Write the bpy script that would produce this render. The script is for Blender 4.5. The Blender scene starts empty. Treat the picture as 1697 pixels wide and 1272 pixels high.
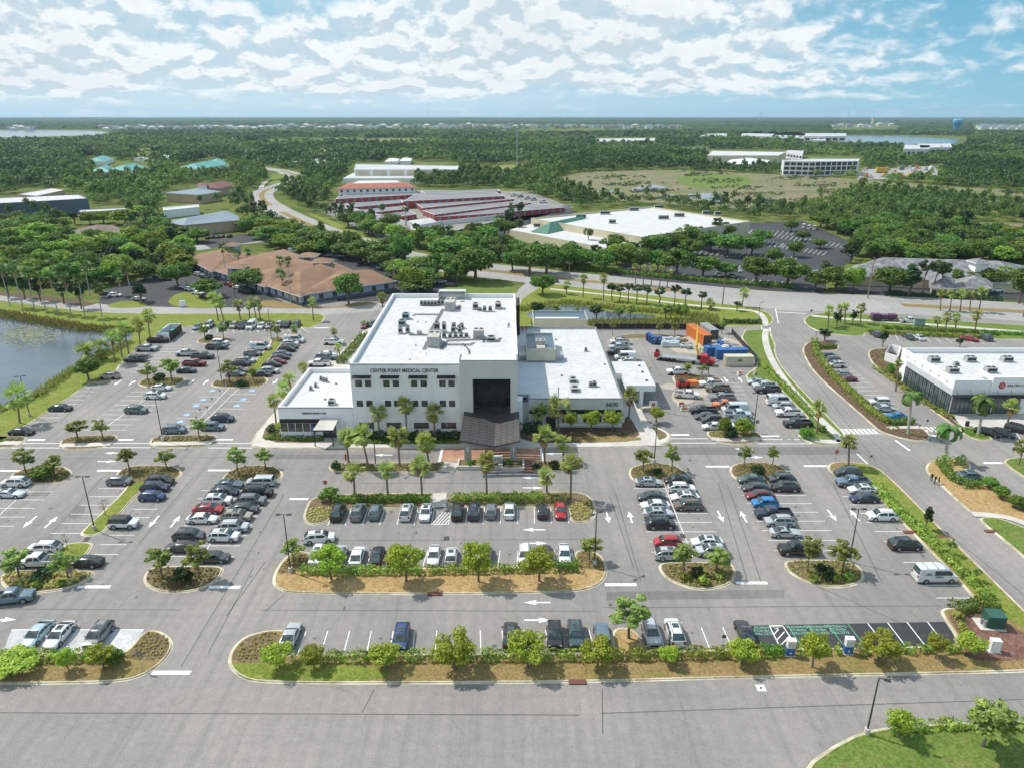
import bpy,bmesh,math,random
import numpy as np
from mathutils import Vector,Matrix
from mathutils.geometry import tessellate_polygon
R = math.radians
rng = random.Random(7)
nr = np.random.RandomState(11)
scene = bpy.context.scene
COL = scene.collection
# ---------------------------------------------------------------- survey: the drone stands 61 m up, looking down 20.3 degrees
FL,H,CX,CY,HZ = 1200.,61.,848.5,636.,191.
PIT = math.atan((CY - HZ) / FL)
SP,CP = math.sin(PIT),math.cos(PIT)
def G(px,py,z=0.):
 """survey point: ground position (at height z) seen at this place of the survey photo"""
 t = py - CY
 l = (H - z) / (FL * SP + t * CP)
 return Vector(((px - CX) * l,(FL * CP - t * SP) * l,z))
def ZQ(py,Y):
 t = py - CY
 return H - Y * (FL * SP + t * CP) / (FL * CP - t * SP)
def XQ(px,Y,z):
 return (px - CX) / FL * (Y * CP + (H - z) * SP)
def PX(X,Y,Z=0.):
 d = H - Z
 fw = Y * CP + d * SP
 return CX + FL * X / fw,CY + FL * (-Y * SP + d * CP) / fw
def inpoly(x,y,poly):
 c = False
 j = len(poly) - 1
 for i in range(len(poly)):
  xi,yi = poly[i]; xj,yj = poly[j]
  if (yi > y) != (yj > y) and x < (xj - xi) * (y - yi) / (yj - yi) + xi:
   c = not c
  j = i
 return c
# ---------------------------------------------------------------- colours and materials
def hx(s):
 s = s.lstrip('#')
 v = [int(s[i:i + 2],16) / 255 for i in (0,2,4)]
 return tuple((c / 12.92 if c <= .04045 else ((c + .055) / 1.055) ** 2.4) for c in v)
def _mk(name):
 m = bpy.data.materials.new(name); m.use_nodes = True
 nt = m.node_tree
 b = nt.nodes['Principled BSDF']
 return m,nt,b
def N(nt,t,**kw):
 n = nt.nodes.new(t)
 for k,v in kw.items():
  setattr(n,k,v)
 return n
def mixc(nt,fac,a,b,mode='MIX'):
 n = N(nt,'ShaderNodeMix',data_type='RGBA',blend_type=mode)
 L = nt.links
 for sock,v in ((n.inputs[0],fac),(n.inputs[6],a),(n.inputs[7],b)):
  if isinstance(v,(int,float)):
   sock.default_value = v
  elif isinstance(v,(tuple,list)):
   sock.default_value = (*v[:3],1)
  else:
   L.new(v,sock)
 return n.outputs[2]
def noise(nt,scale,detail=4,rough=.6,vec=None,lo=.35,hi=.65):
 if vec is None:
  tc = N(nt,'ShaderNodeNewGeometry'); vec = tc.outputs['Position']
 n = N(nt,'ShaderNodeTexNoise')
 n.inputs['Scale'].default_value = scale; n.inputs['Detail'].default_value = detail
 n.inputs['Roughness'].default_value = rough
 nt.links.new(vec,n.inputs['Vector'])
 r = N(nt,'ShaderNodeMapRange',clamp=True)
 r.inputs[1].default_value = lo; r.inputs[2].default_value = hi
 nt.links.new(n.outputs['Fac'],r.inputs[0])
 return r.outputs[0]
def stretch(nt,sx,sy,sz=1.):
 g = N(nt,'ShaderNodeNewGeometry')
 m = N(nt,'ShaderNodeMapping')
 m.inputs['Scale'].default_value = (sx,sy,sz)
 nt.links.new(g.outputs['Position'],m.inputs['Vector'])
 return m.outputs[0]
def bump(nt,b,fac,strength=.3,dist=.02):
 n = N(nt,'ShaderNodeBump')
 n.inputs['Strength'].default_value = strength; n.inputs['Distance'].default_value = dist
 nt.links.new(fac,n.inputs['Height']); nt.links.new(n.outputs[0],b.inputs['Normal'])
def mat(name,c,rough=.6,metal=0.,c2=None,scale=1.,c3=None,scale3=.1,bmp=0.,spec=.5,lo=.35,hi=.65,coat=0.):
 """a surface of one colour, mottled by up to two noises"""
 m,nt,b = _mk(name)
 b.inputs['Roughness'].default_value = rough; b.inputs['Metallic'].default_value = metal
 b.inputs['Specular IOR Level'].default_value = spec
 b.inputs['Coat Weight'].default_value = coat
 if c2 is None:
  c2 = tuple(v * .88 for v in c)
 f = noise(nt,scale,lo=lo,hi=hi)
 o = mixc(nt,f,c,c2)
 if c3 is not None:
  o = mixc(nt,noise(nt,scale3,lo=.42,hi=.62),o,c3)
 nt.links.new(o,b.inputs['Base Color'])
 if bmp:
  bump(nt,b,f,bmp)
 return m
LEAF_GAIN = 1.55
def streaked(m,k=.16):
 nt = m.node_tree; b = nt.nodes['Principled BSDF']; l = b.inputs['Base Color'].links[0].from_socket
 f = noise(nt,1.,5,.7,vec=stretch(nt,1.6,1.6,.09),lo=.48,hi=.75)
 nt.links.new(mixc(nt,mix01(nt,f,k),l,(.38,.37,.34)),b.inputs['Base Color'])
def foliage(name,dark,light,tint=None,trans=.34,scale=.35,patch=0.):
 """leaves: every leaf face gets its own tone, plus soft patches through the crown"""
 m,nt,b = _mk(name)
 dark,light,tint = [None if c is None else tuple(v * LEAF_GAIN for v in c) for c in (dark,light,tint)]
 g = N(nt,'ShaderNodeNewGeometry')
 o = mixc(nt,g.outputs['Random Per Island'],dark,light)
 oi = N(nt,'ShaderNodeObjectInfo')
 if tint is not None:
  o = mixc(nt,noise(nt,scale,3),o,tint)
 # every plant differs a little from the next
 hs = N(nt,'ShaderNodeHueSaturation')
 mr = N(nt,'ShaderNodeMapRange'); mr.inputs[3].default_value = .70; mr.inputs[4].default_value = 1.25
 mr2 = N(nt,'ShaderNodeMapRange'); mr2.inputs[3].default_value = .475; mr2.inputs[4].default_value = .525
 nt.links.new(oi.outputs['Random'],mr.inputs[0]); nt.links.new(oi.outputs['Random'],mr2.inputs[0])
 nt.links.new(mr.outputs[0],hs.inputs['Value']); nt.links.new(mr2.outputs[0],hs.inputs['Hue'])
 nt.links.new(o,hs.inputs['Color'])
 o = hs.outputs[0]
 if patch: o = mixc(nt,1.,o,mixc(nt,noise(nt,patch,4,.6,lo=.40,hi=.60),(.42,.47,.55),(1.08,1.05,1.)),'MULTIPLY')
 nt.links.new(o,b.inputs['Base Color'])
 b.inputs['Roughness'].default_value = .55; b.inputs['Specular IOR Level'].default_value = .25
 tr = N(nt,'ShaderNodeBsdfTranslucent'); nt.links.new(o,tr.inputs['Color'])
 ms = N(nt,'ShaderNodeMixShader'); ms.inputs[0].default_value = trans
 nt.links.new(b.outputs[0],ms.inputs[1]); nt.links.new(tr.outputs[0],ms.inputs[2])
 nt.links.new(ms.outputs[0],nt.nodes['Material Output'].inputs['Surface'])
 return m
def mix01(nt,f,k):
 n = N(nt,'ShaderNodeMath',operation='MULTIPLY'); nt.links.new(f,n.inputs[0]); n.inputs[1].default_value = k
 return n.outputs[0]
def asphalt(name,base,warm,dark):
 m,nt,b = _mk(name)
 big = noise(nt,.045,5,.55,lo=.38,hi=.64)
 o = mixc(nt,big,base,warm)
 # tyre polish and paving lanes, along and across the lot
 la = noise(nt,1.,3,.5,vec=stretch(nt,.95,.014),lo=.44,hi=.72)
 o = mixc(nt,mix01(nt,la,.50),o,dark)
 lb = noise(nt,1.,3,.5,vec=stretch(nt,.012,.6),lo=.52,hi=.78)
 o = mixc(nt,mix01(nt,lb,.22),o,dark)
 sp = noise(nt,9.,2,.7,lo=.3,hi=.7)
 o = mixc(nt,.30,o,mixc(nt,sp,(0.,0.,0.),(1.,1.,1.)),'OVERLAY')
 st = noise(nt,.30,7,.75,lo=.64,hi=.76)
 o = mixc(nt,mix01(nt,st,.55),o,tuple(v * .5 for v in base))
 md = noise(nt,.9,6,.75,lo=.35,hi=.65)
 o = mixc(nt,.12,o,mixc(nt,md,(.1,.1,.1),(.9,.9,.9)),'OVERLAY')
 vo = N(nt,'ShaderNodeTexVoronoi',feature='DISTANCE_TO_EDGE'); vo.inputs['Scale'].default_value = .055
 wv = N(nt,'ShaderNodeNewGeometry'); wn = N(nt,'ShaderNodeTexNoise'); wn.inputs['Scale'].default_value = .35; wn.inputs['Detail'].default_value = 4
 va = N(nt,'ShaderNodeVectorMath',operation='MULTIPLY_ADD'); nt.links.new(wn.outputs['Color'],va.inputs[0]); va.inputs[1].default_value = (5,5,0); nt.links.new(wv.outputs['Position'],va.inputs[2]); nt.links.new(wv.outputs['Position'],wn.inputs['Vector'])
 nt.links.new(va.outputs[0],vo.inputs['Vector'])
 ck = N(nt,'ShaderNodeMapRange',clamp=True); nt.links.new(vo.outputs['Distance'],ck.inputs[0]); ck.inputs[1].default_value = .0; ck.inputs[2].default_value = .0045; ck.inputs[3].default_value = .22; ck.inputs[4].default_value = 0.
 o = mixc(nt,ck.outputs[0],o,tuple(v * .45 for v in base))
 nt.links.new(o,b.inputs['Base Color'])
 b.inputs['Roughness'].default_value = .85; b.inputs['Specular IOR Level'].default_value = .3
 bump(nt,b,sp,.25,.01)
 return m
def lawn(name,c,c2,c3,s1=.25,s2=2.5,bmp=.6):
 m,nt,b = _mk(name)
 o = mixc(nt,noise(nt,s1,5,.65,lo=.36,hi=.64),c,c2)
 o = mixc(nt,noise(nt,s1 * 3.1,5,.7,lo=.52,hi=.72),o,c3)
 f = noise(nt,s2,4,.75,lo=.3,hi=.7)
 o = mixc(nt,.55,o,mixc(nt,f,(.12,.12,.12),(.9,.9,.9)),'OVERLAY')
 nt.links.new(o,b.inputs['Base Color'])
 b.inputs['Roughness'].default_value = .9; b.inputs['Specular IOR Level'].default_value = .15
 bump(nt,b,f,bmp,.08)
 return m
def paint(name,c,wear=.5):
 m,nt,b = _mk(name)
 f = noise(nt,3.,5,.75,lo=.60 - wear * .1,hi=.78)
 nt.links.new(mixc(nt,f,c,(.22,.22,.215)),b.inputs['Base Color'])
 b.inputs['Roughness'].default_value = .7
 return m
M = {}
M['asphalt'] = asphalt('asphalt',(.225,.214,.200),(.285,.264,.240),(.165,.160,.156))
M['asphalt_dark'] = asphalt('asphalt_dark',(.045,.048,.052),(.06,.062,.065),(.035,.036,.04))
M['road_far'] = asphalt('road_concrete',(.30,.29,.272),(.36,.345,.32),(.25,.245,.24))
M['white_line'] = paint('white_line',(.80,.80,.79))
M['green_line'] = paint('green_line',(.07,.32,.17),.3)
M['green_text'] = paint('green_text',(.22,.50,.36),.3)
M['blue_line'] = paint('blue_line',(.16,.33,.56),.7)
M['kerb'] = mat('kerb_concrete',hx('#bdb49a'),.85,c2=hx('#958c78'),scale=.9,c3=hx('#cdc5ae'),scale3=.2)
M['concrete'] = mat('concrete',(.50,.47,.42),.85,c2=(.42,.40,.36),scale=.7,c3=(.56,.53,.48),scale3=.15)
M['paver_grey'] = mat('paver_grey',(.42,.43,.43),.85,c2=(.60,.61,.61),scale=2.2,c3=(.36,.36,.36),scale3=.3)
M['lawn'] = lawn('lawn',(.135,.19,.028),(.20,.225,.042),(.25,.23,.075))
M['lawn_rich'] = lawn('lawn_rich',(.10,.165,.028),(.14,.19,.04),(.19,.18,.065))
M['verge'] = lawn('verge_grass',(.23,.18,.065),(.28,.185,.09),(.15,.165,.04),s1=.16,s2=3.)
M['dry'] = lawn('dry_grass',(.36,.24,.105),(.42,.29,.14),(.22,.17,.06),s1=.3,s2=3.)
M['mulch'] = lawn('mulch',(.10,.062,.040),(.15,.10,.07),(.22,.16,.11),s1=.6,s2=4.)
M['mulch_red'] = lawn('mulch_red',(.15,.075,.055),(.21,.115,.09),(.30,.20,.16),s1=.8,s2=4.)
M['bed'] = lawn('planting_bed',(.15,.11,.065),(.20,.155,.085),(.14,.15,.05),s1=.8,s2=4.)
M['white_wall'] = mat('white_stucco',(.84,.845,.83),.8,c2=(.77,.775,.765),scale=.3,c3=(.80,.80,.785),scale3=.9)
streaked(M['white_wall'])
M['white_wall2'] = mat('white_panel',(.80,.81,.81),.7,c2=(.76,.77,.78),scale=.4)
M['roof_white'] = mat('white_membrane',(.57,.57,.565),.75,c2=(.50,.50,.50),scale=.16,c3=(.47,.47,.47),scale3=.9,lo=.42,hi=.7)
M['roof_grey'] = mat('grey_membrane',(.52,.55,.57),.75,c2=(.46,.49,.51),scale=.3)
M['beige_wall'] = mat('greige_stucco',(.60,.59,.555),.8,c2=(.55,.545,.52),scale=.3)
M['sage_wall'] = mat('sage_panel',(.50,.53,.50),.75,c2=(.45,.48,.46),scale=.4)
M['coping'] = mat('coping_metal',(.20,.23,.24),.45,metal=.4)
M['dark_metal'] = mat('dark_bronze',(.016,.015,.017),.5,metal=.3,c2=(.026,.024,.024),scale=2.)
M['slat'] = mat('slat_metal',(.050,.046,.044),.55,c2=(.036,.033,.032),scale=.5)
M['slat_lit_edge'] = mat('slat_lit_edge',(.15,.14,.13),.5)  # lighter tone paints the light caught by each slat's top edge
M['black'] = mat('black_plastic',(.018,.018,.019),.5)
M['rubber'] = mat('rubber',(.022,.022,.023),.8)
M['steel'] = mat('galvanised',(.45,.46,.46),.5,metal=.6,c2=(.36,.37,.37),scale=1.5)
M['unit'] = mat('unit_beige',(.50,.48,.43),.6,c2=(.42,.40,.36),scale=1.3,c3=(.36,.34,.3),scale3=.6)
M['unit_grey'] = mat('unit_grey',(.38,.40,.40),.6,c2=(.28,.30,.30),scale=1.8)
M['unit_green'] = mat('unit_green',(.25,.36,.34),.6,c2=(.20,.30,.29),scale=1.8)
M['blue_metal'] = mat('blue_seam_metal',(.14,.20,.25),.45,metal=.35,c2=(.11,.165,.21),scale=.8)
M['brick'] = mat('brick_paver',(.38,.20,.13),.8,c2=(.30,.15,.10),scale=2.5,c3=(.44,.26,.17),scale3=.4)
M['brick_dark'] = mat('brick_dark',(.20,.09,.06),.8,c2=(.26,.12,.08),scale=2.5)
M['stone'] = mat('column_stone',(.40,.40,.37),.8,c2=(.34,.34,.32),scale=2.)
M['bark'] = mat('bark',(.115,.09,.07),.9,c2=(.17,.14,.11),scale=3.,bmp=.4)
M['bark_palm'] = mat('bark_palm',(.16,.125,.095),.9,c2=(.25,.20,.15),scale=5.,bmp=.4)
M['bark_royal'] = mat('bark_royal',(.46,.44,.40),.85,c2=(.36,.35,.32),scale=2.)
M['wood'] = mat('bare_wood',(.26,.19,.12),.8,c2=(.19,.14,.09),scale=2.)
M['red'] = mat('red_enamel',(.42,.02,.025),.5,c2=(.34,.02,.02),scale=2.)
M['sign_back'] = mat('sign_back',(.20,.17,.15),.6)
M['white'] = mat('white_enamel',(.80,.80,.80),.45)
M['yellow'] = mat('yellow_enamel',(.62,.38,.04),.5,c2=(.52,.31,.04),scale=2.)
M['orange'] = mat('orange_enamel',(.62,.20,.04),.6,c2=(.50,.15,.04),scale=.7)
M['blue'] = mat('blue_enamel',(.03,.14,.38),.5,c2=(.026,.11,.31),scale=1.)
M['navy'] = mat('navy_plastic',(.02,.04,.16),.5)
M['cream'] = mat('cream_steel',(.56,.53,.40),.6,c2=(.48,.45,.34),scale=.8)
M['box_green'] = mat('box_green',(.025,.085,.06),.5,c2=(.03,.10,.075),scale=1.)
M['wrap'] = mat('wrapped_pallet',(.42,.50,.53),.4,c2=(.60,.66,.68),scale=1.5)
M['frost'] = mat('sandy_dirt',(.44,.39,.31),.9,c2=(.34,.30,.24),scale=.7)
M['pad_grey'] = mat('pad_grey',(.10,.105,.11),.7,c2=(.14,.145,.15),scale=1.5)
M['copper'] = mat('drain_iron',(.05,.048,.046),.7)
M['rust'] = mat('rust_iron',(.16,.06,.045),.8)
M['text_dark'] = mat('dark_letters',(.025,.027,.03),.5)
M['lamp_head'] = mat('lamp_head',(.035,.033,.032),.5)
M['skin'] = mat('skin',(.42,.25,.17),.6)
def glass_mat(name,c,rough=.08,c2=None,scale=.6):
 m,nt,b = _mk(name)
 f = noise(nt,scale,3,.5,lo=.4,hi=.6)
 nt.links.new(mixc(nt,f,c,c2 or tuple(v * .6 for v in c)),b.inputs['Base Color'])
 b.inputs['Roughness'].default_value = rough; b.inputs['Specular IOR Level'].default_value = .8
 return m
M['glass'] = glass_mat('window_glass',(.028,.034,.036),.06,(.05,.058,.05))
M['glass_reflect_tint'] = glass_mat('window_glass_reflect_tint',(.085,.09,.07),.06,(.03,.036,.03),1.1)  # reflected ground and trees are mixed into the pane colour
M['car_glass'] = glass_mat('car_glass',(.022,.034,.036),.04,(.055,.085,.085),1.5)
M['lens'] = glass_mat('lamp_lens',(.55,.56,.56),.1)
M['tail'] = glass_mat('tail_lens',(.22,.012,.012),.15)
def water_mat():
 m,nt,b = _mk('water')
 f = noise(nt,.06,3,.5,lo=.4,hi=.62)
 nt.links.new(mixc(nt,f,(.060,.085,.105),(.085,.11,.135)),b.inputs['Base Color'])
 b.inputs['Roughness'].default_value = .12; b.inputs['Specular IOR Level'].default_value = .5
 w = noise(nt,1.2,4,.65,vec=stretch(nt,.7,1.5),lo=.2,hi=.8)
 bump(nt,b,w,.25,.05)
 return m
M['water'] = water_mat()
def car_paint():
 m,nt,b = _mk('car_paint')
 oi = N(nt,'ShaderNodeObjectInfo')
 d = noise(nt,.9,4,.6,lo=.35,hi=.8)
 g = mixc(nt,.10,oi.outputs['Color'],mixc(nt,d,(.0,.0,.0),(.35,.33,.30)))
 nt.links.new(g,b.inputs['Base Color'])
 b.inputs['Roughness'].default_value = .30; b.inputs['Metallic'].default_value = .12
 b.inputs['Coat Weight'].default_value = .6; b.inputs['Coat Roughness'].default_value = .06
 return m
M['paint'] = car_paint()
# foliage families
M['leaf_bright'] = foliage('leaf_bright',(.13,.19,.018),(.36,.40,.055),(.20,.26,.03))
M['leaf_young'] = foliage('leaf_young',(.10,.15,.028),(.30,.35,.09),(.16,.21,.055))
M['leaf_oak'] = foliage('leaf_oak',(.030,.070,.014),(.145,.22,.038),(.075,.14,.024))
M['leaf_lime'] = foliage('leaf_lime',(.075,.14,.014),(.24,.31,.04),(.15,.22,.03))
M['leaf_dark'] = foliage('leaf_dark',(.018,.042,.014),(.05,.09,.028),(.03,.065,.02))
M['leaf_pine'] = foliage('leaf_pine',(.035,.065,.022),(.095,.13,.045),(.06,.095,.035))
M['leaf_hedge'] = foliage('leaf_hedge',(.15,.20,.025),(.38,.42,.085),(.10,.17,.03),scale=.8)
M['leaf_hedge2'] = foliage('leaf_hedge_deep',(.05,.11,.015),(.17,.25,.035),(.09,.17,.022),scale=.8)
M['leaf_cover'] = foliage('leaf_cover',(.16,.16,.04),(.38,.37,.12),(.20,.18,.06),scale=1.2)
M['leaf_cover2'] = foliage('leaf_cover_gold',(.30,.27,.08),(.56,.50,.20),(.36,.33,.11),scale=1.2)
M['leaf_palm'] = foliage('leaf_palm',(.11,.15,.03),(.36,.40,.11),(.20,.25,.06),scale=1.5)
M['leaf_royal'] = foliage('leaf_royal',(.03,.075,.016),(.10,.16,.035),trans=.2)
M['leaf_dead'] = foliage('leaf_dead',(.20,.13,.055),(.34,.235,.11))
M['reed'] = foliage('reed',(.13,.13,.035),(.27,.25,.08),(.16,.18,.045))
M['forest'] = foliage('forest_leaf',(.020,.046,.013),(.075,.118,.030),(.125,.160,.032),scale=.010,patch=.0042)
M['lily'] = foliage('lily',(.10,.12,.06),(.26,.28,.20))
# ---------------------------------------------------------------- mesh builder and tagging
class MB:
 def __init__(s):
  s.v,s.f,s.m,s.mats = [],[],[],[]
 def mi(s,m):
  if m not in s.mats: s.mats.append(m)
  return s.mats.index(m)
 def add(s,vs,fs,m=None):
  o = len(s.v); i = s.mi(m) if m else 0
  s.v += [tuple(p) for p in vs]
  for f in fs:
   s.f.append(tuple(o + k for k in f)); s.m.append(i)
  return s
 def box(s,c,d,m=None,rot=0.,tilt=None):
  hx_,hy,hz = d[0] / 2,d[1] / 2,d[2] / 2
  mt = Matrix.Rotation(rot,4,'Z')
  if tilt is not None: mt = mt @ tilt
  vs = [mt @ Vector((x,y,z)) + Vector(c) for z in (-hz,hz) for x,y in ((-hx_,-hy),(hx_,-hy),(hx_,hy),(-hx_,hy))]
  return s.add(vs,[(3,2,1,0),(4,5,6,7),(0,1,5,4),(1,2,6,5),(2,3,7,6),(3,0,4,7)],m)
 def bx(s,x0,x1,y0,y1,z0,z1,m=None):
  return s.box(((x0 + x1) / 2,(y0 + y1) / 2,(z0 + z1) / 2),(x1 - x0,y1 - y0,z1 - z0),m)
 def prism(s,poly,z0,z1,m=None,mtop=None,bottom=False):
  poly = ccw([(p[0],p[1]) for p in poly]); n = len(poly)
  s.add([(x,y,z0) for x,y in poly] + [(x,y,z1) for x,y in poly],[(i,(i + 1) % n,n + (i + 1) % n,n + i) for i in range(n)],m)
  s.sheet(poly,z1,mtop or m)
  if bottom:
   s.add([(x,y,z0) for x,y in reversed(poly)],[tuple(range(n))],m)
  return s
 def sheet(s,poly,z,m=None):
  poly = ccw([(p[0],p[1]) for p in poly])
  if len(poly) > 4:
   tr = tessellate_polygon([[Vector((x,y,0)) for x,y in poly]])
   fs = []
   for a,b,c in tr:
    (x1,y1),(x2,y2),(x3,y3) = poly[a],poly[b],poly[c]
    fs.append((a,b,c) if (x2 - x1) * (y3 - y1) - (x3 - x1) * (y2 - y1) > 0 else (a,c,b))
  else:
   fs = [tuple(range(len(poly)))]
  return s.add([(x,y,z) for x,y in poly],fs,m)
 def tube(s,pts,rad,m=None,n=6,cap=True):
  pts = [Vector(p) for p in pts]; rings = []
  if not hasattr(rad,'__len__'): rad = [rad] * len(pts)
  for i,p in enumerate(pts):
   d = (pts[min(i + 1,len(pts) - 1)] - pts[max(i - 1,0)]).normalized()
   a = d.orthogonal().normalized() if abs(d.z) < .95 else Vector((1,0,0))
   a = (a - d * a.dot(d)).normalized(); b = d.cross(a)
   rings.append([p + (a * math.cos(t) + b * math.sin(t)) * rad[i] for t in (2 * math.pi * k / n for k in range(n))])
  return s.loft(rings,m,cap)
 def loft(s,rings,m=None,cap=True):
  n = len(rings[0]); vs = [p for r in rings for p in r]; fs = []
  for i in range(len(rings) - 1):
   for k in range(n):
    fs.append((i * n + k,i * n + (k + 1) % n,(i + 1) * n + (k + 1) % n,(i + 1) * n + k))
  if cap:
   fs.append(tuple(reversed(range(n)))); fs.append(tuple((len(rings) - 1) * n + k for k in range(n)))
  return s.add(vs,fs,m)
 def cyl(s,c,r,h,m=None,n=12,axis='Z',r2=None):
  c = Vector(c); d = {'X': Vector((1,0,0)),'Y': Vector((0,1,0)),'Z': Vector((0,0,1))}[axis]
  return s.tube([c,c + d * h],[r,r if r2 is None else r2],m,n)
 def build(s,name,m=None,parent=None,smooth=False,loc=None):
  me = bpy.data.meshes.new(name); me.from_pydata(s.v,[],s.f)
  for k in (s.mats or [m or 'white']):
   me.materials.append(M[k] if isinstance(k,str) else k)
  if s.mats and len(s.mats) > 1:
   me.polygons.foreach_set('material_index',s.m)
  if smooth:
   me.polygons.foreach_set('use_smooth',[True] * len(s.f)); me.set_sharp_from_angle(angle=R(38))
  o = bpy.data.objects.new(name,me); COL.objects.link(o)
  if parent: o.parent = parent
  if loc is not None: o.location = loc
  return o
def ccw(p):
 a = sum(p[i][0] * p[(i + 1) % len(p)][1] - p[(i + 1) % len(p)][0] * p[i][1] for i in range(len(p)))
 return list(p) if a > 0 else list(reversed(p))
def tag(o,label=None,cat=None,group=None,kind=None):
 if label: o['label'] = label
 if cat: o['category'] = cat
 if group: o['group'] = group
 if kind: o['kind'] = kind
 return o
def empty(name,loc=(0,0,0),rz=0.,label=None,cat=None,group=None,scale=1.):
 o = bpy.data.objects.new(name,None); COL.objects.link(o)
 o.empty_display_size = .3
 o.location = loc; o.rotation_euler = (0,0,rz)
 o.scale = (scale,) * 3 if not hasattr(scale,'__len__') else scale
 return tag(o,label,cat,group)
def link_mesh(name,me,parent=None,loc=None):
 o = bpy.data.objects.new(name,me); COL.objects.link(o)
 if parent: o.parent = parent
 if loc is not None: o.location = loc
 return o
def copy_tree(o,parent=None):
 c = o.copy(); COL.objects.link(c); c.parent = parent
 for ch in KIDS.get(o.name,[]):
  cc = copy_tree(ch,c)
 return c
KIDS = {}
def kids(o):
 """note a finished model's parts so that it can be copied"""
 for x in [o] + list(o.children_recursive):
  KIDS[x.name] = list(x.children)
 return o
def structure(o,label=None):
 return tag(o,label,kind='structure')
def quads(name,C,U,V,mats,parent=None,mi=None,obj=True):
 """many separate little faces: centres C, half-axes U and V (n x 3)"""
 n = len(C)
 vs = np.empty((n,4,3),np.float32)
 vs[:,0] = C - U - V; vs[:,1] = C + U - V; vs[:,2] = C + U + V; vs[:,3] = C - U + V
 me = bpy.data.meshes.new(name)
 me.vertices.add(n * 4); me.vertices.foreach_set('co',vs.ravel())
 me.loops.add(n * 4); me.loops.foreach_set('vertex_index',np.arange(n * 4,dtype=np.int32))
 me.polygons.add(n); me.polygons.foreach_set('loop_start',np.arange(0,n * 4,4,dtype=np.int32))
 for k in ([mats] if isinstance(mats,str) else mats):
  me.materials.append(M[k])
 if mi is not None:
  me.polygons.foreach_set('material_index',np.asarray(mi,np.int32))
 me.update(calc_edges=True)
 if not obj: return me
 return link_mesh(name,me,parent)
def unit(a):
 return a / np.maximum(np.linalg.norm(a,axis=1,keepdims=True),1e-6)
def leaf_axes(nrm,size,rs,asp=.6):
 n = len(nrm)
 t = unit(np.cross(nrm,rs.normal(size=(n,3))))
 b = np.cross(nrm,t)
 s = size if hasattr(size,'__len__') else np.full(n,size)
 s = (s * rs.uniform(.65,1.25,n))[:,None]
 return t * s * .5,b * s * .5 * asp
def chaikin(p,it=2):
 for _ in range(it):
  q = []
  for i in range(len(p)):
   a,b = p[i],p[(i + 1) % len(p)]
   q.append((a[0] * .75 + b[0] * .25,a[1] * .75 + b[1] * .25)); q.append((a[0] * .25 + b[0] * .75,a[1] * .25 + b[1] * .75))
  p = q
 return p
def offset(p,d):
 """move a counter-clockwise outline inwards by d"""
 n = len(p); out = []
 for i in range(n):
  a,b,c = p[i - 1],p[i],p[(i + 1) % n]
  e1 = Vector((b[0] - a[0],b[1] - a[1])); e2 = Vector((c[0] - b[0],c[1] - b[1]))
  if e1.length < 1e-6 or e2.length < 1e-6: out.append(b); continue
  e1.normalize(); e2.normalize()
  n1 = Vector((-e1.y,e1.x)); n2 = Vector((-e2.y,e2.x))
  k = n1 + n2
  k = k / max(k.length_squared / 2,.5)
  out.append((b[0] + k.x * d,b[1] + k.y * d))
 return out
def W2(poly,z=0.):
 return [tuple(G(x,y,z)[:2]) for x,y in poly]
ORD = ['first','second','third','fourth','fifth','sixth','seventh','eighth','ninth','tenth','eleventh','twelfth','thirteenth','fourteenth','fifteenth',
       'sixteenth','seventeenth','eighteenth','nineteenth','twentieth']
def nth(i,n,end):
 """the i-th of n counted from one end"""
 return f'{ORD[i]} from {end}'
# ---------------------------------------------------------------- ground, lots and roads
def ground_mat():
 m,nt,b = _mk('scrub')
 o = mixc(nt,noise(nt,.012,6,.65,lo=.40,hi=.60),(.085,.12,.028),(.165,.19,.048))
 o = mixc(nt,noise(nt,.045,5,.7,lo=.52,hi=.70),o,(.24,.21,.09))
 o = mixc(nt,noise(nt,.3,5,.75,lo=.40,hi=.75),o,(.05,.085,.022))
 nt.links.new(o,b.inputs['Base Color']); b.inputs['Roughness'].default_value = .95
 b.inputs['Specular IOR Level'].default_value = .05
 return m
M['scrub'] = ground_mat()
SH = {}
def sheet(name,poly,m,z,label,smooth=0,px=True):
 p = W2(poly) if px else poly
 if smooth: p = chaikin(p,smooth)
 o = MB().sheet(p,z,m).build(name)
 return structure(o,label)
_g = MB(); r0 = 20000.
_g.sheet([(r0 * math.cos(2 * math.pi * k / 64),r0 * math.sin(2 * math.pi * k / 64)) for k in range(64)],-.10,'scrub')
structure(_g.build('ground'),'flat scrubby green plain reaching the horizon')
sheet('parking_lot',[(-112,38),(172,38),(172,252),(-112,252)],'asphalt',0.,'grey weathered asphalt car park and lanes around the medical centre',px=False)
LAND = []      # outlines in photo pixels, used to keep far trees off
def island(name,poly,m,label,h=.13,smooth=2,kerb=True,gutter=.24):
 p = ccw(W2(poly))
 if smooth: p = chaikin(p,smooth)
 q = offset(p,.17); q2 = offset(p,-gutter)
 o = MB().sheet(q,h - .015,m).build(name)
 structure(o,label)
 if kerb:
  k = MB(); n = len(p)
  rings = [[(x,y,.012) for x,y in q2],[(x,y,.02) for x,y in p],[(x,y,h) for x,y in p],[(x,y,h) for x,y in q],[(x,y,h - .02) for x,y in q]]
  vs = [v for r in rings for v in r]; fs = []
  for i in range(4):
   for j in range(n):
    fs.append((i * n + j,i * n + (j + 1) % n,(i + 1) * n + (j + 1) % n,(i + 1) * n + j))
  k.add(vs,fs,'kerb').build('kerb',parent=o)
 return o,p
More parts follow.
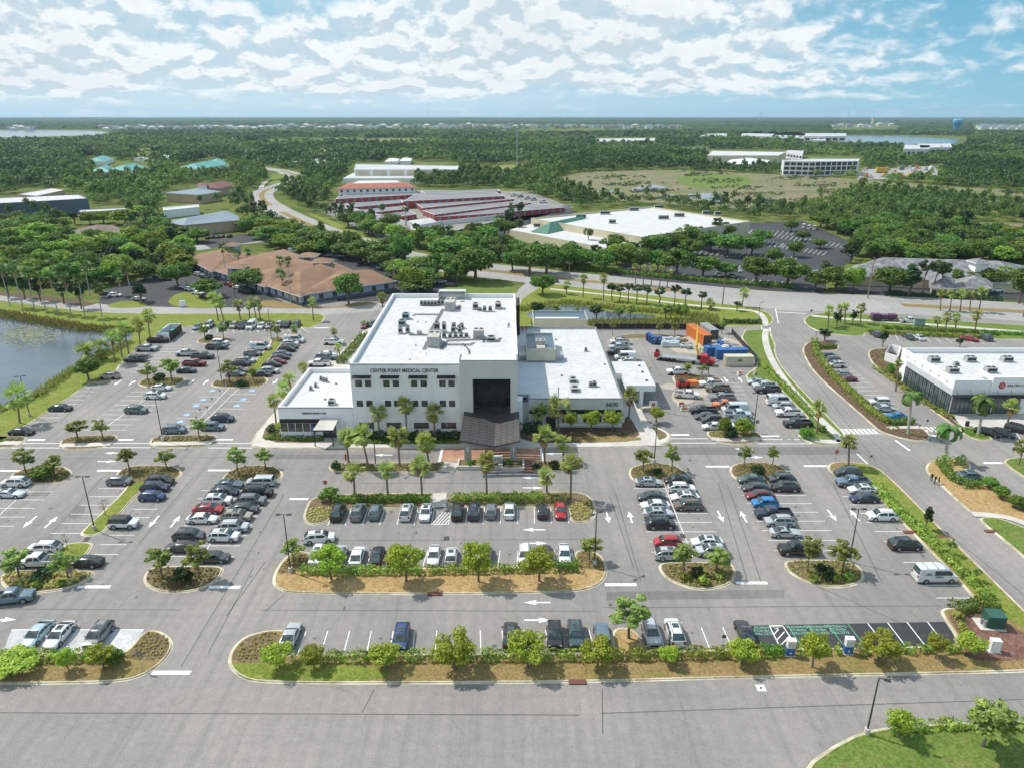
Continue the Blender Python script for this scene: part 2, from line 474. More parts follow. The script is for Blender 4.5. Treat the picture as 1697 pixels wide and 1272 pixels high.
def ribbon(poly_px,w,z,m,name=None,label=None,kind='structure',mb=None,px=True,sub=6,parent=None):
 """a road or path of width w along a survey line"""
 pts = [Vector(G(*q)[:2]) for q in poly_px] if px else [Vector(q) for q in poly_px]
 sm = []
 for i in range(len(pts) - 1):
  p0,p1,p2,p3 = pts[max(i - 1,0)],pts[i],pts[i + 1],pts[min(i + 2,len(pts) - 1)]
  for k in range(sub):
   t = k / sub
   sm.append(.5 * ((2 * p1) + (p2 - p0) * t + (2 * p0 - 5 * p1 + 4 * p2 - p3) * t * t + (3 * p1 - p0 - 3 * p2 + p3) * t ** 3))
 sm.append(pts[-1])
 L,Rr = [],[]
 for i,p in enumerate(sm):
  d = (sm[min(i + 1,len(sm) - 1)] - sm[max(i - 1,0)]).normalized(); nn = Vector((-d.y,d.x))
  ww = w if not callable(w) else w(i / (len(sm) - 1))
  L.append(p + nn * ww / 2); Rr.append(p - nn * ww / 2)
 b = mb or MB(); k = len(sm)
 b.add([(*q,z) for q in Rr] + [(*q,z) for q in L],[(i,i + 1,k + i + 1,k + i) for i in range(k - 1)],m)
 if mb is None:
  o = b.build(name,parent=parent)
  if kind: structure(o,label)
  return o,sm
 return sm
# near strips and islands -------------------------------------------------
ISL = {}
def isl(key,poly,m,label,name='planted_island',**kw):
 ISL[key] = island(name,poly,m,label,**kw)
isl('front',[(380,1102),(383,1080),(401,1058),(432,1047),(462,1044),(481,1047),(466,1086),(470,1086),(1000,1083),(1200,1077),(1575,1073),(1592,1062),(1562,1018),(1562,1010),(1580,1007),(1610,1008),(1626,1002),(1575,945),(1530,900),(1461,829),
     (1424,790),(1400,787),(1384,786),(1372,777),(1376,768),(1390,765),(1411,766),(1444,770),(1468,785),(1528,845),(1582,900),(1697,1012),(1740,1056),(1752,1085),(1730,1108),(1697,1112),(1250,1121),(970,1129),(700,1131),(440,1131),(400,1122)],
 'verge','long kerbed grass strip with hedge between the car park, the front road and the side road')
isl('front_w',[(-80,1132),(0,1132),(120,1131),(201,1128),(236,1119),(269,1097),(284,1074),(283,1060),(262,1045),(239,1046),(212,1081),(190,1081),(-80,1084)],'verge','rounded west end of the front verge beside the driveway')
isl('mid',[(504,914),(488,914),(471,926),(457,948),(453,966),(464,976),(485,982),(700,984),(907,981),(964,978),(994,967),(1005,950),(1002,930),(990,916),(968,911),(952,915),(950,939),(942,940),(520,943),(509,941),(518,919)],'dry','long island of dry grass, hedge and four bright trees in the middle car park')
isl('hedge_w',[(516,827),(540,819),(700,817),(716,817),(714,840),(700,841),(556,842),(547,862),(524,869),(509,867),(504,855),(510,838)],'bed','palm and hedge island west of the crossing path')
isl('hedge_e',[(742,818),(930,815),(955,815),(977,822),(986,838),(985,855),(975,863),(955,866),(945,860),(943,841),(930,839),(738,840)],'bed','palm and hedge island east of the crossing path')
isl('drop_w',[(550,768),(700,766),(738,766),(735,781),(700,782),(556,782),(545,776)],'bed','narrow palm island in front of the entrance, west part')
isl('drop_e',[(884,764),(940,763),(958,764),(971,772),(962,779),(940,780),(879,780)],'bed','narrow palm island in front of the entrance, east part')
isl('lw1',[(12,792),(35,778),(60,773),(90,772),(107,774),(119,782),(115,793),(98,801),(45,801)],'bed','planted oval island at the far west row')
isl('lw2',[(193,784),(213,773),(240,771),(285,771),(301,781),(298,790),(286,797),(244,798),(176,876),(166,884),(143,888),(134,884),(142,876),(224,798),(196,792)],'bed','planted island with a long grass tail running toward the lamp post')
isl('lw3',[(103,908),(112,900),(148,899),(153,904),(128,936),(126,946),(150,946),(157,951),(140,963),(118,973),(75,981),(30,981),(9,972),(3,960),(8,947),(40,945),(82,944)],'bed','planted island of shrubs and gold grasses near the west edge')
isl('lw4',[(239,960),(246,944),(262,939),(345,938),(366,940),(369,946),(356,964),(320,980),(268,981),(246,971)],'bed','planted island with two young trees west of the driveway')
isl('lw5',[(368,792),(386,777),(411,770),(452,772),(467,781),(467,791),(455,800),(420,801),(372,801)],'bed','planted island with two young trees before the west wing')
isl('re1',[(1043,782),(1048,773),(1080,766),(1114,770),(1138,782),(1143,791),(1133,797),(1055,797),(1046,792)],'bed','rounded planted island with two trees and a lamp post')
isl('re2',[(1210,778),(1216,769),(1248,765),(1284,768),(1306,780),(1309,790),(1296,797),(1228,797),(1213,788)],'bed','rounded planted island with a round dark shrub')
isl('re3',[(1092,940),(1098,933),(1120,932),(1200,932),(1212,934),(1219,951),(1209,968),(1170,977),(1142,974),(1105,959)],'bed','planted bed at the near end of the inner east double row')
isl('re4',[(1301,933),(1309,929),(1386,928),(1419,934),(1431,952),(1427,963),(1405,971),(1369,973),(1332,962),(1307,947)],'bed','planted bed at the near end of the outer east double row')
isl('tree_finger',[(1019,1083),(1015,1058),(1018,1044),(1034,1040),(1052,1046),(1062,1060),(1067,1082)],'dry','small kerbed tree pocket between two parked cars in the front row')
isl('ml1',[(100,733),(108,726),(125,722),(188,720),(195,724),(186,734),(165,743),(120,745),(102,742)],'bed','low planted island with two small trees on the middle lane')
isl('ml2',[(249,731),(258,722),(352,720),(361,724),(345,737),(330,741),(270,742),(251,738)],'bed','planted island beside the accessible stalls')
isl('ml0',[(-60,722),(0,722),(44,723),(42,728),(28,740),(0,742),(-60,744)],'bed','planted corner at the end of the pond lawn')
isl('ul3',[(228,638),(236,628),(260,625),(309,625),(302,634),(286,640),(250,643)],'bed','planted island in the upper west car park')
isl('ul4',[(349,641),(355,632),(398,623),(455,566),(440,561),(470,557),(468,570),(424,621),(446,628),(436,640),(390,643)],'bed','planted island with a grass tail in the upper west car park')
isl('ul5',[(324,568),(334,560),(365,557),(386,563),(378,569),(345,571)],'bed','little planted island with two small trees in the upper west car park')
isl('mr1',[(1171,717),(1178,714),(1205,713),(1252,714),(1263,722),(1258,731),(1240,736),(1205,736),(1182,729)],'bed','planted island with leafy trees on the middle lane')
isl('mr2',[(1115,624),(1122,620),(1150,621),(1192,626),(1198,631),(1180,634),(1124,641),(1118,632)],'mulch','planted island with young trees beside the works yard')
isl('tail_r',[(1010,563),(1030,555),(1075,553),(1130,556),(1138,560),(1120,564),(1060,561)],'bed','narrow bed at the back of the works yard')
# lawns and larger land
isl('lawn_w',[(-120,496),(0,500),(80,509),(160,519),(300,521),(526,519),(540,525),(530,537),(511,545),(497,543),(495,536),(318,540),(298,543),(300,556),(262,556),(245,563),(201,600),(188,622),(184,630),(166,634),(150,634),(144,638),(99,669),(64,691),(35,710),(6,730),(-40,745),(-140,745)],'lawn','sloping pond lawn along the west side of the car park',name='lawn',smooth=1)
isl('building_pad',[(415,731),(423,742),(500,742),(720,742),(900,742),(1080,739),(1104,734),(1112,724),(1104,714),(1073,701),(1060,686),(1040,660),(1012,600),(992,562),(980,541),(860,541),(640,541),(604,545),(575,575),(500,645),(458,680)],'concrete','concrete pavement around the medical centre',name='pavement',smooth=1)
isl('east_strip',[(1222,548),(1276,546),(1278,560),(1284,570),(1283,586),(1298,614),(1345,664),(1392,711),(1400,722),(1398,731),(1384,736),(1350,736),(1332,728),(1322,720),(1352,704),(1300,652),(1280,630),(1240,628),(1236,622),(1256,608),(1255,599)],'lawn_rich','grass strip with a curving footpath between the works yard and the side road',name='lawn',smooth=1)
isl('pond_land',[(858,501),(886,481),(905,472),(930,472),(965,478),(1100,492),(1180,503),(1245,509),(1272,518),(1282,528),(1277,538),(1262,541),(1200,541),(1000,540),(880,546),(856,546)],'lawn','grassy ground around the small rear pond',name='lawn',smooth=1)
isl('ne_land',[(1332,533),(1336,526),(1348,521),(1375,518),(1455,523),(1600,534),(1697,540),(1850,552),(1850,566),(1697,563),(1585,560),(1470,554),(1434,551),(1430,558),(1374,554),(1345,545)],'lawn_rich','hedged grass bank between the boulevard and the shop car park',name='lawn',smooth=1)
isl('shop_strip',[(1331,586),(1332,574),(1342,566),(1378,566),(1390,573),(1388,581),(1370,582),(1355,581),(1358,588),(1381,619),(1404,637),(1439,671),(1468,696),(1516,702),(1534,714),(1541,722),(1536,729),(1515,731),(1470,719),(1455,712),(1431,690),(1409,671),(1350,619)],'mulch','hedged strip between the side road and the shop car park')
isl('shop_bed',[(1438,586),(1444,579),(1470,577),(1502,577),(1580,690),(1594,706),(1584,707),(1571,697),(1504,651),(1448,606)],'mulch','curved planting bed beside the white shop building')
isl('shop_plaza',[(1571,688),(1592,707),(1630,710),(1697,708),(1850,706),(1850,684),(1697,686)],'concrete','concrete plaza in front of the white shop building',name='pavement',smooth=0)
isl('shop_pocket',[(1588,710),(1602,707),(1629,712),(1646,726),(1632,731),(1604,724)],'lawn_rich','small green pocket with a tall royal palm')
isl('dry_corner',[(1535,776),(1541,766),(1556,760),(1598,761),(1609,772),(1605,779),(1572,780),(1576,798),(1630,802),(1652,801),(1697,835),(1765,888),(1765,912),(1697,863),(1655,853),(1612,850),(1590,832),(1558,801),(1540,786)],'dry','triangle of dry grass with hedge and round bushes',smooth=1)
isl('green_corner',[(1624,862),(1630,857),(1652,857),(1697,874),(1790,920),(1790,1010),(1697,922),(1671,900)],'lawn_rich','bright green lawn corner beside the side road',name='lawn',smooth=1)
isl('far_e',[(1664,765),(1674,759),(1697,758),(1850,757),(1850,880),(1697,790),(1672,773)],'lawn_rich','green kerbed island with a young tree',smooth=1)
isl('near_verge',[(1330,1275),(1400,1226),(1460,1207),(1540,1201),(1697,1197),(1900,1191),(1900,1330),(1330,1330)],'lawn_rich','grass verge on the near side of the front road',smooth=1)
z1 = .118
def top(name,poly,m,label,z=z1,smooth=1):
 return sheet(name,poly,m,z,label,smooth)
top('planting_bed',[(432,733),(441,706),(457,698),(463,722),(536,722),(538,734)],'bed','planting along the west wing')
top('planting_bed',[(561,733),(562,722),(690,722),(764,722),(768,734),(660,735)],'bed','shady planting along the tower front')
top('planting_bed',[(862,734),(862,704),(1034,704),(1036,690),(1044,690),(1066,731),(960,734)],'mulch','mulched planting before the east wing')
top('planting_bed',[(1073,704),(1103,716),(1106,724),(1096,728),(1086,731)],'bed','small wedge bed beside the canopy path')
top('lawn',[(955,722),(1060,723),(1064,731),(950,733)],'verge','thin dry grass before the east wing',z=z1 + .006)
top('lawn',[(400,1124),(384,1104),(384,1100),(470,1100),(640,1104),(640,1130),(440,1130)],'lawn','greener grass at the west end of the front verge',z=z1 + .004)
top('planting_bed',[(385,1098),(387,1081),(404,1060),(434,1049),(464,1047),(460,1072),(448,1098)],'bed','bed of low tufts at the strip end',z=z1 + .008)
top('planting_bed',[(213,1082),(239,1049),(262,1047),(280,1061),(281,1074),(268,1094),(214,1094)],'bed','bed of low tufts at the west strip end',z=z1 + .004)
top('planting_bed',[(1566,1011),(1610,1010),(1640,1014),(1697,1050),(1735,1080),(1697,1096),(1600,1094),(1596,1062)],'mulch_red','red mulch bed around the green electrical box',z=z1 + .004)
top('planting_bed',[(456,952),(474,927),(490,916),(503,916),(514,921),(506,940),(490,948)],'bed','bed of low tufts at the west end of the middle island',z=z1 + .004)
top('planting_bed',[(956,916),(968,913),(988,917),(1000,931),(1002,948),(985,944),(955,940)],'bed','bed of low tufts at the east end of the middle island',z=z1 + .004)
top('lawn',[(224,799),(240,799),(174,876),(164,883),(144,886),(136,883)],'lawn','green grass tail under the lamp post',z=z1 + .004,smooth=0)
top('lawn',[(106,908),(113,901),(147,900),(151,904),(126,936),(90,940)],'lawn','green grass tab between parked cars',z=z1 + .004,smooth=0)
top('lawn',[(402,624),(456,566),(466,567),(424,621)],'lawn','grass tail between two rows of parked cars',z=z1 + .004,smooth=0)
top('lawn',[(1392,772),(1412,768),(1442,772),(1466,787),(1526,847),(1580,902),(1697,1016),(1697,1040),(1640,1010),(1560,925),(1470,835),(1430,790)],'lawn','grass between the hedge and the side road',z=z1 + .004,smooth=0)
# paths
_pt = 0
def path(pts,w,label,m='concrete',z=.128,name='path'):
 return ribbon(pts,w,z,m,name,label)
path([(728,840.5),(729,817)],2.3,'short concrete crossing path through the hedge island')
path([(738,782),(748,766)],3.,'short concrete path through the palm island')
path([(552,742),(552,724)],3.2,'concrete path to the west wing door')
path([(1086,739),(1076,715),(1060,692),(1050,668)],2.3,'concrete path to the east canopy')
path([(912,479.5),(965,485),(1040,493),(1125,504),(1200,511.5),(1250,516.5),(1266,528),(1268,541)],1.9,'pale footpath along the rear pond')
path([(1270,546),(1268,561),(1276,590),(1300,630),(1345,681),(1388,722),(1394,733)],1.8,'curving pale footpath beside the side road')
path([(1345,524),(1400,529),(1455,533),(1560,540),(1697,551),(1850,561)],2.2,'pale footpath along the boulevard bank')
path([(1611,852),(1655,855),(1697,867),(1780,905)],1.5,'narrow pale footpath in the dry corner')
path([(1470,709),(1500,708),(1534,709)],1.4,'short concrete path past the palm pocket')
path([(876,762),(873,782)],2.4,'brick path through the palm island',m='brick_dark')
for pts,lab in (([(102,738),(150,737),(185,735)],'west'),([(252,735),(300,735),(352,733)],'accessible'),([(-60,735),(0,734),(34,734)],'corner'),([(1180,727),(1215,729),(1258,726)],'east'),([(1325,722),(1360,731),(1394,731)],'side road')):
 path(pts,1.7,f'pavement strip across the {lab} island',name='pavement')
# special surfaces in the lots
sheet('parking_lot',[(8,1072),(19,1042.5),(239,1042.5),(212,1080),(-10,1084)],'paver_grey',.004,'pale paved parking bays at the front west')
sheet('parking_lot',[(1234,1035.5),(1566,1029.4),(1588,1061),(1586,1071),(1254,1075)],'asphalt_dark',.004,'fresh black asphalt of the electric vehicle bays')
sheet('pavement',[(733,742.5),(896,741),(898,763),(728,764)],'brick',.006,'brick paved drop off in front of the entrance')
sheet('parking_lot',[(1092,637),(1118,634),(1122,646),(1098,644)],'frost',.006,'spill of pale sand in the works yard',1)
sheet('parking_lot',[(1115,646),(1165,630),(1180,655),(1130,672),(1112,664)],'frost',.005,'muddy ground in the works yard',1)
sheet('parking_lot',[(1090,565),(1150,556),(1220,560),(1235,580),(1130,590)],'frost',.005,'dusty works yard ground at the back',1)
sheet('parking_lot',[(975,545),(1212,545),(1212,549),(985,556)],'asphalt',.006,'rear service lane')
# water
sheet('water',[(-160,520),(0,524),(40,531),(84,537),(143,547),(176,549),(222,552),(215,566),(186,582),(140,600),(101,624),(64,654),(25,671),(0,679),(-160,720)],'water',.125,'blue grey pond with lily pads beside the car park',2)
sheet('water',[(866,523),(895,511),(935,506),(975,509),(1010,518),(1060,521),(1095,524),(1072,531),(1000,534),(900,531)],'water',.125,'small rear pond behind the medical centre',2)
sheet('water',[(-300,216.5),(-40,215.5),(60,216),(150,217),(182,219),(160,224),(60,227),(0,228),(-300,230)],'water',.03,'far pale lake at the horizon')
sheet('water',[(1345,227),(1400,224.5),(1500,226),(1592,231),(1580,239),(1480,240),(1385,236)],'water',.03,'far pale lake beyond the offices')
# boulevard and other roads
M['median'] = M['verge']
BLV = [(1900,527),(1697,517),(1560,509),(1430,503),(1300,498),(1200,490),(1100,480),(1000,469),(920,461),(850,453),(780,445),(715,435),(650,421),(600,405),(555,389),(515,374),(482,359),(455,345),(436,331),(437,318),(462,308),(486,300),(492,292),(470,284),(435,279),(395,275),(340,272)]
_,BLW = ribbon(BLV,lambda t: 27. if t < .35 else 27. - 9. * min(1.,(t - .35) / .2),.03,'road_far','boulevard','wide curving concrete boulevard with a planted median')
_m = MB()
for a,b_ in (((2,16)),(34,66),(72,100),(104,118),(128,140)):
 seg = [tuple(p) for p in BLW[a:b_]]
 ribbon(seg,4.,.10,'verge',mb=_m,px=False,sub=1)
structure(_m.build('median_island'),'narrow planted median of the boulevard')
ribbon([(-200,484),(-60,489),(0,492),(60,498),(120,506),(180,512),(300,515.5),(420,515.5),(540,515.5),(600,512),(640,507)],9.5,.02,'road_far','road','pale rear road between the pond lawn and the tan roofed office')
ribbon([(-60,484),(0,487),(40,491),(100,498),(150,506)],4.5,.10,'mulch','median_island','shaded planting strip in the rear road')
ribbon([(846,520),(862,497),(885,475),(900,464)],9.,.015,'road_far','road','driveway from the boulevard to the rear of the medical centre')
ribbon([(1296,545),(1308,520),(1318,500)],21.,.012,'asphalt','road','dark mouth of the side road at the boulevard')
ribbon([(1322,500),(1338,478),(1340,462),(1330,440)],12.,.02,'asphalt_dark','road','dark driveway into the warehouse car park')
ribbon([(130,430),(200,425),(300,415),(370,405),(450,396),(500,384)],14.,.02,'road_far','road','pale access road behind the tan roofed office')
ribbon([(-60,452),(40,448),(130,440),(200,428)],6.,.02,'road_far','road','narrow pale road among the trees')
ribbon([(430,318),(440,302),(466,297),(478,291),(462,287)],4.,.02,'concrete','path','pale footpath following the boulevard bend')
ribbon([(1510,279),(1550,276),(1600,280)],14.,.02,'road_far','road','far road beside the builders yard')
sheet('parking_lot',[(160,508),(175,480),(260,455),(330,440),(470,500),(420,510)],'asphalt_dark',.012,'dark car park of the tan roofed office')
sheet('parking_lot',[(560,500),(650,500),(700,486),(780,486),(770,470),(700,452),(600,430),(540,410),(500,418)],'asphalt_dark',.012,'dark car park behind the tan roofed office')
sheet('lawn',[(720,487),(760,465),(830,472),(860,480),(850,492)],'lawn_rich',.022,'green lawn corner beside the boulevard')
sheet('lawn',[(173,507),(210,497),(250,505),(235,510),(190,511)],'lawn',.05,'green island at the office car park entrance',1)
sheet('lawn',[(276,505),(285,490),(310,483),(360,497),(380,510),(320,512)],'lawn',.05,'green island around the office sign',1)
sheet('lawn',[(420,511),(440,495),(500,508),(560,509),(600,500),(640,502),(560,512)],'verge',.05,'lawn along the front of the tan roofed office',1)
sheet('parking_lot',[(1000,462),(1100,470),(1250,480),(1330,484),(1370,470),(1400,440),(1430,410),(1330,366),(1240,370),(1200,400),(1050,430)],'asphalt_dark',.012,'dark tree dotted car park of the cream warehouse')
sheet('parking_lot',[(745,405),(850,385),(960,350),(920,345),(700,395)],'asphalt_dark',.012,'dark car park west of the cream warehouse')
sheet('parking_lot',[(535,352),(560,325),(700,315),(880,318),(950,345),(760,395),(640,400)],'asphalt',.012,'grey yard of the storage units')
sheet('parking_lot',[(1385,484),(1420,466),(1697,480),(1850,488),(1850,502),(1697,498),(1450,489)],'asphalt_dark',.012,'narrow car park before the grey tiled office')
sheet('parking_lot',[(330,402),(400,388),(440,398),(350,412)],'asphalt_dark',.03,'car park before the teal awnings')
sheet('lawn',[(1400,488),(1450,491),(1697,503),(1850,510),(1850,514),(1697,508),(1450,497)],'verge',.02,'grass verge along the boulevard')
# marsh and meadows
def marsh_mat():
 m,nt,b = _mk('marsh')
 o = mixc(nt,noise(nt,.02,6,.7,lo=.38,hi=.62),(.27,.20,.115),(.19,.19,.07))
 o = mixc(nt,noise(nt,.05,5,.7,lo=.46,hi=.60),o,(.12,.165,.045))
 o = mixc(nt,noise(nt,.3,4,.7,lo=.4,hi=.8),o,(.06,.05,.03))
 nt.links.new(o,b.inputs['Base Color']); b.inputs['Roughness'].default_value = .95
 return m
M['marsh'] = marsh_mat()
sheet('marsh',[(905,300),(960,285),(1100,281),(1300,290),(1460,300),(1560,308),(1697,316),(1900,325),(1900,350),(1697,338),(1560,330),(1440,316),(1345,340),(1270,350),(1100,338),(980,330)],'marsh',.02,'brown open marsh beyond the warehouse',2)
sheet('marsh',[(1560,375),(1640,368),(1750,372),(1900,385),(1900,405),(1697,400),(1600,392)],'marsh',.02,'brown clearing in the wood',2)
sheet('meadow',[(1115,297),(1150,288),(1225,290),(1255,300),(1230,312),(1140,312)],'lawn_rich',.04,'bright green reed meadow in the marsh',2)
for k,p in enumerate(([(1040,314),(1080,305),(1105,310),(1110,318),(1060,320)],[(1085,326),(1120,322),(1130,329),(1098,333)],[(985,316),(1020,314),(1035,318),(1000,321)],[(1130,322),(1180,320),(1206,325),(1150,332)],[(1165,330),(1200,328),(1215,333),(1180,336)],[(1265,331),(1280,329),(1288,333),(1272,335)])):
 sheet('water',p,'water',.05,'pale shallow pool in the marsh',2)
M['field'] = lawn('field',(.17,.19,.05),(.23,.23,.07),(.11,.14,.035),s1=.02,s2=.4,bmp=.2)
for p in ([(560,235),(620,230),(690,230),(760,234),(740,238),(600,239)],[(740,283),(800,276),(870,272),(880,278),(800,286)],[(225,248),(262,243),(262,250),(232,254)],[(370,238),(460,232),(520,233),(470,239)],[(520,232),(570,228),(600,232),(560,235)]):
 sheet('meadow',p,'field',.03,'pale open meadow among the woods',2)
sheet('meadow',[(760,292),(850,282),(850,288),(830,294)],'frost',.03,'bare sandy strip behind the white warehouse')
sheet('lawn',[(446,316),(470,307),(484,300),(480,290),(448,288),(444,300)],'lawn_rich',.02,'green inside of the boulevard bend',2)
sheet('lawn',[(505,352),(560,380),(640,408),(700,428),(690,418),(620,395),(540,362)],'lawn',.02,'grass along the boulevard')
# ---------------------------------------------------------------- painted markings
def line(mb,a,b,w=.11,z=.010,m='white_line'):
 a = Vector(a[:2]); b = Vector(b[:2]); d = (b - a).normalized(); n = Vector((-d.y,d.x)) * w / 2
 mb.add([(*(a - n),z),(*(b - n),z),(*(b + n),z),(*(a + n),z)],[(0,1,2,3)],m)
ML = MB()
M['seam'] = mat('seam_tar',(.10,.098,.095),.8)
STALL = []
def stalls(A0,A1,B0,B1,n=None,m='white_line',w=.11,skip=(),z=.010):
 a0,a1,b0,b1 = [G(*p) for p in (A0,A1,B0,B1)]
 if n is None: n = round((b0 - a0).length / 2.74) + 1
 for i in range(n):
  if i in skip: continue
  t = i / (n - 1)
  line(ML,a0.lerp(b0,t),a1.lerp(b1,t),w,z,m)
  if z < .04 and i < n - 1: STALL.append((a0.lerp(b0,t + .5 / (n - 1)),a1.lerp(b1,t + .5 / (n - 1))))
stalls((1396,822),(1452,822),(1552,990),(1608,990))
stalls((1050,808.5),(1153.6,808.5),(1080,914),(1203,914))
stalls((1223,807),(1326,807),(1283,911.6),(1403,911.6))
line(ML,G(1100,800),G(1148,922)); line(ML,G(1270,800),G(1345,928))
stalls((334,812),(452,812),(280,921.4),(387.6,921.4))
line(ML,G(398,806),G(330,934))
stalls((163,808.4),(212,808.4),(66,900),(114,900)); stalls((246,817),(282,817),(150,918),(196,918))
stalls((-10,814),(88,814),(-70,871),(23.5,871)); line(ML,G(54,802.5),G(-20,870))
stalls((507,1045),(494,1081),(976,1043),(986,1079)); stalls((1091,1039),(1102,1077),(1197.7,1038.5),(1214,1075))
stalls((57,1042.5),(35,1077),(200.7,1042.5),(179,1076)); line(ML,G(20,1042.5),G(238,1042.5))
stalls((555,842),(543,870),(940,840),(942.5,866),15)
stalls((530,912),(512,940),(948,911),(950,937),15)
line(ML,G(718,868.5),G(744,868));
for k in range(5):
 line(ML,G(716 + k * 5.2,868),G(min(720 + k * 5.2 + 14,746),848 if k < 3 else 848 + (k - 2) * 5))
stalls((144,642),(167,642),(42,708),(74,708)); stalls((218,649),(292,649),(139,712),(210,712)); line(ML,G(258,649),G(181,703))
stalls((330,657),(364,657),(279,706),(318,706),5); stalls((381,653),(425,653),(352,690),(397,690),4)
line(ML,G(379,643),G(318,706)); line(ML,G(396,643),G(330,706))
stalls((270,573),(318,573),(215,617),(262,617)); stalls((420,590),(446,590),(388,624),(416,624)); stalls((546,560),(575,560),(508,600),(538,600))
stalls((318,552),(322,545),(512,551),(498,543),15)
stalls((1451,553),(1454,563),(1632,562),(1650,572)); stalls((1360,588),(1386,588),(1462,684),(1498,684))
stalls((1237,627),(1268,627),(1318,712),(1352,712)); stalls((1164,634),(1230,634),(1180,714),(1250,714)); stalls((1005,566),(1048,566),(1020,606),(1060,606))
stalls((1650,711),(1660,730),(1740,708),(1756,728),4)
# electric bays
for (a,b_),m in ((((1236,1037),(1257,1073)),'green_line'),(((1305,1035),(1330,1072)),'green_line'),(((1339,1034.5),(1366,1072)),'green_line'),(((1372,1034),(1400,1071)),'green_line'),(((1405,1033),(1434,1071)),'green_line'),
                   (((1275,1036),(1293,1072)),'white_line'),(((1296.6,1035.6),(1312,1058)),'white_line'),(((1275,1036),(1296.6,1035.6)),'white_line'),(((1283,1050),(1290,1042)),'white_line'),(((1287,1060),(1300,1046)),'white_line'),(((1292,1070),(1308,1054)),'white_line'),
                   (((1438,1032),(1468,1070)),'white_line'),(((1471,1031),(1501,1070)),'white_line'),(((1503,1030),(1534,1070)),'white_line'),(((1537,1029.5),(1568,1070)),'white_line')):
 line(ML,G(*a),G(*b_),.13,.012,m)
# stop bars and crossings
for x0,x1,y in ((0,39,779.4),(161,200,779),(345,381,778.6),(480,511,826),(1003,1055,968),(1219.5,1271.6,965),(129,183,971.6),(346,398,972),(252,316,1113.7),(46,75,728),(195,221,728),(356,386,727.7),(1112,1142,719.8),(1261,1291,722),(1170,1209,772.4),(1332,1371,771.6),(1630,1661,766.5),(520,546,543.5),(1542,1560,721.5)):
 line(ML,G(x0,y),G(x1,y),.62,.011)
line(ML,G(1484,729),G(1508,746),.5,.011); line(ML,G(1420,751),G(1438,768),.25,.011); line(ML,G(1692,826),G(1720,838),.4,.011)
for x0,x1,y in ((185,250,734),(160,250,741),(37,100,734),(18,100,741.5),(361,418,734),(345,418,741.5),(1112,1173,726),(1112,1188,733.5),(1262,1325,727.5),(1256,1345,734.5)):
 line(ML,G(x0,y),G(x1,y),.22,.011)
for k in range(8):
 line(ML,G(1393 + k * 7.6,711),G(1401 + k * 7.6,718),.55,.011)
line(ML,G(1390,710.4),G(1455,710),.18,.011); line(ML,G(1398,718.6),G(1463,718),.18,.011)
for k in range(4):
 line(ML,G(1528 + k * 7,707),G(1537 + k * 7,714),.5,.011)
line(ML,G(1285,512),G(1290,536),.25,.03); line(ML,G(1285,513),G(1340,516),.25,.035); line(ML,G(1288,517.5),G(1335,520),.5,.035)
line(ML,G(1262,541),G(1264,562),.3,.012); line(ML,G(1275,541),G(1279,560),.3,.012)
for a,b_ in (((733,742),(728,765)),((896,741),(899,764))):
 line(ML,G(*a),G(*b_),.45,.014)
line(ML,G(735,741.4),G(896,740.6),.3,.014)
# bays of the warehouse car park
for k in range(5):
 y = 448 - k * 17
 stalls((1035 + k * 36,y - 1),(1030 + k * 36,y + 5),(1310 + k * 6,y + 20 - k * 4),(1304 + k * 6,y + 27 - k * 4),w=.16,z=.05)
stalls((1245,382),(1240,388),(1400,405),(1392,411),w=.16,z=.05); stalls((1230,392),(1225,398),(1370,418),(1362,424),w=.16,z=.05)
# paving seams
for a,b_ in (((0,1008),(300,1010)),((0,1180),(960,1184)),((997,1181),(1697,1158)),((998,1140),(999,1215)),((430,1010),(985,1012)),((1000,1006),(1560,1003)),((375,1020),(440,930)),((1010,820),(1050,940)),((1455,770),(1330,600)),((0,760),(420,757)),((1110,752),(1400,752)),((1430,770),(1697,985)),((100,700),(210,580)),((1330,960),(1490,1030)),((440,748),(720,750)),((300,1104),(470,820)),((345,1082),(420,940)),((1205,800),(1262,965)),((1190,798),(1238,960)),((1380,800),(1462,965)),((1020,815),(1062,962)),((70,900),(170,790)),((230,900),(320,790)),((440,1012),(470,985)),((620,1142),(600,1180)),((490,895),(980,893)),((600,800),(960,800))):
 line(ML,G(*a),G(*b_),.12,.007,'seam')
M['stain'] = mat('oil_stain',(.06,.058,.056),.6,c2=(.13,.125,.12),scale=2.5)
OS = MB()
for a,b_ in STALL:
 for k in range(rng.choice((0,1,1,2))):
  c = a.lerp(b_,rng.choice((.22,.3,.7,.78)) + rng.uniform(-.06,.06)); r_ = rng.uniform(.12,.42)
  c = c + Vector((rng.uniform(-.4,.4),rng.uniform(-.4,.4),0))
  OS.add([(c.x + r_ * rng.uniform(.5,1.1) * math.cos(q * .7),c.y + r_ * rng.uniform(.5,1.1) * math.sin(q * .7),.0055) for q in range(9)],[tuple(range(9))],'stain')
for k in range(60):
 c = G(rng.uniform(20,1500),rng.uniform(750,1010)); r_ = rng.uniform(.1,.35)
 OS.add([(c.x + r_ * rng.uniform(.4,1.2) * math.cos(q * .7),c.y + 1.6 * r_ * rng.uniform(.4,1.2) * math.sin(q * .7),.005) for q in range(9)],[tuple(range(9))],'stain')
structure(OS.build('oil_stains'),'dark oil spots on the asphalt bays')
M['patch_warm'] = asphalt('asphalt_warm',(.245,.220,.205),(.29,.262,.24),(.19,.175,.165)); M['patch_dark'] = asphalt('asphalt_patch',(.165,.16,.155),(.20,.19,.18),(.12,.12,.118))
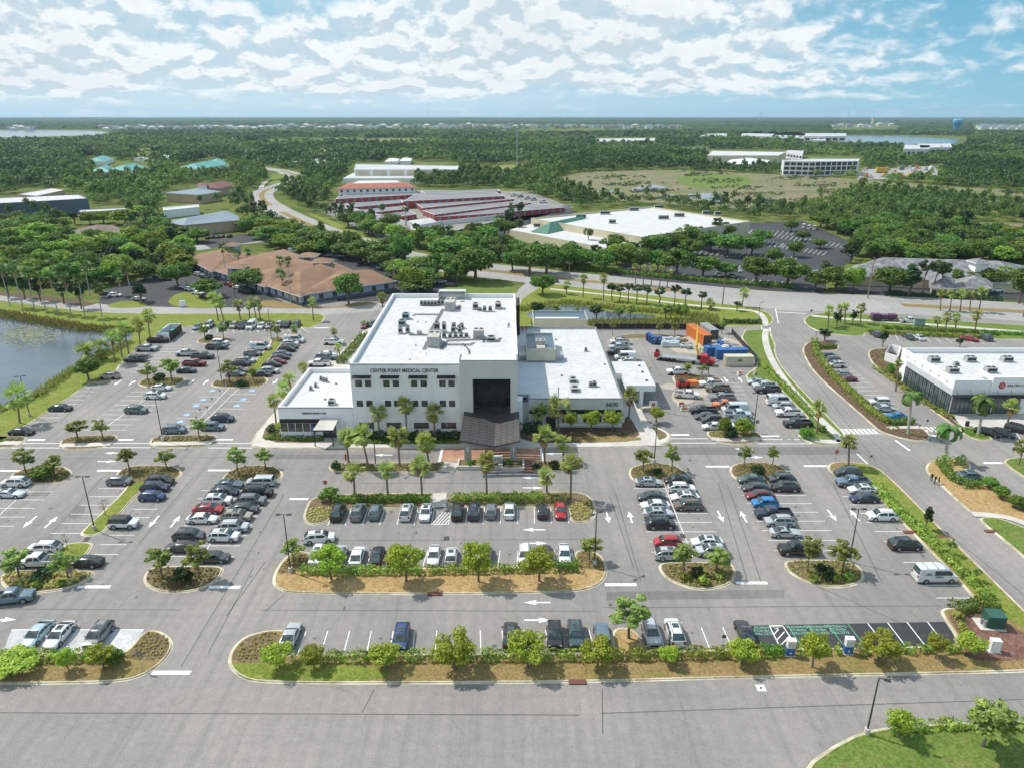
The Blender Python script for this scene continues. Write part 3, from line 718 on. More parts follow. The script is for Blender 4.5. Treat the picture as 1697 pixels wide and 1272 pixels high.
for poly,m in (([(-80,1140),(400,1140),(997,1139),(999,1183),(0,1180),(-80,1180)],'patch_warm'),([(113,857),(126,838),(142,838),(139,852),(128,858)],'patch_dark'),([(60,812),(86,812),(78,821),(48,821)],'patch_dark'),([(1005,980),(1300,976),(1300,990),(1005,994)],'patch_dark'),([(700,884),(720,884),(718,893),(694,893)],'patch_warm'),([(750,884),(776,884),(772,891),(748,891)],'patch_warm'),([(440,752),(700,752),(690,760),(440,760)],'patch_dark'),([(1110,740),(1420,740),(1430,752),(1105,752)],'patch_dark'),([(240,590),(262,570),(272,570),(250,592)],'patch_dark')):
 sheet('asphalt_patch',poly,m,.003,'repaired area of asphalt')
structure(ML.build('road_markings'),'white and green painted parking lines and stop bars')
ARR = MB()
def arrow(px,py,d,L=3.6):
 c = G(px,py); mt = Matrix.Rotation({'R': 0,'U': math.pi / 2,'L': math.pi,'D': -math.pi / 2}[d],3,'Z')
 P = [(-L / 2,-.14),(L * .08,-.14),(L * .0,-.55),(L / 2,0),(L * .0,.55),(L * .08,.14),(-L / 2,.14)]
 vs = [mt @ Vector((x,y,0)) + c + Vector((0,0,.013)) for x,y in P]
 ARR.add(vs,[(0,1,5,6),(1,2,3),(1,3,5),(5,3,4)],'white_line')
for px,py,d in ((880.7,790.7,'L'),(883,807.6,'R'),(917.6,750.8,'L'),(635,753.3,'L'),(884.8,877,'L'),(887.6,899.3,'R'),(890,997.5,'L'),(892,1026.7,'R'),(49.5,864,'D'),(85,864,'U'),(255,863.5,'D'),(290.6,863,'U'),(1044.8,856,'U'),(1007,856,'D'),(1194,855,'D'),(1232,855,'U'),(1378.7,853,'D'),(1416.5,853,'U'),
                  (177,764,'R'),(188,750,'L'),(4,1026,'R'),(195,634,'D'),(219,634,'U'),(317,633,'D'),(341,633,'U'),(456,632,'D'),(1203,629,'D'),(1227,629,'U'),(1250,757,'R'),(1232,743,'L')):
 arrow(px,py,d)
structure(ARR.build('lane_arrows'),'white painted lane arrows')
HC = MB()
for px,py in ((352,647),(337,662),(325,671.5),(310,686.6),(299,698),(417.7,647),(404,661),(393,671.5)):
 c = G(px,py)
 HC.sheet([(c.x - .75,c.y - .75),(c.x + .75,c.y - .75),(c.x + .75,c.y + .75),(c.x - .75,c.y + .75)],.010,'blue_line')
 for a in range(8):
  t = math.pi * (.95 + a * .16)
  line(HC,(c.x + .42 * math.cos(t),c.y - .1 + .42 * math.sin(t)),(c.x + .42 * math.cos(t + .5),c.y - .1 + .42 * math.sin(t + .5)),.12,.014)
 line(HC,(c.x - .1,c.y + .55),(c.x - .05,c.y),.14,.014); line(HC,(c.x - .05,c.y),(c.x + .4,c.y - .05),.14,.014)
structure(HC.build('accessible_symbols'),'blue and white accessible parking symbols')
FONT_KW = {}
def text(name,body,loc,size,m,rot=(R(90),0,0),parent=None,ext=.04,align='CENTER',sx=1.):
 cu = bpy.data.curves.new(name,'FONT'); cu.body = body; cu.size = size; cu.extrude = ext
 cu.align_x = align; cu.align_y = 'CENTER'
 cu.space_line = .95; cu.offset = size * .004 if ext > .01 else 0.
 cu.materials.append(M[m])
 t = bpy.data.objects.new(name,cu); COL.objects.link(t)
 bpy.context.view_layer.update()
 me = bpy.data.meshes.new_from_object(t.evaluated_get(bpy.context.evaluated_depsgraph_get()))
 bpy.data.objects.remove(t)
 o = link_mesh(name,me,parent)
 o.location = loc; o.rotation_euler = rot; o.scale = (sx,1,1)
 return o
for px,py in ((1262,1044),(1323,1043),(1355,1042.5),(1388,1042)):
 c = G(px,py)
 t = text('bay_lettering','ELECTRIC\nVEHICLE\nCHARGING',(c.x,c.y,.018),.62,'green_text',rot=(0,0,math.pi),ext=.002,sx=.9)
 tag(t,kind='structure')
c = G(1286,1039)
tag(text('bay_lettering','NO\nPARKING',(c.x,c.y,.018),.42,'white_line',rot=(0,0,math.pi),ext=.002,sx=.8),kind='structure')
# iron gratings and small square marks
_d = MB()
for poly in ([(736,888),(745,888),(744,895),(735,895)],[(143,888.5),(151,889.5),(145,897),(136,896.5)],[(1126,884),(1134,884),(1137,891),(1129,891)]):
 _d.sheet(W2(poly),.02,'copper')
for px,py in ((957,1130),(721,984),(1508,881.5),(1643,880),(1563,889)):
 c = G(px,py); _d.box((c.x,c.y,.08),(2.,.7,.14),'rust')
structure(_d.build('drain_grates'),'iron drain gratings and inlets in the asphalt')
_d = MB(); c = G(1261,1139)
_d.sheet([(c.x - .5,c.y - .5),(c.x + .5,c.y - .5),(c.x + .5,c.y + .5),(c.x - .5,c.y + .5)],.011,'white_line').sheet([(c.x - .14,c.y - .14),(c.x + .14,c.y - .14),(c.x + .14,c.y + .14),(c.x - .14,c.y + .14)],.015,'black')
structure(_d.build('survey_mark'),'white square survey mark painted on the front road')
# ---------------------------------------------------------------- buildings
def flat_block(root,poly,zt,wall='white_wall',roof='roof_white',par=1.0,th=.32,cop='coping',z0=0.,name=''):
 """walls, a sunk flat roof and a parapet with its coping, as parts of ROOT"""
 poly = ccw([tuple(p[:2]) for p in poly]); n = len(poly)
 zr = zt - par
 q = offset(poly,th)
 w = MB()
 w.add([(x,y,z0) for x,y in poly] + [(x,y,zt) for x,y in poly],[(i,(i + 1) % n,n + (i + 1) % n,n + i) for i in range(n)],wall)
 w.add([(x,y,zt) for x,y in q] + [(x,y,zr) for x,y in q],[(i,(i + 1) % n,n + (i + 1) % n,n + i) for i in range(n)],wall)
 w.build('wall',parent=root)
 MB().sheet(q,zr,roof).build('roof',parent=root)
 a,b = offset(poly,-.04),offset(poly,th + .04)
 c = MB()
 rings = [[(x,y,zt - .10) for x,y in a],[(x,y,zt + .05) for x,y in a],[(x,y,zt + .05) for x,y in b],[(x,y,zt - .08) for x,y in b]]
 vs = [v for r in rings for v in r]
 c.add(vs,[(k * n + i,k * n + (i + 1) % n,(k + 1) * n + (i + 1) % n,(k + 1) * n + i) for k in range(3) for i in range(n)],cop)
 c.build('coping',parent=root)
 return zr
def window(root,x0,x1,z0,z1,Y,fr='dark_metal',cols=1,rows=1,d=.06,gl='glass'):
 f = MB(); t = .07
 f.bx(x0,x1,Y - d,Y,z1 - t,z1,fr).bx(x0,x1,Y - d - .03,Y,z0,z0 + t,fr)
 f.bx(x0,x0 + t,Y - d,Y,z0 + t,z1 - t,fr).bx(x1 - t,x1,Y - d,Y,z0 + t,z1 - t,fr)
 for i in range(1,cols):
  x = x0 + (x1 - x0) * i / cols; f.bx(x - .03,x + .03,Y - d + .01,Y,z0 + t,z1 - t,fr)
 for i in range(1,rows):
  z = z0 + (z1 - z0) * i / rows; f.bx(x0 + t,x1 - t,Y - d + .015,Y,z - .03,z + .03,fr)
 o = f.build('window',parent=root)
 MB().add([(x0 + t,Y - .02,z0 + t),(x1 - t,Y - .02,z0 + t),(x1 - t,Y - .02,z1 - t),(x0 + t,Y - .02,z1 - t)],[(0,1,2,3)],gl).build('pane',parent=o)
 return o
YF = G(600,725).y
ZT = ZQ(603,YF)
mc = empty('medical_center',(0,0,0),label='white three storey medical centre with low wings, flat white roofs and dark slatted entrance canopy',cat='medical building')
YP = YF - 1.1
xa,xb,xc = XQ(579,YF,ZT),XQ(762,YF,ZT),XQ(858,YP,ZT)
ZP = ZQ(598,YP)
bl,br = G(651,487,ZT),G(853,487,ZT)
xo0,xo1 = XQ(783,YP,12.),XQ(846,YP,12.)
zo = ZQ(628,YP)
YR = YP + 3.6
tower = [(xa,YF),(xb,YF),(xb,YR + .3),(xc,YR + .3),(br.x,br.y),(bl.x,bl.y)]
ZR = flat_block(mc,tower,ZT,'white_wall',cop='white_wall2')
MB().bx(xa - .05,xb,YF - .07,YF - .001,ZT - .14,ZT + .07,'coping').build('coping',parent=mc)
# projecting entrance portal: two piers and a deep header round a recessed louvred glass wall
p = MB()
p.bx(xb - .05,xo0,YP,YR + .32,0,ZP,'beige_wall').bx(xo1,xc,YP,YR + .32,0,ZP,'beige_wall').bx(xo0,xo1,YP,YR + .32,zo,ZP,'beige_wall')
p.bx(xb - .09,xc + .04,YP - .04,YP + .3,ZP,ZP + .08,'coping').bx(xb - .09,xb + .2,YP + .3,YR + .32,ZP,ZP + .08,'coping').bx(xc - .25,xc + .04,YP + .3,YR + .32,ZP,ZP + .08,'coping')
p.build('portal',parent=mc)
p = MB()
p.add([(xo0,YR,0),(xo1,YR,0),(xo1,YR,zo),(xo0,YR,zo)],[(0,1,2,3)],'glass')
for k in range(26):
 z = 6.2 + k * .30
 if z < zo - .1: p.box(((xo0 + xo1) / 2,YR - .15,z),(xo1 - xo0 - .1,.14,.03),'dark_metal')
for k in range(4):
 x = xo0 + (xo1 - xo0) * (k + .5) / 4; p.bx(x - .04,x + .04,YR - .2,YR - .1,6.,zo,'dark_metal')
p.bx(xo0,xo0 + .16,YR - .9,YR,5.5,zo,'dark_metal').bx(xo1 - .16,xo1,YR - .9,YR,5.5,zo,'dark_metal').bx(xo0 + .16,xo1 - .16,YR - .9,YR,zo - .16,zo,'dark_metal')
p.build('louvred_glazing',parent=mc)
# panel joints of the tower front (fine recessed lines, kept as slim dark strips)
j = MB()
for px in (623,668,716):
 x = XQ(px,YF,8); j.bx(x - .015,x + .015,YF - .006,YF + .01,.2,ZT - .15,'beige_wall')
for z in (4.6,9.0,13.2):
 j.bx(xa + .05,xb - .1,YF - .004,YF + .01,z - .012,z + .012,'beige_wall')
j.build('panel_joint',parent=mc)
for x0,x1 in ((588.5,599.4),(604.4,614.5),(634.7,644.9),(650.6,660.7),(681,691),(696.8,707),(727.8,738),(743,753.2)):
 window(mc,XQ(x0,YF,12.6),XQ(x1,YF,12.6),ZQ(640,YF),ZQ(630,YF),YF,cols=1,gl='glass_reflect_tint')
for x0,x1 in ((591,601.2),(606.8,617),(638,648),(653,662.6),(683.4,693),(698.7,708.6),(729,739),(744,754)):
 window(mc,XQ(x0,YF,8),XQ(x1,YF,8),ZQ(672.8,YF),ZQ(663.2,YF),YF,cols=1)
for x0,x1 in ((595,620),(641,665.4),(686,711),(731.4,756)):
 window(mc,XQ(x0,YF,2.5),XQ(x1,YF,2.5),ZQ(709,YF),ZQ(699.5,YF),YF,cols=4)
for x0,x1 in ((584,615.3),(630.5,661.8),(677.4,708.6),(724.4,755)):
 a = MB(); u,v,z = XQ(x0,YF,13),XQ(x1,YF,13),ZQ(626,YF) + .22
 a.add([(u,YF,z + .30),(v,YF,z + .30),(v,YF - .95,z + .02),(u,YF - .95,z + .02),(u,YF,z + .27),(v,YF,z + .27),(v,YF - .95,z - .06),(u,YF - .95,z - .06)],[(0,3,2,1),(4,5,6,7),(3,7,6,2),(0,4,7,3),(1,2,6,5)],'dark_metal')
 for k in range(9):
  x = u + (v - u) * (k + .5) / 9; a.box((x,YF - .48,z + .19),(.05,.9,.05),'dark_metal',tilt=Matrix.Rotation(R(19),4,'X'))
 a.build('window_awning',parent=mc)
xt0,xt1 = XQ(613,YF,15),XQ(726,YF,15)
zt_ = ZQ(614.2,YF)
t = text('sign_lettering','CENTER POINT MEDICAL CENTER',((xt0 + xt1) / 2,YF - .06,zt_),1.08,'text_dark',parent=mc)
bpy.context.view_layer.update()
t.scale = ((xt1 - xt0) / t.dimensions.x,1,1)
# west wing
YW = YF - .05
zw = ZQ(674.5,YW)
xw0,xw1 = XQ(460,YW,zw),XQ(583.5,YW,zw)
wbl = G(512,610,zw)
zrw = flat_block(mc,[(xw0,YW),(xw1,YW),(xa + .3,YF + .3),(xa + .3 ,wbl.y),(wbl.x,wbl.y)],zw,'white_wall2',par=.95,cop='white_wall2')
MB().bx(xw0 - .05,xw1 - .1,YW - .07,YW - .001,zw - .14,zw + .07,'coping').build('coping',parent=mc)
bx0,bx1 = XQ(462.5,YW,4.5),XQ(559,YW,4.5)
zb0,zb1 = .02,ZQ(693.5,YW)
b = MB(); b.bx(bx0,bx1,YW - .012,YW + .02,3.25,zb1,'dark_metal').build('fascia_band',parent=mc)
for k in range(5):
 x = bx0 + (XQ(526,YW,3) - bx0) * k / 5; window(mc,x + .12,x + (XQ(526,YW,3) - bx0) / 5 - .05,1.5,3.2,YW)
d = MB(); xd0,xd1 = XQ(535,YW,2),XQ(557,YW,2)
d.bx(xd0,xd1,YW - .05,YW,.12,3.1,'dark_metal'); d.bx(xd0 + .1,xd1 - .1,YW - .07,YW - .05,.2,2.9,'glass'); d.bx((xd0 + xd1) / 2 - .05,(xd0 + xd1) / 2 + .05,YW - .09,YW - .07,.2,2.9,'dark_metal')
d.build('door',parent=mc)
cn = MB(); x0,x1 = XQ(527,YW - 1.5,3.8),XQ(559,YW - 1.5,3.8)
cn.add([(x0 + .4,YW,4.5),(x1 + .1,YW,4.5),(x1 - .3,YW - 4.3,3.6),(x0 - .4,YW - 4.3,3.6),(x0 + .4,YW,4.35),(x1 + .1,YW,4.35),(x1 - .3,YW - 4.3,3.42),(x0 - .4,YW - 4.3,3.42)],[(0,3,2,1),(4,5,6,7),(3,7,6,2),(0,4,7,3),(1,2,6,5)],'concrete')
cn.box(((x0 + x1) / 2 - .35,YW - 4.32,3.52),(x1 - x0 + .3,.1,.26),'dark_metal')
for x in (x0 - .2,x1 - .5): cn.bx(x - .08,x + .08,YW - 4.2,YW - 4.04,.1,3.45,'dark_metal')
cn.build('door_canopy',parent=mc)
xt0,xt1 = XQ(500,YW,6),XQ(540,YW,6)
t = text('sign_lettering','FRESENIUS KIDNEY CARE',((xt0 + xt1) / 2,YW - .05,ZQ(684.3,YW)),.5,'text_dark',parent=mc)
bpy.context.view_layer.update(); t.scale = ((xt1 - xt0) / t.dimensions.x,1,1)
for x,z in ((571,2.9),):
 xx = XQ(x,YW,3); MB().bx(xx - .12,xx + .12,YW - .1,YW,2.3,3.9,'white').build('wall_light',parent=mc)
# east wing
YE = G(1000,708.5).y
ze = ZQ(660.5,YE)
xe0,xe1 = XQ(876,YE,ze),XQ(1033,YE,ze)
ebr,ebl = G(988,542,ze),G(876,542,ze)
zre = flat_block(mc,[(xe0,YE),(xe1,YE),(ebr.x,ebr.y),(br.x - .4,ebr.y),(xc - .3,YR + 1.),(xc - .3,YE + 2.2),(xe0,YE + 2.2)],ze,'sage_wall',par=.55)
e = MB()  # entrance corner beside the portal: a lower greige wall set back
e.bx(xc - .3,xe0,YE + 1.2,YE + 2.2,0,ze - 1.3,'beige_wall'); e.bx(xc - .1,XQ(866,YE,5),YE - 1.2,YE + 1.2,0,ze + .1,'white_wall2')
e.build('entrance_corner',parent=mc)
zb = ZQ(678.2,YE)
e = MB(); e.bx(xe0 + .2,xe1 - .25,YE - .03,YE + .02,ZQ(685,YE),zb,'dark_metal'); e.build('fascia_band',parent=mc)
for x0,x1 in ((932.5,956.8),(967,997),(1001.6,1026)):
 window(mc,XQ(x0,YE,3),XQ(x1,YE,3),ZQ(698.3,YE),ZQ(686,YE),YE,cols=3)
window(mc,XQ(905,YE,2),XQ(921,YE,2),.15,ZQ(689,YE),YE,cols=2)
e = MB()
for x0,x1 in ((957,966.8),(997.2,1001.4)):
 e.bx(XQ(x0,YE,3),XQ(x1,YE,3),YE - .05,YE,ZQ(699,YE),ZQ(686,YE),'white_wall2')
e.bx(XQ(924,YE,2),XQ(1031,YE,2),YE - .04,YE,.5,1.1,'white_wall2'); e.build('wall_panel',parent=mc)
text('sign_lettering','6600',(XQ(1014.3,YE,6),YE - .06,ZQ(669.8,YE)),1.28,'text_dark',parent=mc)
# blue seam-metal penthouse on the east wing, and the long one at its back
def penthouse(x0,x1,yf,yt,yb,z0,h,legs=True,light=True):
 """front wall x0..x1 between rows yf (foot) and yt; roof reaching back to row yb"""
 A = G((x0 + x1) / 2,yf,z0).y
 zt = ZQ(yt,A); B = G((x0 + x1) / 2,yb,zt - .4).y
 u,v = XQ(x0,A,zt),XQ(x1,A,zt)
 m = MB(); m.bx(u,v,A,B,z0 + .3,zt - .55,'cream')
 m.bx(u,v,A,A + .12,zt - .55,zt,'cream').bx(u,u + .12,A + .12,B,zt - .55,zt,'sage_wall').bx(v - .12,v,A + .12,B,zt - .55,zt,'sage_wall').bx(u + .12,v - .12,B - .12,B,zt - .55,zt,'sage_wall')
 m.build('penthouse',parent=mc)
 m = MB(); m.sheet([(u + .12,A + .12),(v - .12,A + .12),(v - .12,B - .12),(u + .12,B - .12)],zt - .5,'blue_metal')
 k = u + .5
 while k < v - .3:
  m.bx(k - .03,k + .03,A + .15,B - .15,zt - .5,zt - .42,'blue_metal'); k += .55
 m.build('seam_roof',parent=mc)
 return u,v,A,B,zt
u,v,A,B,zt = penthouse(872.5,921,600,578.5,554,zre,3)
m = MB(); xm = (u + v) / 2
m.bx(xm - 1.0,xm + 1.0,A + 1.,A + 3.6,zt - .4,zt - .1,'unit').bx(xm - 1.1,xm + 1.1,A + 3.8,A + 5.6,zt - .4,zt + .9,'unit')
for k in (-.5,.5): m.cyl((xm + k,A + 4.7,zt + .9),.38,.06,'black',12)
m.build('roof_ventilator',parent=mc)
m = MB()
for s,x in ((-1,u),(1,v)):
 for y in (A + .4,A + 3.5):
  m.box((x + s * .9,y,zre + 1.5),(1.8,.12,.12),'steel'); m.box((x + s * 1.8,y,zre + .75),(.12,.12,1.5),'steel')
 m.box((x + s * .9,A + 2.,zre + 1.58),(1.8,3.2,.05),'steel')
 m.build('service_platform',parent=mc); m = MB()
u,v,A,B,zt = penthouse(884,974,546,529,517,2.,5)
MB().bx(u + .6,v - 2.5,A + 1.4,A + 2.6,zt - .42,zt - .1,'white').build('roof_ventilator',parent=mc)
# exterior ladder-like louvre stack on the tower's east side
l = MB(); x = xc + .5
for k in range(22):
 l.box((x,190.,1. + k * .62),(.9,9.,.06),'dark_metal')
for y in (186.,194.): l.box((x + .4,y,7.4),(.1,.1,13.6),'dark_metal')
l.build('louvre_stack',parent=mc)
# porte-cochere on the east side
zc = 4.95
pc = MB()
poly = [G(1013,599,zc),G(1067.5,599,zc),G(1087,638.7,zc),G(1038,638.7,zc),G(1030.5,618.6,zc),G(1018.5,618.6,zc)]
pc.prism(poly,zc - 1.35,zc,'white_wall2','roof_white',bottom=True)
pc.build('drive_canopy',parent=mc)
for px,py in ((1061.5,673),(1052,628)):
 q = G(px,py); MB().bx(q.x - .4,q.x + .4,q.y - .4,q.y + .4,0,zc - 1.3,'white_wall2').build('canopy_column',parent=mc)
for px,py in ((1059.5,606.5),(1064.5,617),(1071.5,631)):
 q = G(px,py,zc); tag(MB().cyl((0,0,0),.22,.22,'dark_metal',10).cyl((0,0,.22),.3,.06,'dark_metal',10).build('roof_vent',loc=(q.x,q.y,zc)),'small dark vent cap on the east drive canopy','roof vent','vent caps on the drive canopy roof')
# butterfly slatted canopy over the entrance, on two stone columns
YC0,zs,zv = 118.4,6.25,5.2
fl = Vector((XQ(762,YC0,zs),YC0,zs)); fc = Vector((XQ(819,YC0,zv),YC0,zv)); fr_ = Vector((XQ(861,YC0,zs),YC0,zs))
bl_ = Vector((fl.x,YF - 1.2,zs)); bc = Vector((fc.x,YR - .4,zv)); brr = Vector((fr_.x - .1,YR - .4,zs)); bl2 = Vector((xo0 + .05,YR - .4,zv + (zs - zv) * (fc.x - xo0) / (fc.x - fl.x)))
sl = MB()
def wing(a0,a1,b0,b1,n):
 for k in range(n):
  t = (k + .5) / n
  p0,p1 = a0.lerp(b0,t),a1.lerp(b1,t)
  w = .86 / 2; dz = .06
  sl.add([p0 + Vector((0,-w,-dz)),p1 + Vector((0,-w,-dz)),p1 + Vector((0,w,dz)),p0 + Vector((0,w,dz)),p0 + Vector((0,-w,-dz - .05)),p1 + Vector((0,-w,-dz - .05)),p1 + Vector((0,w,dz - .05)),p0 + Vector((0,w,dz - .05))],
               [(0,1,2,3),(7,6,5,4),(0,4,5,1),(2,6,7,3),(1,5,6,2),(3,7,4,0)],'slat')
  sl.add([p0 + Vector((0,w * .72,dz + .02)),p1 + Vector((0,w * .72,dz + .02)),p1 + Vector((0,w,dz + .04)),p0 + Vector((0,w,dz + .04))],[(0,1,2,3)],'slat_lit_edge')
nsl = round((bl_.y - YC0) / 1.12)
wing(fl,fc,bl_,Vector((fc.x,bl_.y,zv)),nsl); wing(fc,fr_,Vector((fc.x,bl_.y,zv)),Vector((fr_.x - .05,bl_.y,zs)),nsl)
yy = bl_.y + .25; zl = bl2.z
wing(Vector((bl2.x,yy,zl)),Vector((fc.x,yy,zv)),bl2,bc,3); wing(Vector((fc.x,yy,zv)),Vector((xo1 - .05,yy,zs - .15)),bc,Vector((xo1 - .05,bc.y,zs - .15)),3)
sl.build('canopy_slat',parent=mc)
fr = MB()
for p0,p1 in ((fl,fc),(fc,fr_),(fl,bl_),(fr_,Vector((fr_.x,bl_.y,zs))),(fc,bc)):
 dz = Vector((0,0,-.12)); fr.tube([p0 + dz,p1 + dz],.11,'dark_metal',4)
for t in (.25,.5,.75):
 for a0,a1,b0,b1 in ((fl,fc,bl_,Vector((fc.x,bl_.y,zv))),(fc,fr_,Vector((fc.x,bl_.y,zv)),Vector((fr_.x,bl_.y,zs)))):
  dz = Vector((0,0,.05)); fr.tube([a0.lerp(a1,t) + dz,b0.lerp(b1,t) + dz],.035,'slat',4)
fr.build('canopy_frame',parent=mc)
for x0,x1 in ((769.5,781),(845,857)):
 yk = G(775,763).y; x = XQ((x0 + x1) / 2,yk,2.5)
 cm = MB(); cm.bx(x - .62,x + .62,yk - .62,yk + .62,0,3.9,'stone').bx(x - .68,x + .68,yk - .68,yk + .68,3.9,4.15,'concrete')
 cm.tube([(x,yk,4.1),(x,yk,5.55)],.09,'dark_metal',8)
 o = cm.build('entrance_column',parent=mc)
 MB().bx(x - .12,x + .12,yk - .70,yk - .63,2.2,3.3,'white').build('wall_light',parent=o)
# planter wall and monument before the entrance
pl = empty('planter_wall',label='low pale stone planter wall below the slatted entrance canopy',cat='planter')
q0,q1 = G(757,778),G(869,776)
w = MB(); y0 = q0.y; y1 = G(800,764.5).y
for a,b_,yy in ((q0.x,XQ(829,y0,0),y0),(XQ(829.5,y0 - .7,0),q1.x,y0 - .7)):
 w.bx(a,b_,yy,yy + .4,.0,.72,'concrete').bx(a,a + .35,yy + .4,y1,0,.72,'concrete').bx(b_ - .35,b_,yy + .4,y1,0,.72,'concrete')
w.build('wall',parent=pl)
MB().bx(q0.x + .4,q1.x - .4,y0 + .45,y1,.0,.42,'bed').build('soil',parent=pl)
ms = empty('entrance_sign',(XQ(825,y1 - .9,1),y1 - .9,.4),label='small pale monument sign in the entrance planter',cat='sign')
MB().bx(-.85,.85,-.2,.2,0,1.35,'white_wall2').build('sign_block',parent=ms)
MB().bx(-.7,.7,-.23,-.2,.35,1.05,'unit_grey').build('sign_plate',parent=ms)
# ------------------------------------------------ rooftop machinery (each a thing of its own, standing on a roof)
def ac(name,label,px,py,z,sx,sy,h,m,style=0,cat='air conditioner',group='rooftop machinery of the medical centre'):
 q = G(px,py,z); o = empty(name,(q.x,q.y + sy / 2,z),label=label,cat=cat,group=group)
 b = MB()
 b.bx(-sx / 2,sx / 2,-sy / 2,sy / 2,.12,h,m)
 if style == 1:   # large air handler: hood on top, ribs
  b.bx(-sx / 2 - .04,sx / 2 + .04,-sy / 2 - .04,-sy / 2 + .25,h - .12,h + .02,m)
  k = -sx / 2 + .4
  while k < sx / 2 - .2:
   b.bx(k - .03,k + .03,-sy / 2 - .05,-sy / 2,.2,h - .15,m); k += .45
 b.bx(-sx / 2 - .15,sx / 2 + .15,-sy / 2 - .1,sy / 2 + .1,0,.12,'unit_grey')
 b.build('casing',parent=o)
 f = MB()
 nf = max(1,round(sx / 1.3))
 for k in range(nf):
  x = -sx / 2 + sx * (k + .5) / nf
  f.cyl((x,0 if style == 0 else sy * .22,h),min(sx / nf,sy) * .36,.10,'black',12)
 f.build('fan',parent=o)
 g = MB(); g.bx(-sx / 2 + .12,sx / 2 - .12,-sy / 2 - .012 - (.05 if style else 0),-sy / 2,h * .35,h * .8,'black' if style == 0 else 'unit_grey')
 g.build('louvre',parent=o)
 return o
ac('air_handler','largest beige air handler near the middle of the tower roof',718,576,ZR,2.5,5.2,2.3,'unit',1)
ac('air_handler','big beige air handler by the rear parapet of the tower roof',745,516,ZR,2.4,5.4,2.3,'unit',1)
ac('air_handler','beige ribbed unit right of the condenser cluster on the tower roof',793,562,ZR,2.3,2.4,1.9,'unit',1)
ac('air_conditioner','low grey unit at the right end of the roof pipe run',813.5,567,ZR,1.9,2.2,1.0,'unit_grey')
ac('air_conditioner','green unit with red piping on the left of the tower roof',672,530,ZR,1.6,1.6,1.5,'unit_green')
ac('air_conditioner','green unit in front of the red piped one',666,541,ZR,1.6,1.7,1.4,'unit_green')
ac('air_conditioner','grey twin stack left of the round fan',663.5,554,ZR,.9,.9,1.5,'unit_grey')
ac('air_conditioner','grey stack beside the round fan on the tower roof',675.5,553,ZR,.9,.9,1.5,'unit_grey')
for k in range(7):
 ac('condenser',f'{ORD[k]} from the left in the row of dark condensers at the tower roof rear',698.5 + k * 5.8,507.2 - (k > 4) * 1.5,ZR,.8,.8,1.25,'unit_grey')
ac('air_conditioner','pale box unit in the right rear of the tower roof',788,514,ZR,1.4,1.4,1.7,'unit')
ac('air_conditioner','pale box unit nearest the right rear corner of the tower roof',825.5,513,ZR,1.5,2.2,1.7,'unit')
for k,(x,y) in enumerate(((795,516),(803,517),(812.5,517))):
 ac('condenser',f'{ORD[k]} from the left of three small condensers at the right rear',x,y,ZR,.9,.9,1.3 if k else .8,'unit_grey')
ac('air_conditioner','tall grey exhaust unit behind the middle air handler',724,549,ZR,1.3,1.2,2.0,'unit_grey')
ac('air_conditioner','tall slim unit right of the exhaust unit',736,552,ZR,.9,1.1,2.4,'unit')
for k,(x,y,h) in enumerate(((736,561,1.2),(746,561,.9),(755,560.5,.9),(764,560.5,.9),(773,560,.9))):
 ac('condenser',f'{ORD[k]} from the left in the front row of the middle cluster',x,y,ZR,.85,.85,h,'unit_grey' if k else 'unit_green')
for k,(x,y,h) in enumerate(((751,552,1.4),(752,546,1.4),(761,547,1.),(765,545,1.1),(762,553,1.3))):
 ac('condenser',f'{["left front", "left rear", "middle rear", "right rear", "round faced front"][k]} condenser of the back cluster on the tower roof',x,y,ZR,.95,.95,h,'unit' if k == 4 else 'unit_grey')
ac('air_conditioner','lone grey unit by the front edge of the west wing roof',549,672,zrw,1.3,1.4,1.15,'unit_grey')
for k,(x,y) in enumerate(((515,647),(532,631),(536.5,633),(541,634),(523,642))):
 ac('condenser',f'{["leftmost dark", "left rear", "middle rear", "right rear", "small pale"][k]} condenser on the west wing roof',x,y,zrw,.6,.6,.9,'unit_grey')
ac('air_conditioner','rear of the two flat grey units on the east wing roof',950,635,zre,1.5,2.4,.85,'unit_grey')
ac('air_conditioner','front of the two flat grey units on the east wing roof',953,650,zre,1.6,2.6,.85,'unit_grey')
ac('condenser','left of the small paired condensers on the east wing roof',979,641.5,zre,.8,.8,1.,'unit_grey')
ac('condenser','right of the small paired condensers on the east wing roof',985,641,zre,1.0,.9,1.1,'unit_grey')
ac('condenser','small tan vent unit at the rear of the east wing roof',971,583,zre,.7,.7,.9,'unit')
# roof screens, walk pads, pipes: parts of the building
rp = MB()
q = G(749,498,ZR); rp.bx(q.x - 3.6,q.x + 3.6,q.y + 3.4,q.y + 3.6,ZR,ZR + 2.2,'beige_wall').bx(q.x - 3.6,q.x - 3.45,q.y + .5,q.y + 3.4,ZR,ZR + 2.2,'beige_wall').bx(q.x + 3.45,q.x + 3.6,q.y + .5,q.y + 3.4,ZR,ZR + 2.2,'beige_wall').bx(q.x - 3.6,q.x + 3.6,q.y + 1.2,q.y + 3.4,ZR + 2.1,ZR + 2.2,'sage_wall')
rp.build('plant_screen',parent=mc)
wp = MB()
def pad(a,b_,w,z=ZR,m='pad_grey',zz=.03):
 line(wp,G(*a,z),G(*b_,z),w,z + zz,m)
pad((735,512),(712,552),.95); pad((703,580),(709,566),.9); pad((731,580),(737,568),.9); pad((758,513),(762,506),.9); pad((763,501),(770,499),.8); pad((684,524),(690,520),.7); pad((801,568),(804,563),.7); pad((826,567),(829,560),.8); pad((781,571),(786,568),.8)
wp.build('walk_pad',parent=mc)
pp = MB()
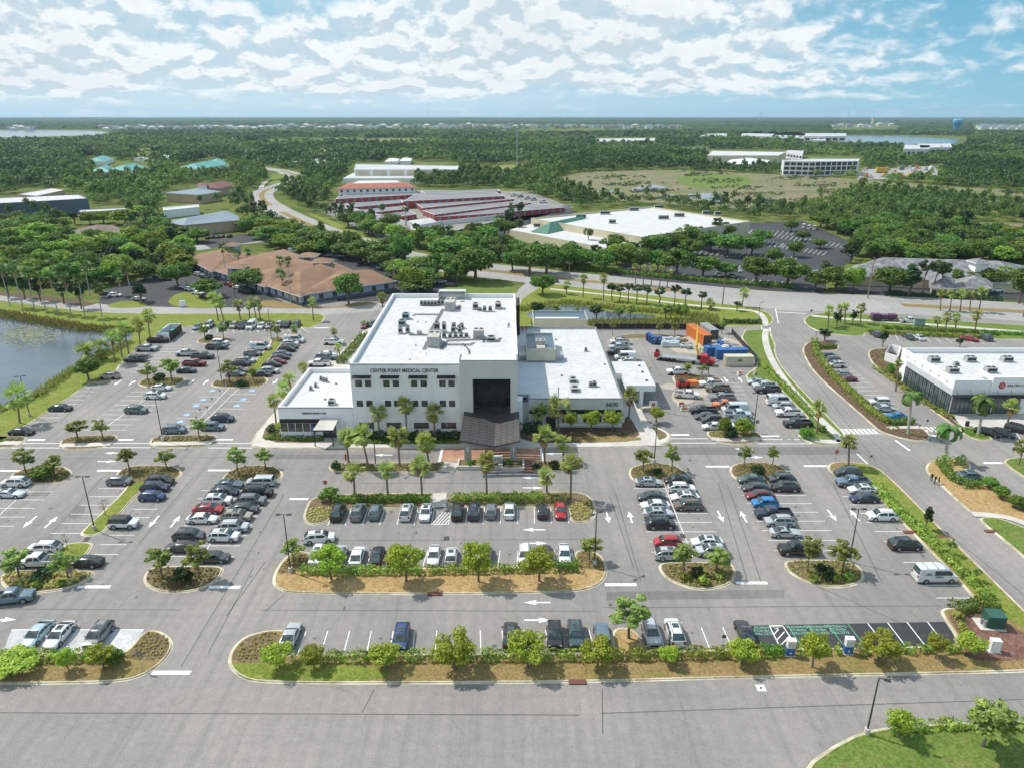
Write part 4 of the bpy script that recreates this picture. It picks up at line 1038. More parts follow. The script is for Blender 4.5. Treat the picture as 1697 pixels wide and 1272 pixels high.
for pts in (((690,522.5),(726,522.5)),((678,556.5),(709,556.5)),((738,572.5),(782,572.5)),((740,566),(808,563.5)),((700,507.5),(735,507.5))):
 pp.tube([tuple(G(*p,ZR) + Vector((0,0,.25))) for p in pts],.16,'pad_grey',6)
for k in range(9):
 t = k / 8; q = G(767 + 11 * math.sin(t * 2.6),571 + 24 * t,ZR); pp.box((q.x,q.y,ZR + .12),(.35,.3,.24),'black')
for px,py in ((689,573),(679,596),(693,534),(706,534.5),(842,543)):
 q = G(px,py,ZR); pp.cyl((q.x,q.y,ZR),.2,.25,'unit_grey',8)
q = G(706.5,590,ZR); pp.cyl((q.x,q.y,ZR),1.5,.03,'white',16).cyl((q.x,q.y,ZR),.25,.9,'white',8)
q = G(695,553,ZR); pp.cyl((q.x,q.y,ZR),.6,.7,'steel',12)
q = G(843,541,ZR); pp.cyl((q.x,q.y,ZR),.9,.03,'white',16).cyl((q.x,q.y,ZR),.3,.8,'unit_grey',8)
q = G(930,660,zre + .5); pp.tube([(q.x - .5,q.y + 1.5,zre),(q.x - .5,q.y + 1.5,zre + 2.4)],.12,'unit_grey',8)
for px,py in ((931,622.5),(921,563),(1002,604),(539,662),(557,636)):
 z = zrw if px < 600 else zre
 q = G(px,py,z); pp.cyl((q.x,q.y,z),.25,.2,'black',8)
pp.build('roof_pipe',parent=mc)
gm = MB(); gm.sheet([G(858,651,zre),G(906,652,zre),G(902,608,zre),G(860,608,zre)],zre + .015,'roof_grey').sheet([G(858,607,zre),G(938,607,zre),G(934,582,zre),G(858,582,zre)],zre + .018,'roof_grey')
gm.build('roof_patch',parent=mc)
# ------------------------------------------------ white shop building
M['shop_glass'] = glass_mat('shop_glass',(.045,.075,.08),.05,(.10,.14,.14),.5)
YS = G(1572,686).y
zs_ = ZQ(629.6,YS)
sx0 = XQ(1583,YS,zs_)
sb = empty('shop_building',(0,0,0),label='white single storey shop with dark glass sides, flat roof and red round emblem',cat='shop')
far = G(1494,576,zs_)
xr = sx0 + 62
shop = [(sx0,YS),(xr,YS),(xr,G(1650,577,zs_).y),(far.x,G(1500,577,zs_).y)]
zrs = flat_block(sb,shop,zs_,'white_wall2',par=1.1,cop='white_wall2')
# left glass side
A,B = Vector((sx0,YS)),Vector((far.x,shop[3][1]))
dv = (B - A).normalized(); nv = Vector((-dv.y,dv.x)); LL = (B - A).length
gl = MB()
def side(u0,u1,z0,z1,off,m,mb=None):
 a,b_ = A + dv * u0 + nv * off,A + dv * u1 + nv * off
 a2,b2 = A + dv * u0,A + dv * u1
 (mb or gl).add([(a.x,a.y,z0),(b_.x,b_.y,z0),(b_.x,b_.y,z1),(a.x,a.y,z1),(a2.x,a2.y,z0),(b2.x,b2.y,z0),(b2.x,b2.y,z1),(a2.x,a2.y,z1)],[(0,3,2,1),(3,7,6,2),(0,1,5,4),(1,2,6,5),(0,4,7,3)],m)
zg = 4.25
u1 = LL * .86
side(.1,u1,.3,zg,.03,'shop_glass'); gl.build('window',parent=sb)
gm = MB()
nb = 12
for k in range(nb + 1):
 u = .1 + (u1 - .1) * k / nb; side(u - .09,u + .09,.3,zg,.09,'dark_metal',gm)
 if k < nb:
  side(u + (u1 - .1) / nb * .5 - .03,u + (u1 - .1) / nb * .5 + .03,.3,zg,.06,'dark_metal',gm)
side(.1,u1,1.5,1.6,.06,'dark_metal',gm); side(.1,u1,.2,.34,.1,'dark_metal',gm); side(.05,u1,zg,zg + .12,.1,'dark_metal',gm)
gm.build('window_frame',parent=sb)
gm = MB(); side(.02,u1 + .1,zg + .12,zg + 1.5,.02,'roof_grey',gm)
for k in range(6):
 u = 2.5 + k * LL / 6.6; side(u - .12,u + .12,zs_ - 1.3,zs_ - 1.1,.12,'dark_metal',gm)
gm.build('wall_panel',parent=sb)
# front: raised fascia, canopy, glass
f = MB(); xf = XQ(1644.6,YS,zs_); f.bx(xf,xr,YS - .35,YS - .001,zg + .9,zs_ + .75,'white_wall2').bx(xf,xf + .3,YS,YS + 5,zs_,zs_ + .75,'white_wall2').bx(xf + .3,xr,YS + .0,YS + .25,zs_ + .06,zs_ + .75,'white_wall2'); f.build('fascia',parent=sb)
f = MB(); f.bx(sx0 + .05,xr,YS - 1.5,YS - .001,zg + .02,zg + .30,'dark_metal');
for k in range(11):
 x = sx0 + .6 + k * 2.9; f.tube([(x,YS - 1.35,zg + .42),(x,YS - .38,zg + 1.5)],.035,'dark_metal',4)
f.build('canopy',parent=sb)
for a,b_ in ((1576,1620),(1645,1689)):
 x0,x1 = XQ(a,YS,2),XQ(b_,YS,2); window(sb,x0,x1,.2,zg - .1,YS,cols=6,rows=3,gl='shop_glass')
f = MB(); f.bx(XQ(1622,YS,2),XQ(1631,YS,2),YS - .06,YS,.15,zg - .2,'white_wall').bx(XQ(1633,YS,2),XQ(1643,YS,2),YS - .06,YS,.15,3.0,'glass').build('door',parent=sb)
xe,zem = XQ(1659.5,YS - .4,6),ZQ(638.8,YS - .4)
f = MB(); f.cyl((xe,YS - .36,zem),.72,-.06,'red',24,'Y')
for k in range(8):
 f.box((xe + .30 * math.cos(k * math.pi / 4),YS - .44,zem + .30 * math.sin(k * math.pi / 4)),(.26,.03,.07),'white_wall2',tilt=Matrix.Rotation(-k * math.pi / 4,4,'Y'))
f.build('emblem',parent=sb)
text('sign_lettering','SALON LOFTS',(XQ(1666,YS,6),YS - .38,zem),.78,'text_dark',parent=sb,align='LEFT',sx=1.12)
e2 = empty('shop_annex',label='white parapet annex behind the shop, at the right edge',cat='building')
far2 = G(1646,586).y + 1
flat_block(e2,[(XQ(1672,far2 - 8,5),shop[2][1] + .4),(XQ(1850,far2,5),shop[2][1] + .4),(XQ(1850,far2 + 10,5),shop[2][1] + 14),(XQ(1654,far2 + 10,5),shop[2][1] + 14)],zs_ + .6,'white_wall2',par=1.5,cop='white_wall2')
for k,(x,y) in enumerate(((1550,601),(1610,600.5),(1671,600.5),(1581,619),(1644,618.5),(1586,606.5))):
 ac('air_conditioner',['rear left','rear middle','rear right','front left','front right','smallest'][k] + ' grey cooling unit on the shop roof',x,y,zrs,2.2 if k < 5 else 1.1,1.6 if k < 5 else .9,1.25 if k < 5 else .8,'unit_grey',group='cooling units on the shop roof')
tr = empty('bin_enclosure',label='open grey walled bin enclosure beside the shop planting',cat='enclosure')
q = [G(1465,598),G(1485,604),G(1490,588),G(1474,584)]
w = MB()
for i in range(4):
 a,b_ = q[i],q[(i + 1) % 4]; d = (b_ - a); w.box(((a.x + b_.x) / 2,(a.y + b_.y) / 2,1.15),(d.length,.25,2.3),'white_wall2' if i != 3 else 'unit_grey',rot=math.atan2(d.y,d.x))
w.build('wall',parent=tr)
# bin enclosure with teal lids near the pond
de = empty('bin_enclosure',label='white walled bin enclosure with dark gate and teal lids by the pond lawn',cat='enclosure')
q = [G(262,566),G(282,566),G(302,550),G(283,550)]
w = MB()
for i in (0,2,3):
 a,b_ = q[i],q[(i + 1) % 4]; d = b_ - a; w.box(((a.x + b_.x) / 2,(a.y + b_.y) / 2,1.25),(d.length,.25,2.5),'white_wall2',rot=math.atan2(d.y,d.x))
w.build('wall',parent=de)
a,b_ = q[1],q[2]; d = b_ - a
MB().box(((a.x + b_.x) / 2,(a.y + b_.y) / 2,1.2),(d.length,.1,2.3),'dark_metal',rot=math.atan2(d.y,d.x)).build('gate',parent=de)
M['teal'] = mat('teal_enamel',(.02,.28,.27),.5)
for k,t in enumerate((.3,.68)):
 c = q[0].lerp(q[2],t); o = empty('waste_container',(c.x,c.y,0),label=('front' if k == 0 else 'rear') + ' dark bin with teal lid inside the enclosure',cat='waste bin')
 MB().bx(-1.,1.,-.8,.8,.1,1.5,'box_green').build('body',parent=o); MB().bx(-1.05,1.05,-.85,.85,1.5,1.6,'teal').build('lid',parent=o)
# ---------------------------------------------------------------- vehicles
# outline of a kind: length, width, lower body rows (x from the nose, half-width factor, top height), cabin (x at windscreen foot, roof front, roof rear, rear foot, belt, roof)
CK = {
 'sedan': dict(L=4.8,W=1.84,rows=[(0,.70,.62),(.12,.88,.72),(.5,.97,.80),(1.45,1.,.93),(2.6,1.,.94),(3.9,1.,.98),(4.5,.95,.97),(4.72,.86,.88),(4.8,.74,.70)],cab=(1.12,2.0,3.35,4.45,.90,1.46),wb=(.95,3.72),r=.34),
 'coupe': dict(L=4.65,W=1.86,rows=[(0,.68,.58),(.12,.88,.68),(.5,.97,.78),(1.6,1.,.90),(2.6,1.,.91),(3.8,1.,.96),(4.4,.94,.95),(4.58,.86,.86),(4.65,.74,.66)],cab=(1.5,2.3,3.2,4.2,.88,1.34),wb=(.95,3.62),r=.34),
 'suv': dict(L=4.7,W=1.9,rows=[(0,.74,.76),(.10,.90,.90),(.4,.97,.97),(1.1,1.,1.04),(2.5,1.,1.04),(4.2,1.,1.06),(4.5,.95,1.05),(4.66,.86,.96),(4.7,.76,.76)],cab=(.92,1.75,3.85,4.62,1.02,1.70),wb=(.92,3.68),r=.38),
 'large suv': dict(L=5.1,W=2.0,rows=[(0,.78,.86),(.10,.92,1.0),(.4,.98,1.10),(1.35,1.,1.16),(2.7,1.,1.18),(4.7,1.,1.18),(4.95,.96,1.18),(5.06,.90,1.08),(5.1,.84,.9)],cab=(1.10,1.85,4.55,5.04,1.10,1.86),wb=(1.0,4.0),r=.41),
 'hatchback': dict(L=4.2,W=1.78,rows=[(0,.74,.68),(.10,.90,.80),(.4,.97,.92),(1.05,1.,1.0),(2.2,1.,1.0),(3.7,1.,1.02),(4.05,.95,1.02),(4.16,.88,.95),(4.2,.80,.75)],cab=(.80,1.55,3.4,4.12,.94,1.55),wb=(.82,3.38),r=.34),
 'boxy suv': dict(L=4.4,W=1.86,rows=[(0,.80,.85),(.08,.93,1.0),(.3,.98,1.06),(1.2,1.,1.1),(2.3,1.,1.1),(4.0,1.,1.1),(4.3,.98,1.1),(4.38,.93,1.05),(4.4,.86,.8)],cab=(1.2,1.55,4.15,4.33,1.06,1.80),wb=(.85,3.45),r=.40),
 'minivan': dict(L=5.1,W=1.98,rows=[(0,.74,.74),(.10,.90,.86),(.5,.97,.98),(1.1,1.,1.06),(2.6,1.,1.06),(4.7,1.,1.06),(4.98,.95,1.06),(5.06,.90,.98),(5.1,.82,.8)],cab=(.85,1.75,4.7,5.0,1.02,1.75),wb=(.95,4.0),r=.35),
 'van': dict(L=5.7,W=2.04,rows=[(0,.78,.80),(.10,.92,1.0),(.45,.98,1.15),(.9,1.,1.22),(2.6,1.,1.25),(5.3,1.,1.25),(5.6,.97,1.25),(5.68,.94,1.2),(5.7,.90,.8)],cab=(.72,1.55,5.5,5.64,1.2,2.30),wb=(1.0,4.55),r=.37),
 'pickup': dict(L=5.8,W=2.02,rows=[(0,.80,.90),(.08,.93,1.05),(.35,.98,1.14),(1.5,1.,1.2),(2.6,1.,1.2),(3.72,1.,1.2),(3.74,1.,.86),(5.7,.98,.86),(5.8,.95,.84)],cab=(1.42,2.0,3.3,3.66,1.16,1.88),wb=(1.05,4.65),r=.41),
}
CK['jeep'] = dict(CK['boxy suv'],L=4.6)
def car_meshes(kind):
 """the mesh of every part of a kind, nose toward +X, centred on the ground"""
 k = CK[kind]; L,W = k['L'],k['W'] / 2
 X = lambda x: L / 2 - x
 zb = .20 if kind not in ('pickup','boxy suv','jeep','large suv') else .30
 out = []
 b = MB(); rings = []
 for x,w,zt in k['rows']:
  w *= W; zm = zb + (zt - zb) * .55
  half = [(w * .84,zb),(w * .97,zb + .10),(w,zm),(w * .985,zt - .16 * (zt - zb)),(w * .90,zt - .02),(w * .45,zt + .02)]
  rings.append([(X(x),y,z) for y,z in half] + [(X(x),-y,z) for y,z in reversed(half)])
 b.loft(rings,'paint')
 xa,xb_,xc,xd,z0,z1 = k['cab']
 boxy = kind in ('van','jeep','boxy suv')
 wb0,wr = W * .95,W * (.86 if boxy else .74)
 xs,zs_c = [],[]
 for t in (0,.3,.65,1.): xs.append(xa + (xb_ - xa) * t); zs_c.append(z0 + .02 + (z1 - .05 - z0) * (t + .16 * math.sin(math.pi * t)))
 for t in (.22,.5,.78): xs.append(xb_ + (xc - xb_) * t); zs_c.append(z1 - .05 + .05 * math.sin(math.pi * t))
 for t in (0,.35,.7,1.): xs.append(xc + (xd - xc) * t); zs_c.append(z1 - .06 - (z1 - .10 - z0) * (t ** (1.15 if not boxy else 1.6)))
 def sec(i,e=0.):
  h = max(zs_c[i] - z0,.02); q = min(1.,h / (z1 - z0))
  w1 = wb0 + (wr - wb0) * q * .80
  return (wb0 + e,z0),(w1 + e,z0 + h * .84),(wb0 + (wr - wb0) * q - .10 + e,z0 + h)
 rings = []
 for i,x in enumerate(xs):
  A_,B_,C_ = sec(i); D_ = (C_[0] * .5,C_[1] + .015)
  rings.append([(X(x),y,z) for y,z in (A_,B_,C_,D_)] + [(X(x),-y,z) for y,z in (D_,C_,B_,A_)])
 b.loft(rings,'paint' if kind != 'jeep' else 'black')
 if kind == 'pickup':
  for s in (-1,1): b.bx(X(5.76),X(3.74),s * W - (.12 if s > 0 else 0),s * W + (0 if s > 0 else .12),.7,1.22,'paint')
  b.bx(X(5.8),X(5.68),-W + .12,W - .12,.6,1.2,'paint'); b.bx(X(5.66),X(3.8),-W + .12,W - .12,.84,.885,'black')
  b.bx(X(5.86),X(5.78),-W * .9,W * .9,.42,.62,'steel')
 # dark sills, bumper inserts, wheel housings
 b.bx(X(L - .02),X(.05) - .0,-W * .86,W * .86,zb - .06,zb + .08,'black')
 b.bx(X(.10),X(-.012),-W * .5,W * .5,zb + .14,zb + (k['rows'][1][2] - zb) * .55,'black')
 for wx in k['wb']:
  for s in (-1,1):
   r = k['r'] + .055; pts = [(X(wx) + r * math.cos(t),s * (W + .006),k['r'] + r * math.sin(t)) for t in (math.pi * i / 10 for i in range(11))] + [(X(wx) - r,s * (W + .006),zb),(X(wx) + r,s * (W + .006),zb)]
   b.add(pts,[tuple(range(13)) if s > 0 else tuple(reversed(range(13)))],'black')
 if kind in ('suv','large suv'):
  for s in (-1,1): b.bx(X(xc),X(xb_ + .1),s * (wr - .12) - .025,s * (wr - .12) + .025,z1 - .04,z1 + .03,'black')
 out.append(('body',b))
 # glass, a touch proud of the cabin
 e = .016
 def pane(name,idx):
  g = MB(); vs = []
  for n_,i in enumerate(idx):
   A_,B_,C_ = sec(i); y = (B_[0] + C_[0]) / 2 * .97; z = C_[1] + e
   x = xs[i]
   if n_ == 0: x += (xs[idx[1]] - x) * .18; z += (zs_c[idx[1]] - zs_c[i]) * .18
   if n_ == len(idx) - 1: x += (xs[idx[-2]] - x) * .10; z += (zs_c[idx[-2]] - zs_c[i]) * .10
   vs += [(X(x) ,y,z),(X(x),-y,z)]
  g.add(vs,[(2 * j,2 * j + 2,2 * j + 3,2 * j + 1) for j in range(len(idx) - 1)],'car_glass'); out.append((name,g))
 pane('windshield',(0,1,2,3))
 pane('rear_window',(10,9,8,7))
 for s in (-1,1):
  g = MB(); last = len(xs) - 2 if kind != 'van' else 5
  gaps = {'pickup': (5,),'coupe': (),'van': ()}.get(kind,(5,7))
  for i in range(1,last):
   (a0,b0,_),(a1,b1,_) = sec(i,e),sec(i + 1,e)
   x0,x1 = xs[i] + (.07 if i in gaps or i == 1 else 0),xs[i + 1] - (.07 if i + 1 in gaps else 0)
   def LP(a_,b_,t): return (s * (a_[0] + (b_[0] - a_[0]) * t),a_[1] + (b_[1] - a_[1]) * t)
   lo,hi = .16,.93
   p = [(X(x0),*LP(a0,b0,lo)),(X(x1),*LP(a1,b1,lo)),(X(x1),*LP(a1,b1,hi)),(X(x0),*LP(a0,b0,hi))]
   g.add(p,[(3,2,1,0) if s > 0 else (0,1,2,3)],'car_glass')
  out.append(('side_window',g))
 if kind in ('suv','sedan','large suv','coupe','hatchback'):
  g = MB(); g.bx(X(xb_ + 1.15),X(xb_ + .28),-wr * .56,wr * .56,z1 - .02,z1 + .022,'car_glass'); out.append(('sunroof',g))
 zl = k['rows'][1][2]
 for s in (-1,1):
  g = MB(); g.box((X(.14),s * W * .70,zl - .09),(.22,W * .30,.13),'lens'); out.append(('headlight',g))
  g = MB(); zt = k['rows'][-2][2] if kind != 'pickup' else 1.1
  g.box((X(L - .06),s * W * (.74 if kind != 'pickup' else .92),zt - .14),(.16,W * (.28 if kind != 'pickup' else .14),.16 if kind in ('sedan','coupe','hatchback') else .32),'tail'); out.append(('taillight',g))
  g = MB(); g.box((X(xa + .45),s * (W + .10),z0 + .12),(.14,.20,.15),'paint' if kind not in ('jeep','pickup') else 'black'); out.append(('mirror',g))
 for wx in k['wb']:
  for s in (-1,1):
   g = MB(); g.cyl((0,-.11,0),k['r'],.22,'rubber',14,'Y'); out.append(('wheel',g,(X(wx),s * (W - .09),k['r']),s))
 return out
CARLIB = {}
def car_lib(kind):
 if kind in CARLIB: return CARLIB[kind]
 res = []
 for it in car_meshes(kind):
  o = it[1].build(it[0],smooth=it[0] in ('body',))
  me = o.data; bpy.data.objects.remove(o)
  rim = None
  if it[0] == 'wheel':
   s = it[3]; r = CK[kind]['r']; g = MB(); g.cyl((0,.115 * s,0),r * .66,.012 * s,'steel',10,'Y').cyl((0,.128 * s,0),r * .16,.01 * s,'black',6,'Y')
   ro = g.build('rim'); rim = ro.data; bpy.data.objects.remove(ro)
  res.append((it[0],me,it[2] if len(it) > 2 else (0,0,0),rim))
 # far away: the same shape as a single mesh
 far = MB()
 for it in car_meshes(kind):
  if it[0] in ('mirror','headlight'): continue
  off = Vector(it[2]) if len(it) > 2 else Vector((0,0,0))
  mb = it[1]; base = len(far.v)
  far.v += [tuple(Vector(v) + off) for v in mb.v]
  for f,mi in zip(mb.f,mb.m):
   far.f.append(tuple(base + i for i in f)); far.m.append(far.mi(mb.mats[mi]))
 fo = far.build('far_car',smooth=True); fm = fo.data; bpy.data.objects.remove(fo)
 CARLIB[kind] = (res,fm)
 return CARLIB[kind]
COLS = {'white': (.78,.79,.79),'black': (.010,.010,.013),'silver': (.47,.50,.52),'grey': (.20,.215,.23),'dark grey': (.060,.066,.074),'blue grey': (.13,.19,.24),'navy': (.016,.028,.075),'blue': (.02,.06,.19),'bright blue': (.01,.23,.55),
  'red': (.40,.012,.022),'dark red': (.20,.014,.022),'beige': (.42,.38,.32),'brown': (.17,.125,.10),'dark brown': (.040,.028,.026),'light blue': (.36,.48,.54),'green grey': (.11,.15,.135),'dark green': (.02,.06,.06),'orange': (.60,.16,.03),'pale blue': (.55,.63,.66),'purple': (.13,.05,.13),'teal grey': (.05,.09,.10)}
HEAD = {'R': 0.,'U': 90.,'L': 180.,'D': -90.}
CATS = {'pickup': 'pickup truck','suv': 'car','large suv': 'car','boxy suv': 'car','jeep': 'car','van': 'van','minivan': 'minivan'}
KIND_NAME = {'pickup': 'pickup_truck','van': 'parked_van','minivan': 'parked_minivan'}
N_CARS = [0]
def put_car(px,py,kind,col,head,label,group,gm=None):
 k = CK[kind]; a = R(HEAD[head]) if isinstance(head,str) else R(head)
 hw = abs(math.sin(a)) * k['L'] / 2 + abs(math.cos(a)) * k['W'] / 2
 c = G(px,py); c = Vector((c.x,c.y + hw,0.)); c.x = XQ(px,c.y - hw,0.) + (0 if abs(math.cos(a)) > .7 else (c.y - (c.y - hw)) * 0)
 c.z = .03 if c.y > 225 else 0.
 parts,far = car_lib(kind)
 N_CARS[0] += 1
 color = COLS[col] if isinstance(col,str) else col
 v = rng.uniform(.88,1.1); color = tuple(min(.85,x * v) for x in color) + (1.,)
 nm = KIND_NAME.get(kind,'parked_car')
 a += R(rng.uniform(-1.5,1.5))
 if c.y > 255:
  o = link_mesh(nm,far); o.location = c; o.rotation_euler.z = a; o.color = color
  tag(o,label,CATS.get(kind,'car'),group); return o
 o = empty(nm,c,a,label,CATS.get(kind,'car'),group)
 lod = c.y > 165
 for name,me,off,rim in parts:
  if lod and name in ('mirror','headlight','taillight'): continue
  if name == 'sunroof' and (N_CARS[0] * 7) % 11 > 5 and 'roof' not in label: continue
  p = link_mesh(name,me,o,off); p.color = color
  if rim is not None and not lod:
   rr = link_mesh('rim',rim,p)
 return o
def roof_rack(o,kind,ladder=True):
 k = CK[kind]; z = k['cab'][5]; m = MB(); L = k['L']
 for x in (-L * .30,-L * .05,L * .15):
  m.box((x,0,z + .16),(.06,1.5,.06),'steel')
  for s in (-1,1): m.box((x,s * .72,z + .08),(.06,.06,.2),'steel')
 if ladder:
  for s in (-.35,.35): m.box((-L * .08,s,z + .24),(L * .6,.07,.07),'orange' if ladder == 2 else 'steel')
  for i in range(9): m.box((-L * .36 + i * L * .07,0,z + .24),(.05,.7,.05),'orange' if ladder == 2 else 'steel')
 m.build('roof_rack',parent=o)
def row(where,group,items,end,rev=False):
 """cars of one row, ordered from END; ('px','py','kind','colour','heading'[, extra words])"""
 res = []
 for i,it in enumerate(items):
  px,py,kind,col,hd = it[:5]
  extra = (' ' + it[5]) if len(it) > 5 else ''
  kn = {'suv': 'SUV','large suv': 'large SUV','boxy suv': 'boxy SUV','jeep': 'off roader','van': 'cargo van'}.get(kind,kind)
  lab = f'{col} {kn}{extra}, {ORD[i]} from {end} in {where}'.replace('from the far end in row','in row')
  res.append(put_car(px,py,kind,col,hd,lab,group))
 return res
row('the far west row beside the planted oval','cars in the far west rows',[(22,808,'suv','white','L'),(13,826,'coupe','pale blue','R')],'the lane')
r = row('the bays left of the long grass tail','cars beside the grass tail',[(195,805,'hatchback','grey','R'),],'the lane')
row('row by the grass tail','cars beside the grass tail',[(262,805,'suv','black','R'),(253.6,816.5,'suv','navy','R'),(249,831,'hatchback','blue','R'),(201,877,'jeep','white','R','with black hardtop')],'the lane')
row('west double row, west column','cars in the west double row',[(378,810,'coupe','blue grey','R'),(369,822.5,'sedan','navy','R'),(358,838,'suv','white','R'),(342.5,852,'sedan','red','R'),(332,869,'sedan','white','R'),(310,898,'suv','dark grey','R'),(297,917,'sedan','dark brown','L')],'the lane')
row('west double row, east column','cars in the west double row',[(430,807,'minivan','silver','L'),(425,825,'large suv','black','R'),(414,838,'suv','grey','R'),(401,851.5,'sedan','dark grey','R'),(390,865,'suv','beige','R'),(384,883,'suv','silver','R'),(368,899,'suv','white','R'),(350,934,'sedan','dark grey','R')],'the lane')
row('the pair behind the west shrub island','cars at the west shrub island',[(69,919,'suv','white','L'),(60,942,'pickup','white','L')],'the lane')
row('the bay right of the west shrub island','cars at the west shrub island',[(138,942,'sedan','black','L')],'the island')
put_car(6,1008,'pickup','blue grey',12,'blue grey pickup driving along the west lane at the photo edge','cars moving along the lanes')
put_car(526,904,'suv','white',9,'white SUV turning in the lane behind the lamp post','cars moving along the lanes')
row('the pale paved bays','cars in the pale paved bays',[(44,1078,'sedan','light blue','D'),(81,1079.5,'sedan','white','D'),(148,1079,'suv','grey','D','with dark roof')],'the left')
row('the front row along the hedge','cars in the front row',[(474,1078,'coupe','silver','U'),(660.5,1083,'suv','blue','D'),(846,1081,'suv','black','U'),(920.5,1079,'suv','black','D'),(956,1078,'suv','teal grey','D'),(1001,1080,'boxy suv','blue grey','U'),(1084,1075,'suv','silver','D'),(1124,1074.5,'suv','white','U'),(1243,1074,'coupe','black','U')],'the left')
row('the row facing the palm hedge','cars facing the palm hedge',[(555,866,'suv','black','U'),(589,865.5,'suv','grey','U'),(618.5,863.5,'hatchback','blue grey','U'),(670.5,865,'suv','white','U'),(703,866,'sedan','white','D','with open roof'),(756.5,864.5,'suv','black','U'),(784,864,'suv','navy','U'),(813,862,'hatchback','grey','U'),(844,862,'sedan','white','U'),(899,862,'hatchback','black','U'),(929.5,862.5,'sedan','red','D')],'the left')
row('the row behind the four bright trees','cars behind the four bright trees',[(520,940.5,'suv','white','D'),(556,941,'suv','silver','U'),(587,942,'sedan','white','U'),(620,941.5,'sedan','black','U'),(652,941,'suv','orange','U'),(716.5,940.5,'sedan','white','D'),(746,940,'hatchback','white','U'),(803,940,'suv','beige','U'),(870,940,'suv','white','D'),(905,939.5,'sedan','black','U'),(937,938,'sedan','white','D')],'the left')
row('inner east double row, west column','cars in the inner east double row',[(1076,807,'sedan','silver','R'),(1081,831.5,'sedan','dark grey','L'),(1087,846,'sedan','white','L'),(1092,859,'sedan','silver','R'),(1096,878,'suv','black','R'),(1108,908,'hatchback','red','L'),(1113,930,'suv','silver','R')],'the lane')
row('inner east double row, east column','cars in the inner east double row',[(1125,803,'sedan','black','L'),(1131,818,'suv','white','R'),(1136,832,'sedan','white','L'),(1142.5,847,'suv','brown','L'),(1173.5,908,'sedan','white','L','with black roof'),(1182,924,'suv','silver','L')],'the lane')
row('outer east double row, west column','cars in the outer east double row',[(1247,802,'sedan','green grey','L'),(1255,816,'sedan','dark grey','L'),(1261.5,829,'sedan','dark red','L'),(1270,842,'hatchback','bright blue','L'),(1284,861,'pickup','navy','L'),(1295,874,'suv','silver','L'),(1304,892,'coupe','silver','R','with black roof'),(1326,922,'pickup','black','L')],'the lane')
row('outer east double row, east column','cars in the outer east double row',[(1298,802.5,'suv','dark grey','L'),(1304,816,'suv','black','L')],'the lane')
r = row('east edge row','cars in the east edge row',[(1408,791,'suv','dark grey','L'),(1417,808,'pickup','blue grey','L'),(1432,819,'sedan','white','L'),(1436,834,'sedan','navy','L'),(1465.6,864.5,'suv','white','L'),(1504,913.5,'suv','black','R'),(1554,967,'van','white','R','with roof rack')],'the lane')
roof_rack(r[-1],'van',False)
M['van_logo'] = mat('van_logo',(.08,.16,.17),.5)
MB().bx(-.55,.55,-1.045,-1.035,1.05,1.22,'van_logo').bx(-1.9,-1.1,-1.045,-1.035,1.42,1.55,'van_logo').bx(-1.75,-1.2,-1.045,-1.035,1.62,1.72,'van_logo').build('lettering',parent=r[-1])
MB().bx(-.35,.95,-1.01,-.965,1.5,2.0,'car_glass').build('side_window',parent=r[-1])
# lots beside and behind the east wing
r = row('works yard lot, west column','trucks in the works yard lot',[(1180,642,'pickup','white','L'),(1191,650,'pickup','brown','L'),(1199,666,'pickup','grey','L'),(1204,678,'pickup','orange','L'),(1219,686,'van','pale blue','L'),(1224,694,'pickup','pale blue','R'),(1230,704,'sedan','blue grey','L'),(1229,713,'suv','white','L')],'the yard')
row('works yard lot, inner stack','trucks in the works yard lot',[(1167,687,'pickup','black','L'),(1171,696,'sedan','dark grey','L'),(1182,702,'suv','dark grey','L'),(1184,713,'sedan','white','L')],'the yard')
r = row('works yard lot, east column','trucks in the works yard lot',[(1256,638,'sedan','silver','L'),(1269,646,'pickup','silver','L'),(1274,652.5,'pickup','black','L'),(1293,672,'van','white','R','with ladder rack'),(1300,680,'suv','silver','L'),(1309,691,'pickup','white','L'),(1324,709,'pickup','black','L')],'the yard')
roof_rack(r[3],'van',1)
put_car(1141,662,'pickup','white',-9,'white pickup stopped askew on the muddy sand of the works yard','trucks in the works yard lot')
put_car(1125,622,'pickup','white','L','white pickup alone before the flatbed crane truck','trucks in the works yard lot')
r = row('stack behind east drive canopy','trucks behind the east drive canopy',[(1028,572,'pickup','white','L','with ladder rack'),(1027,581,'pickup','silver','L'),(1026,589,'pickup','dark grey','L'),(1037,598,'van','white','L','with red lettering'),(1040,605,'suv','white','L')],'the back')
roof_rack(r[0],'pickup',1)
MB().bx(-1.9,-.1,-1.045,-1.035,1.55,1.75,'red').bx(-1.6,-.5,-1.045,-1.035,1.28,1.4,'red').build('lettering',parent=r[3])
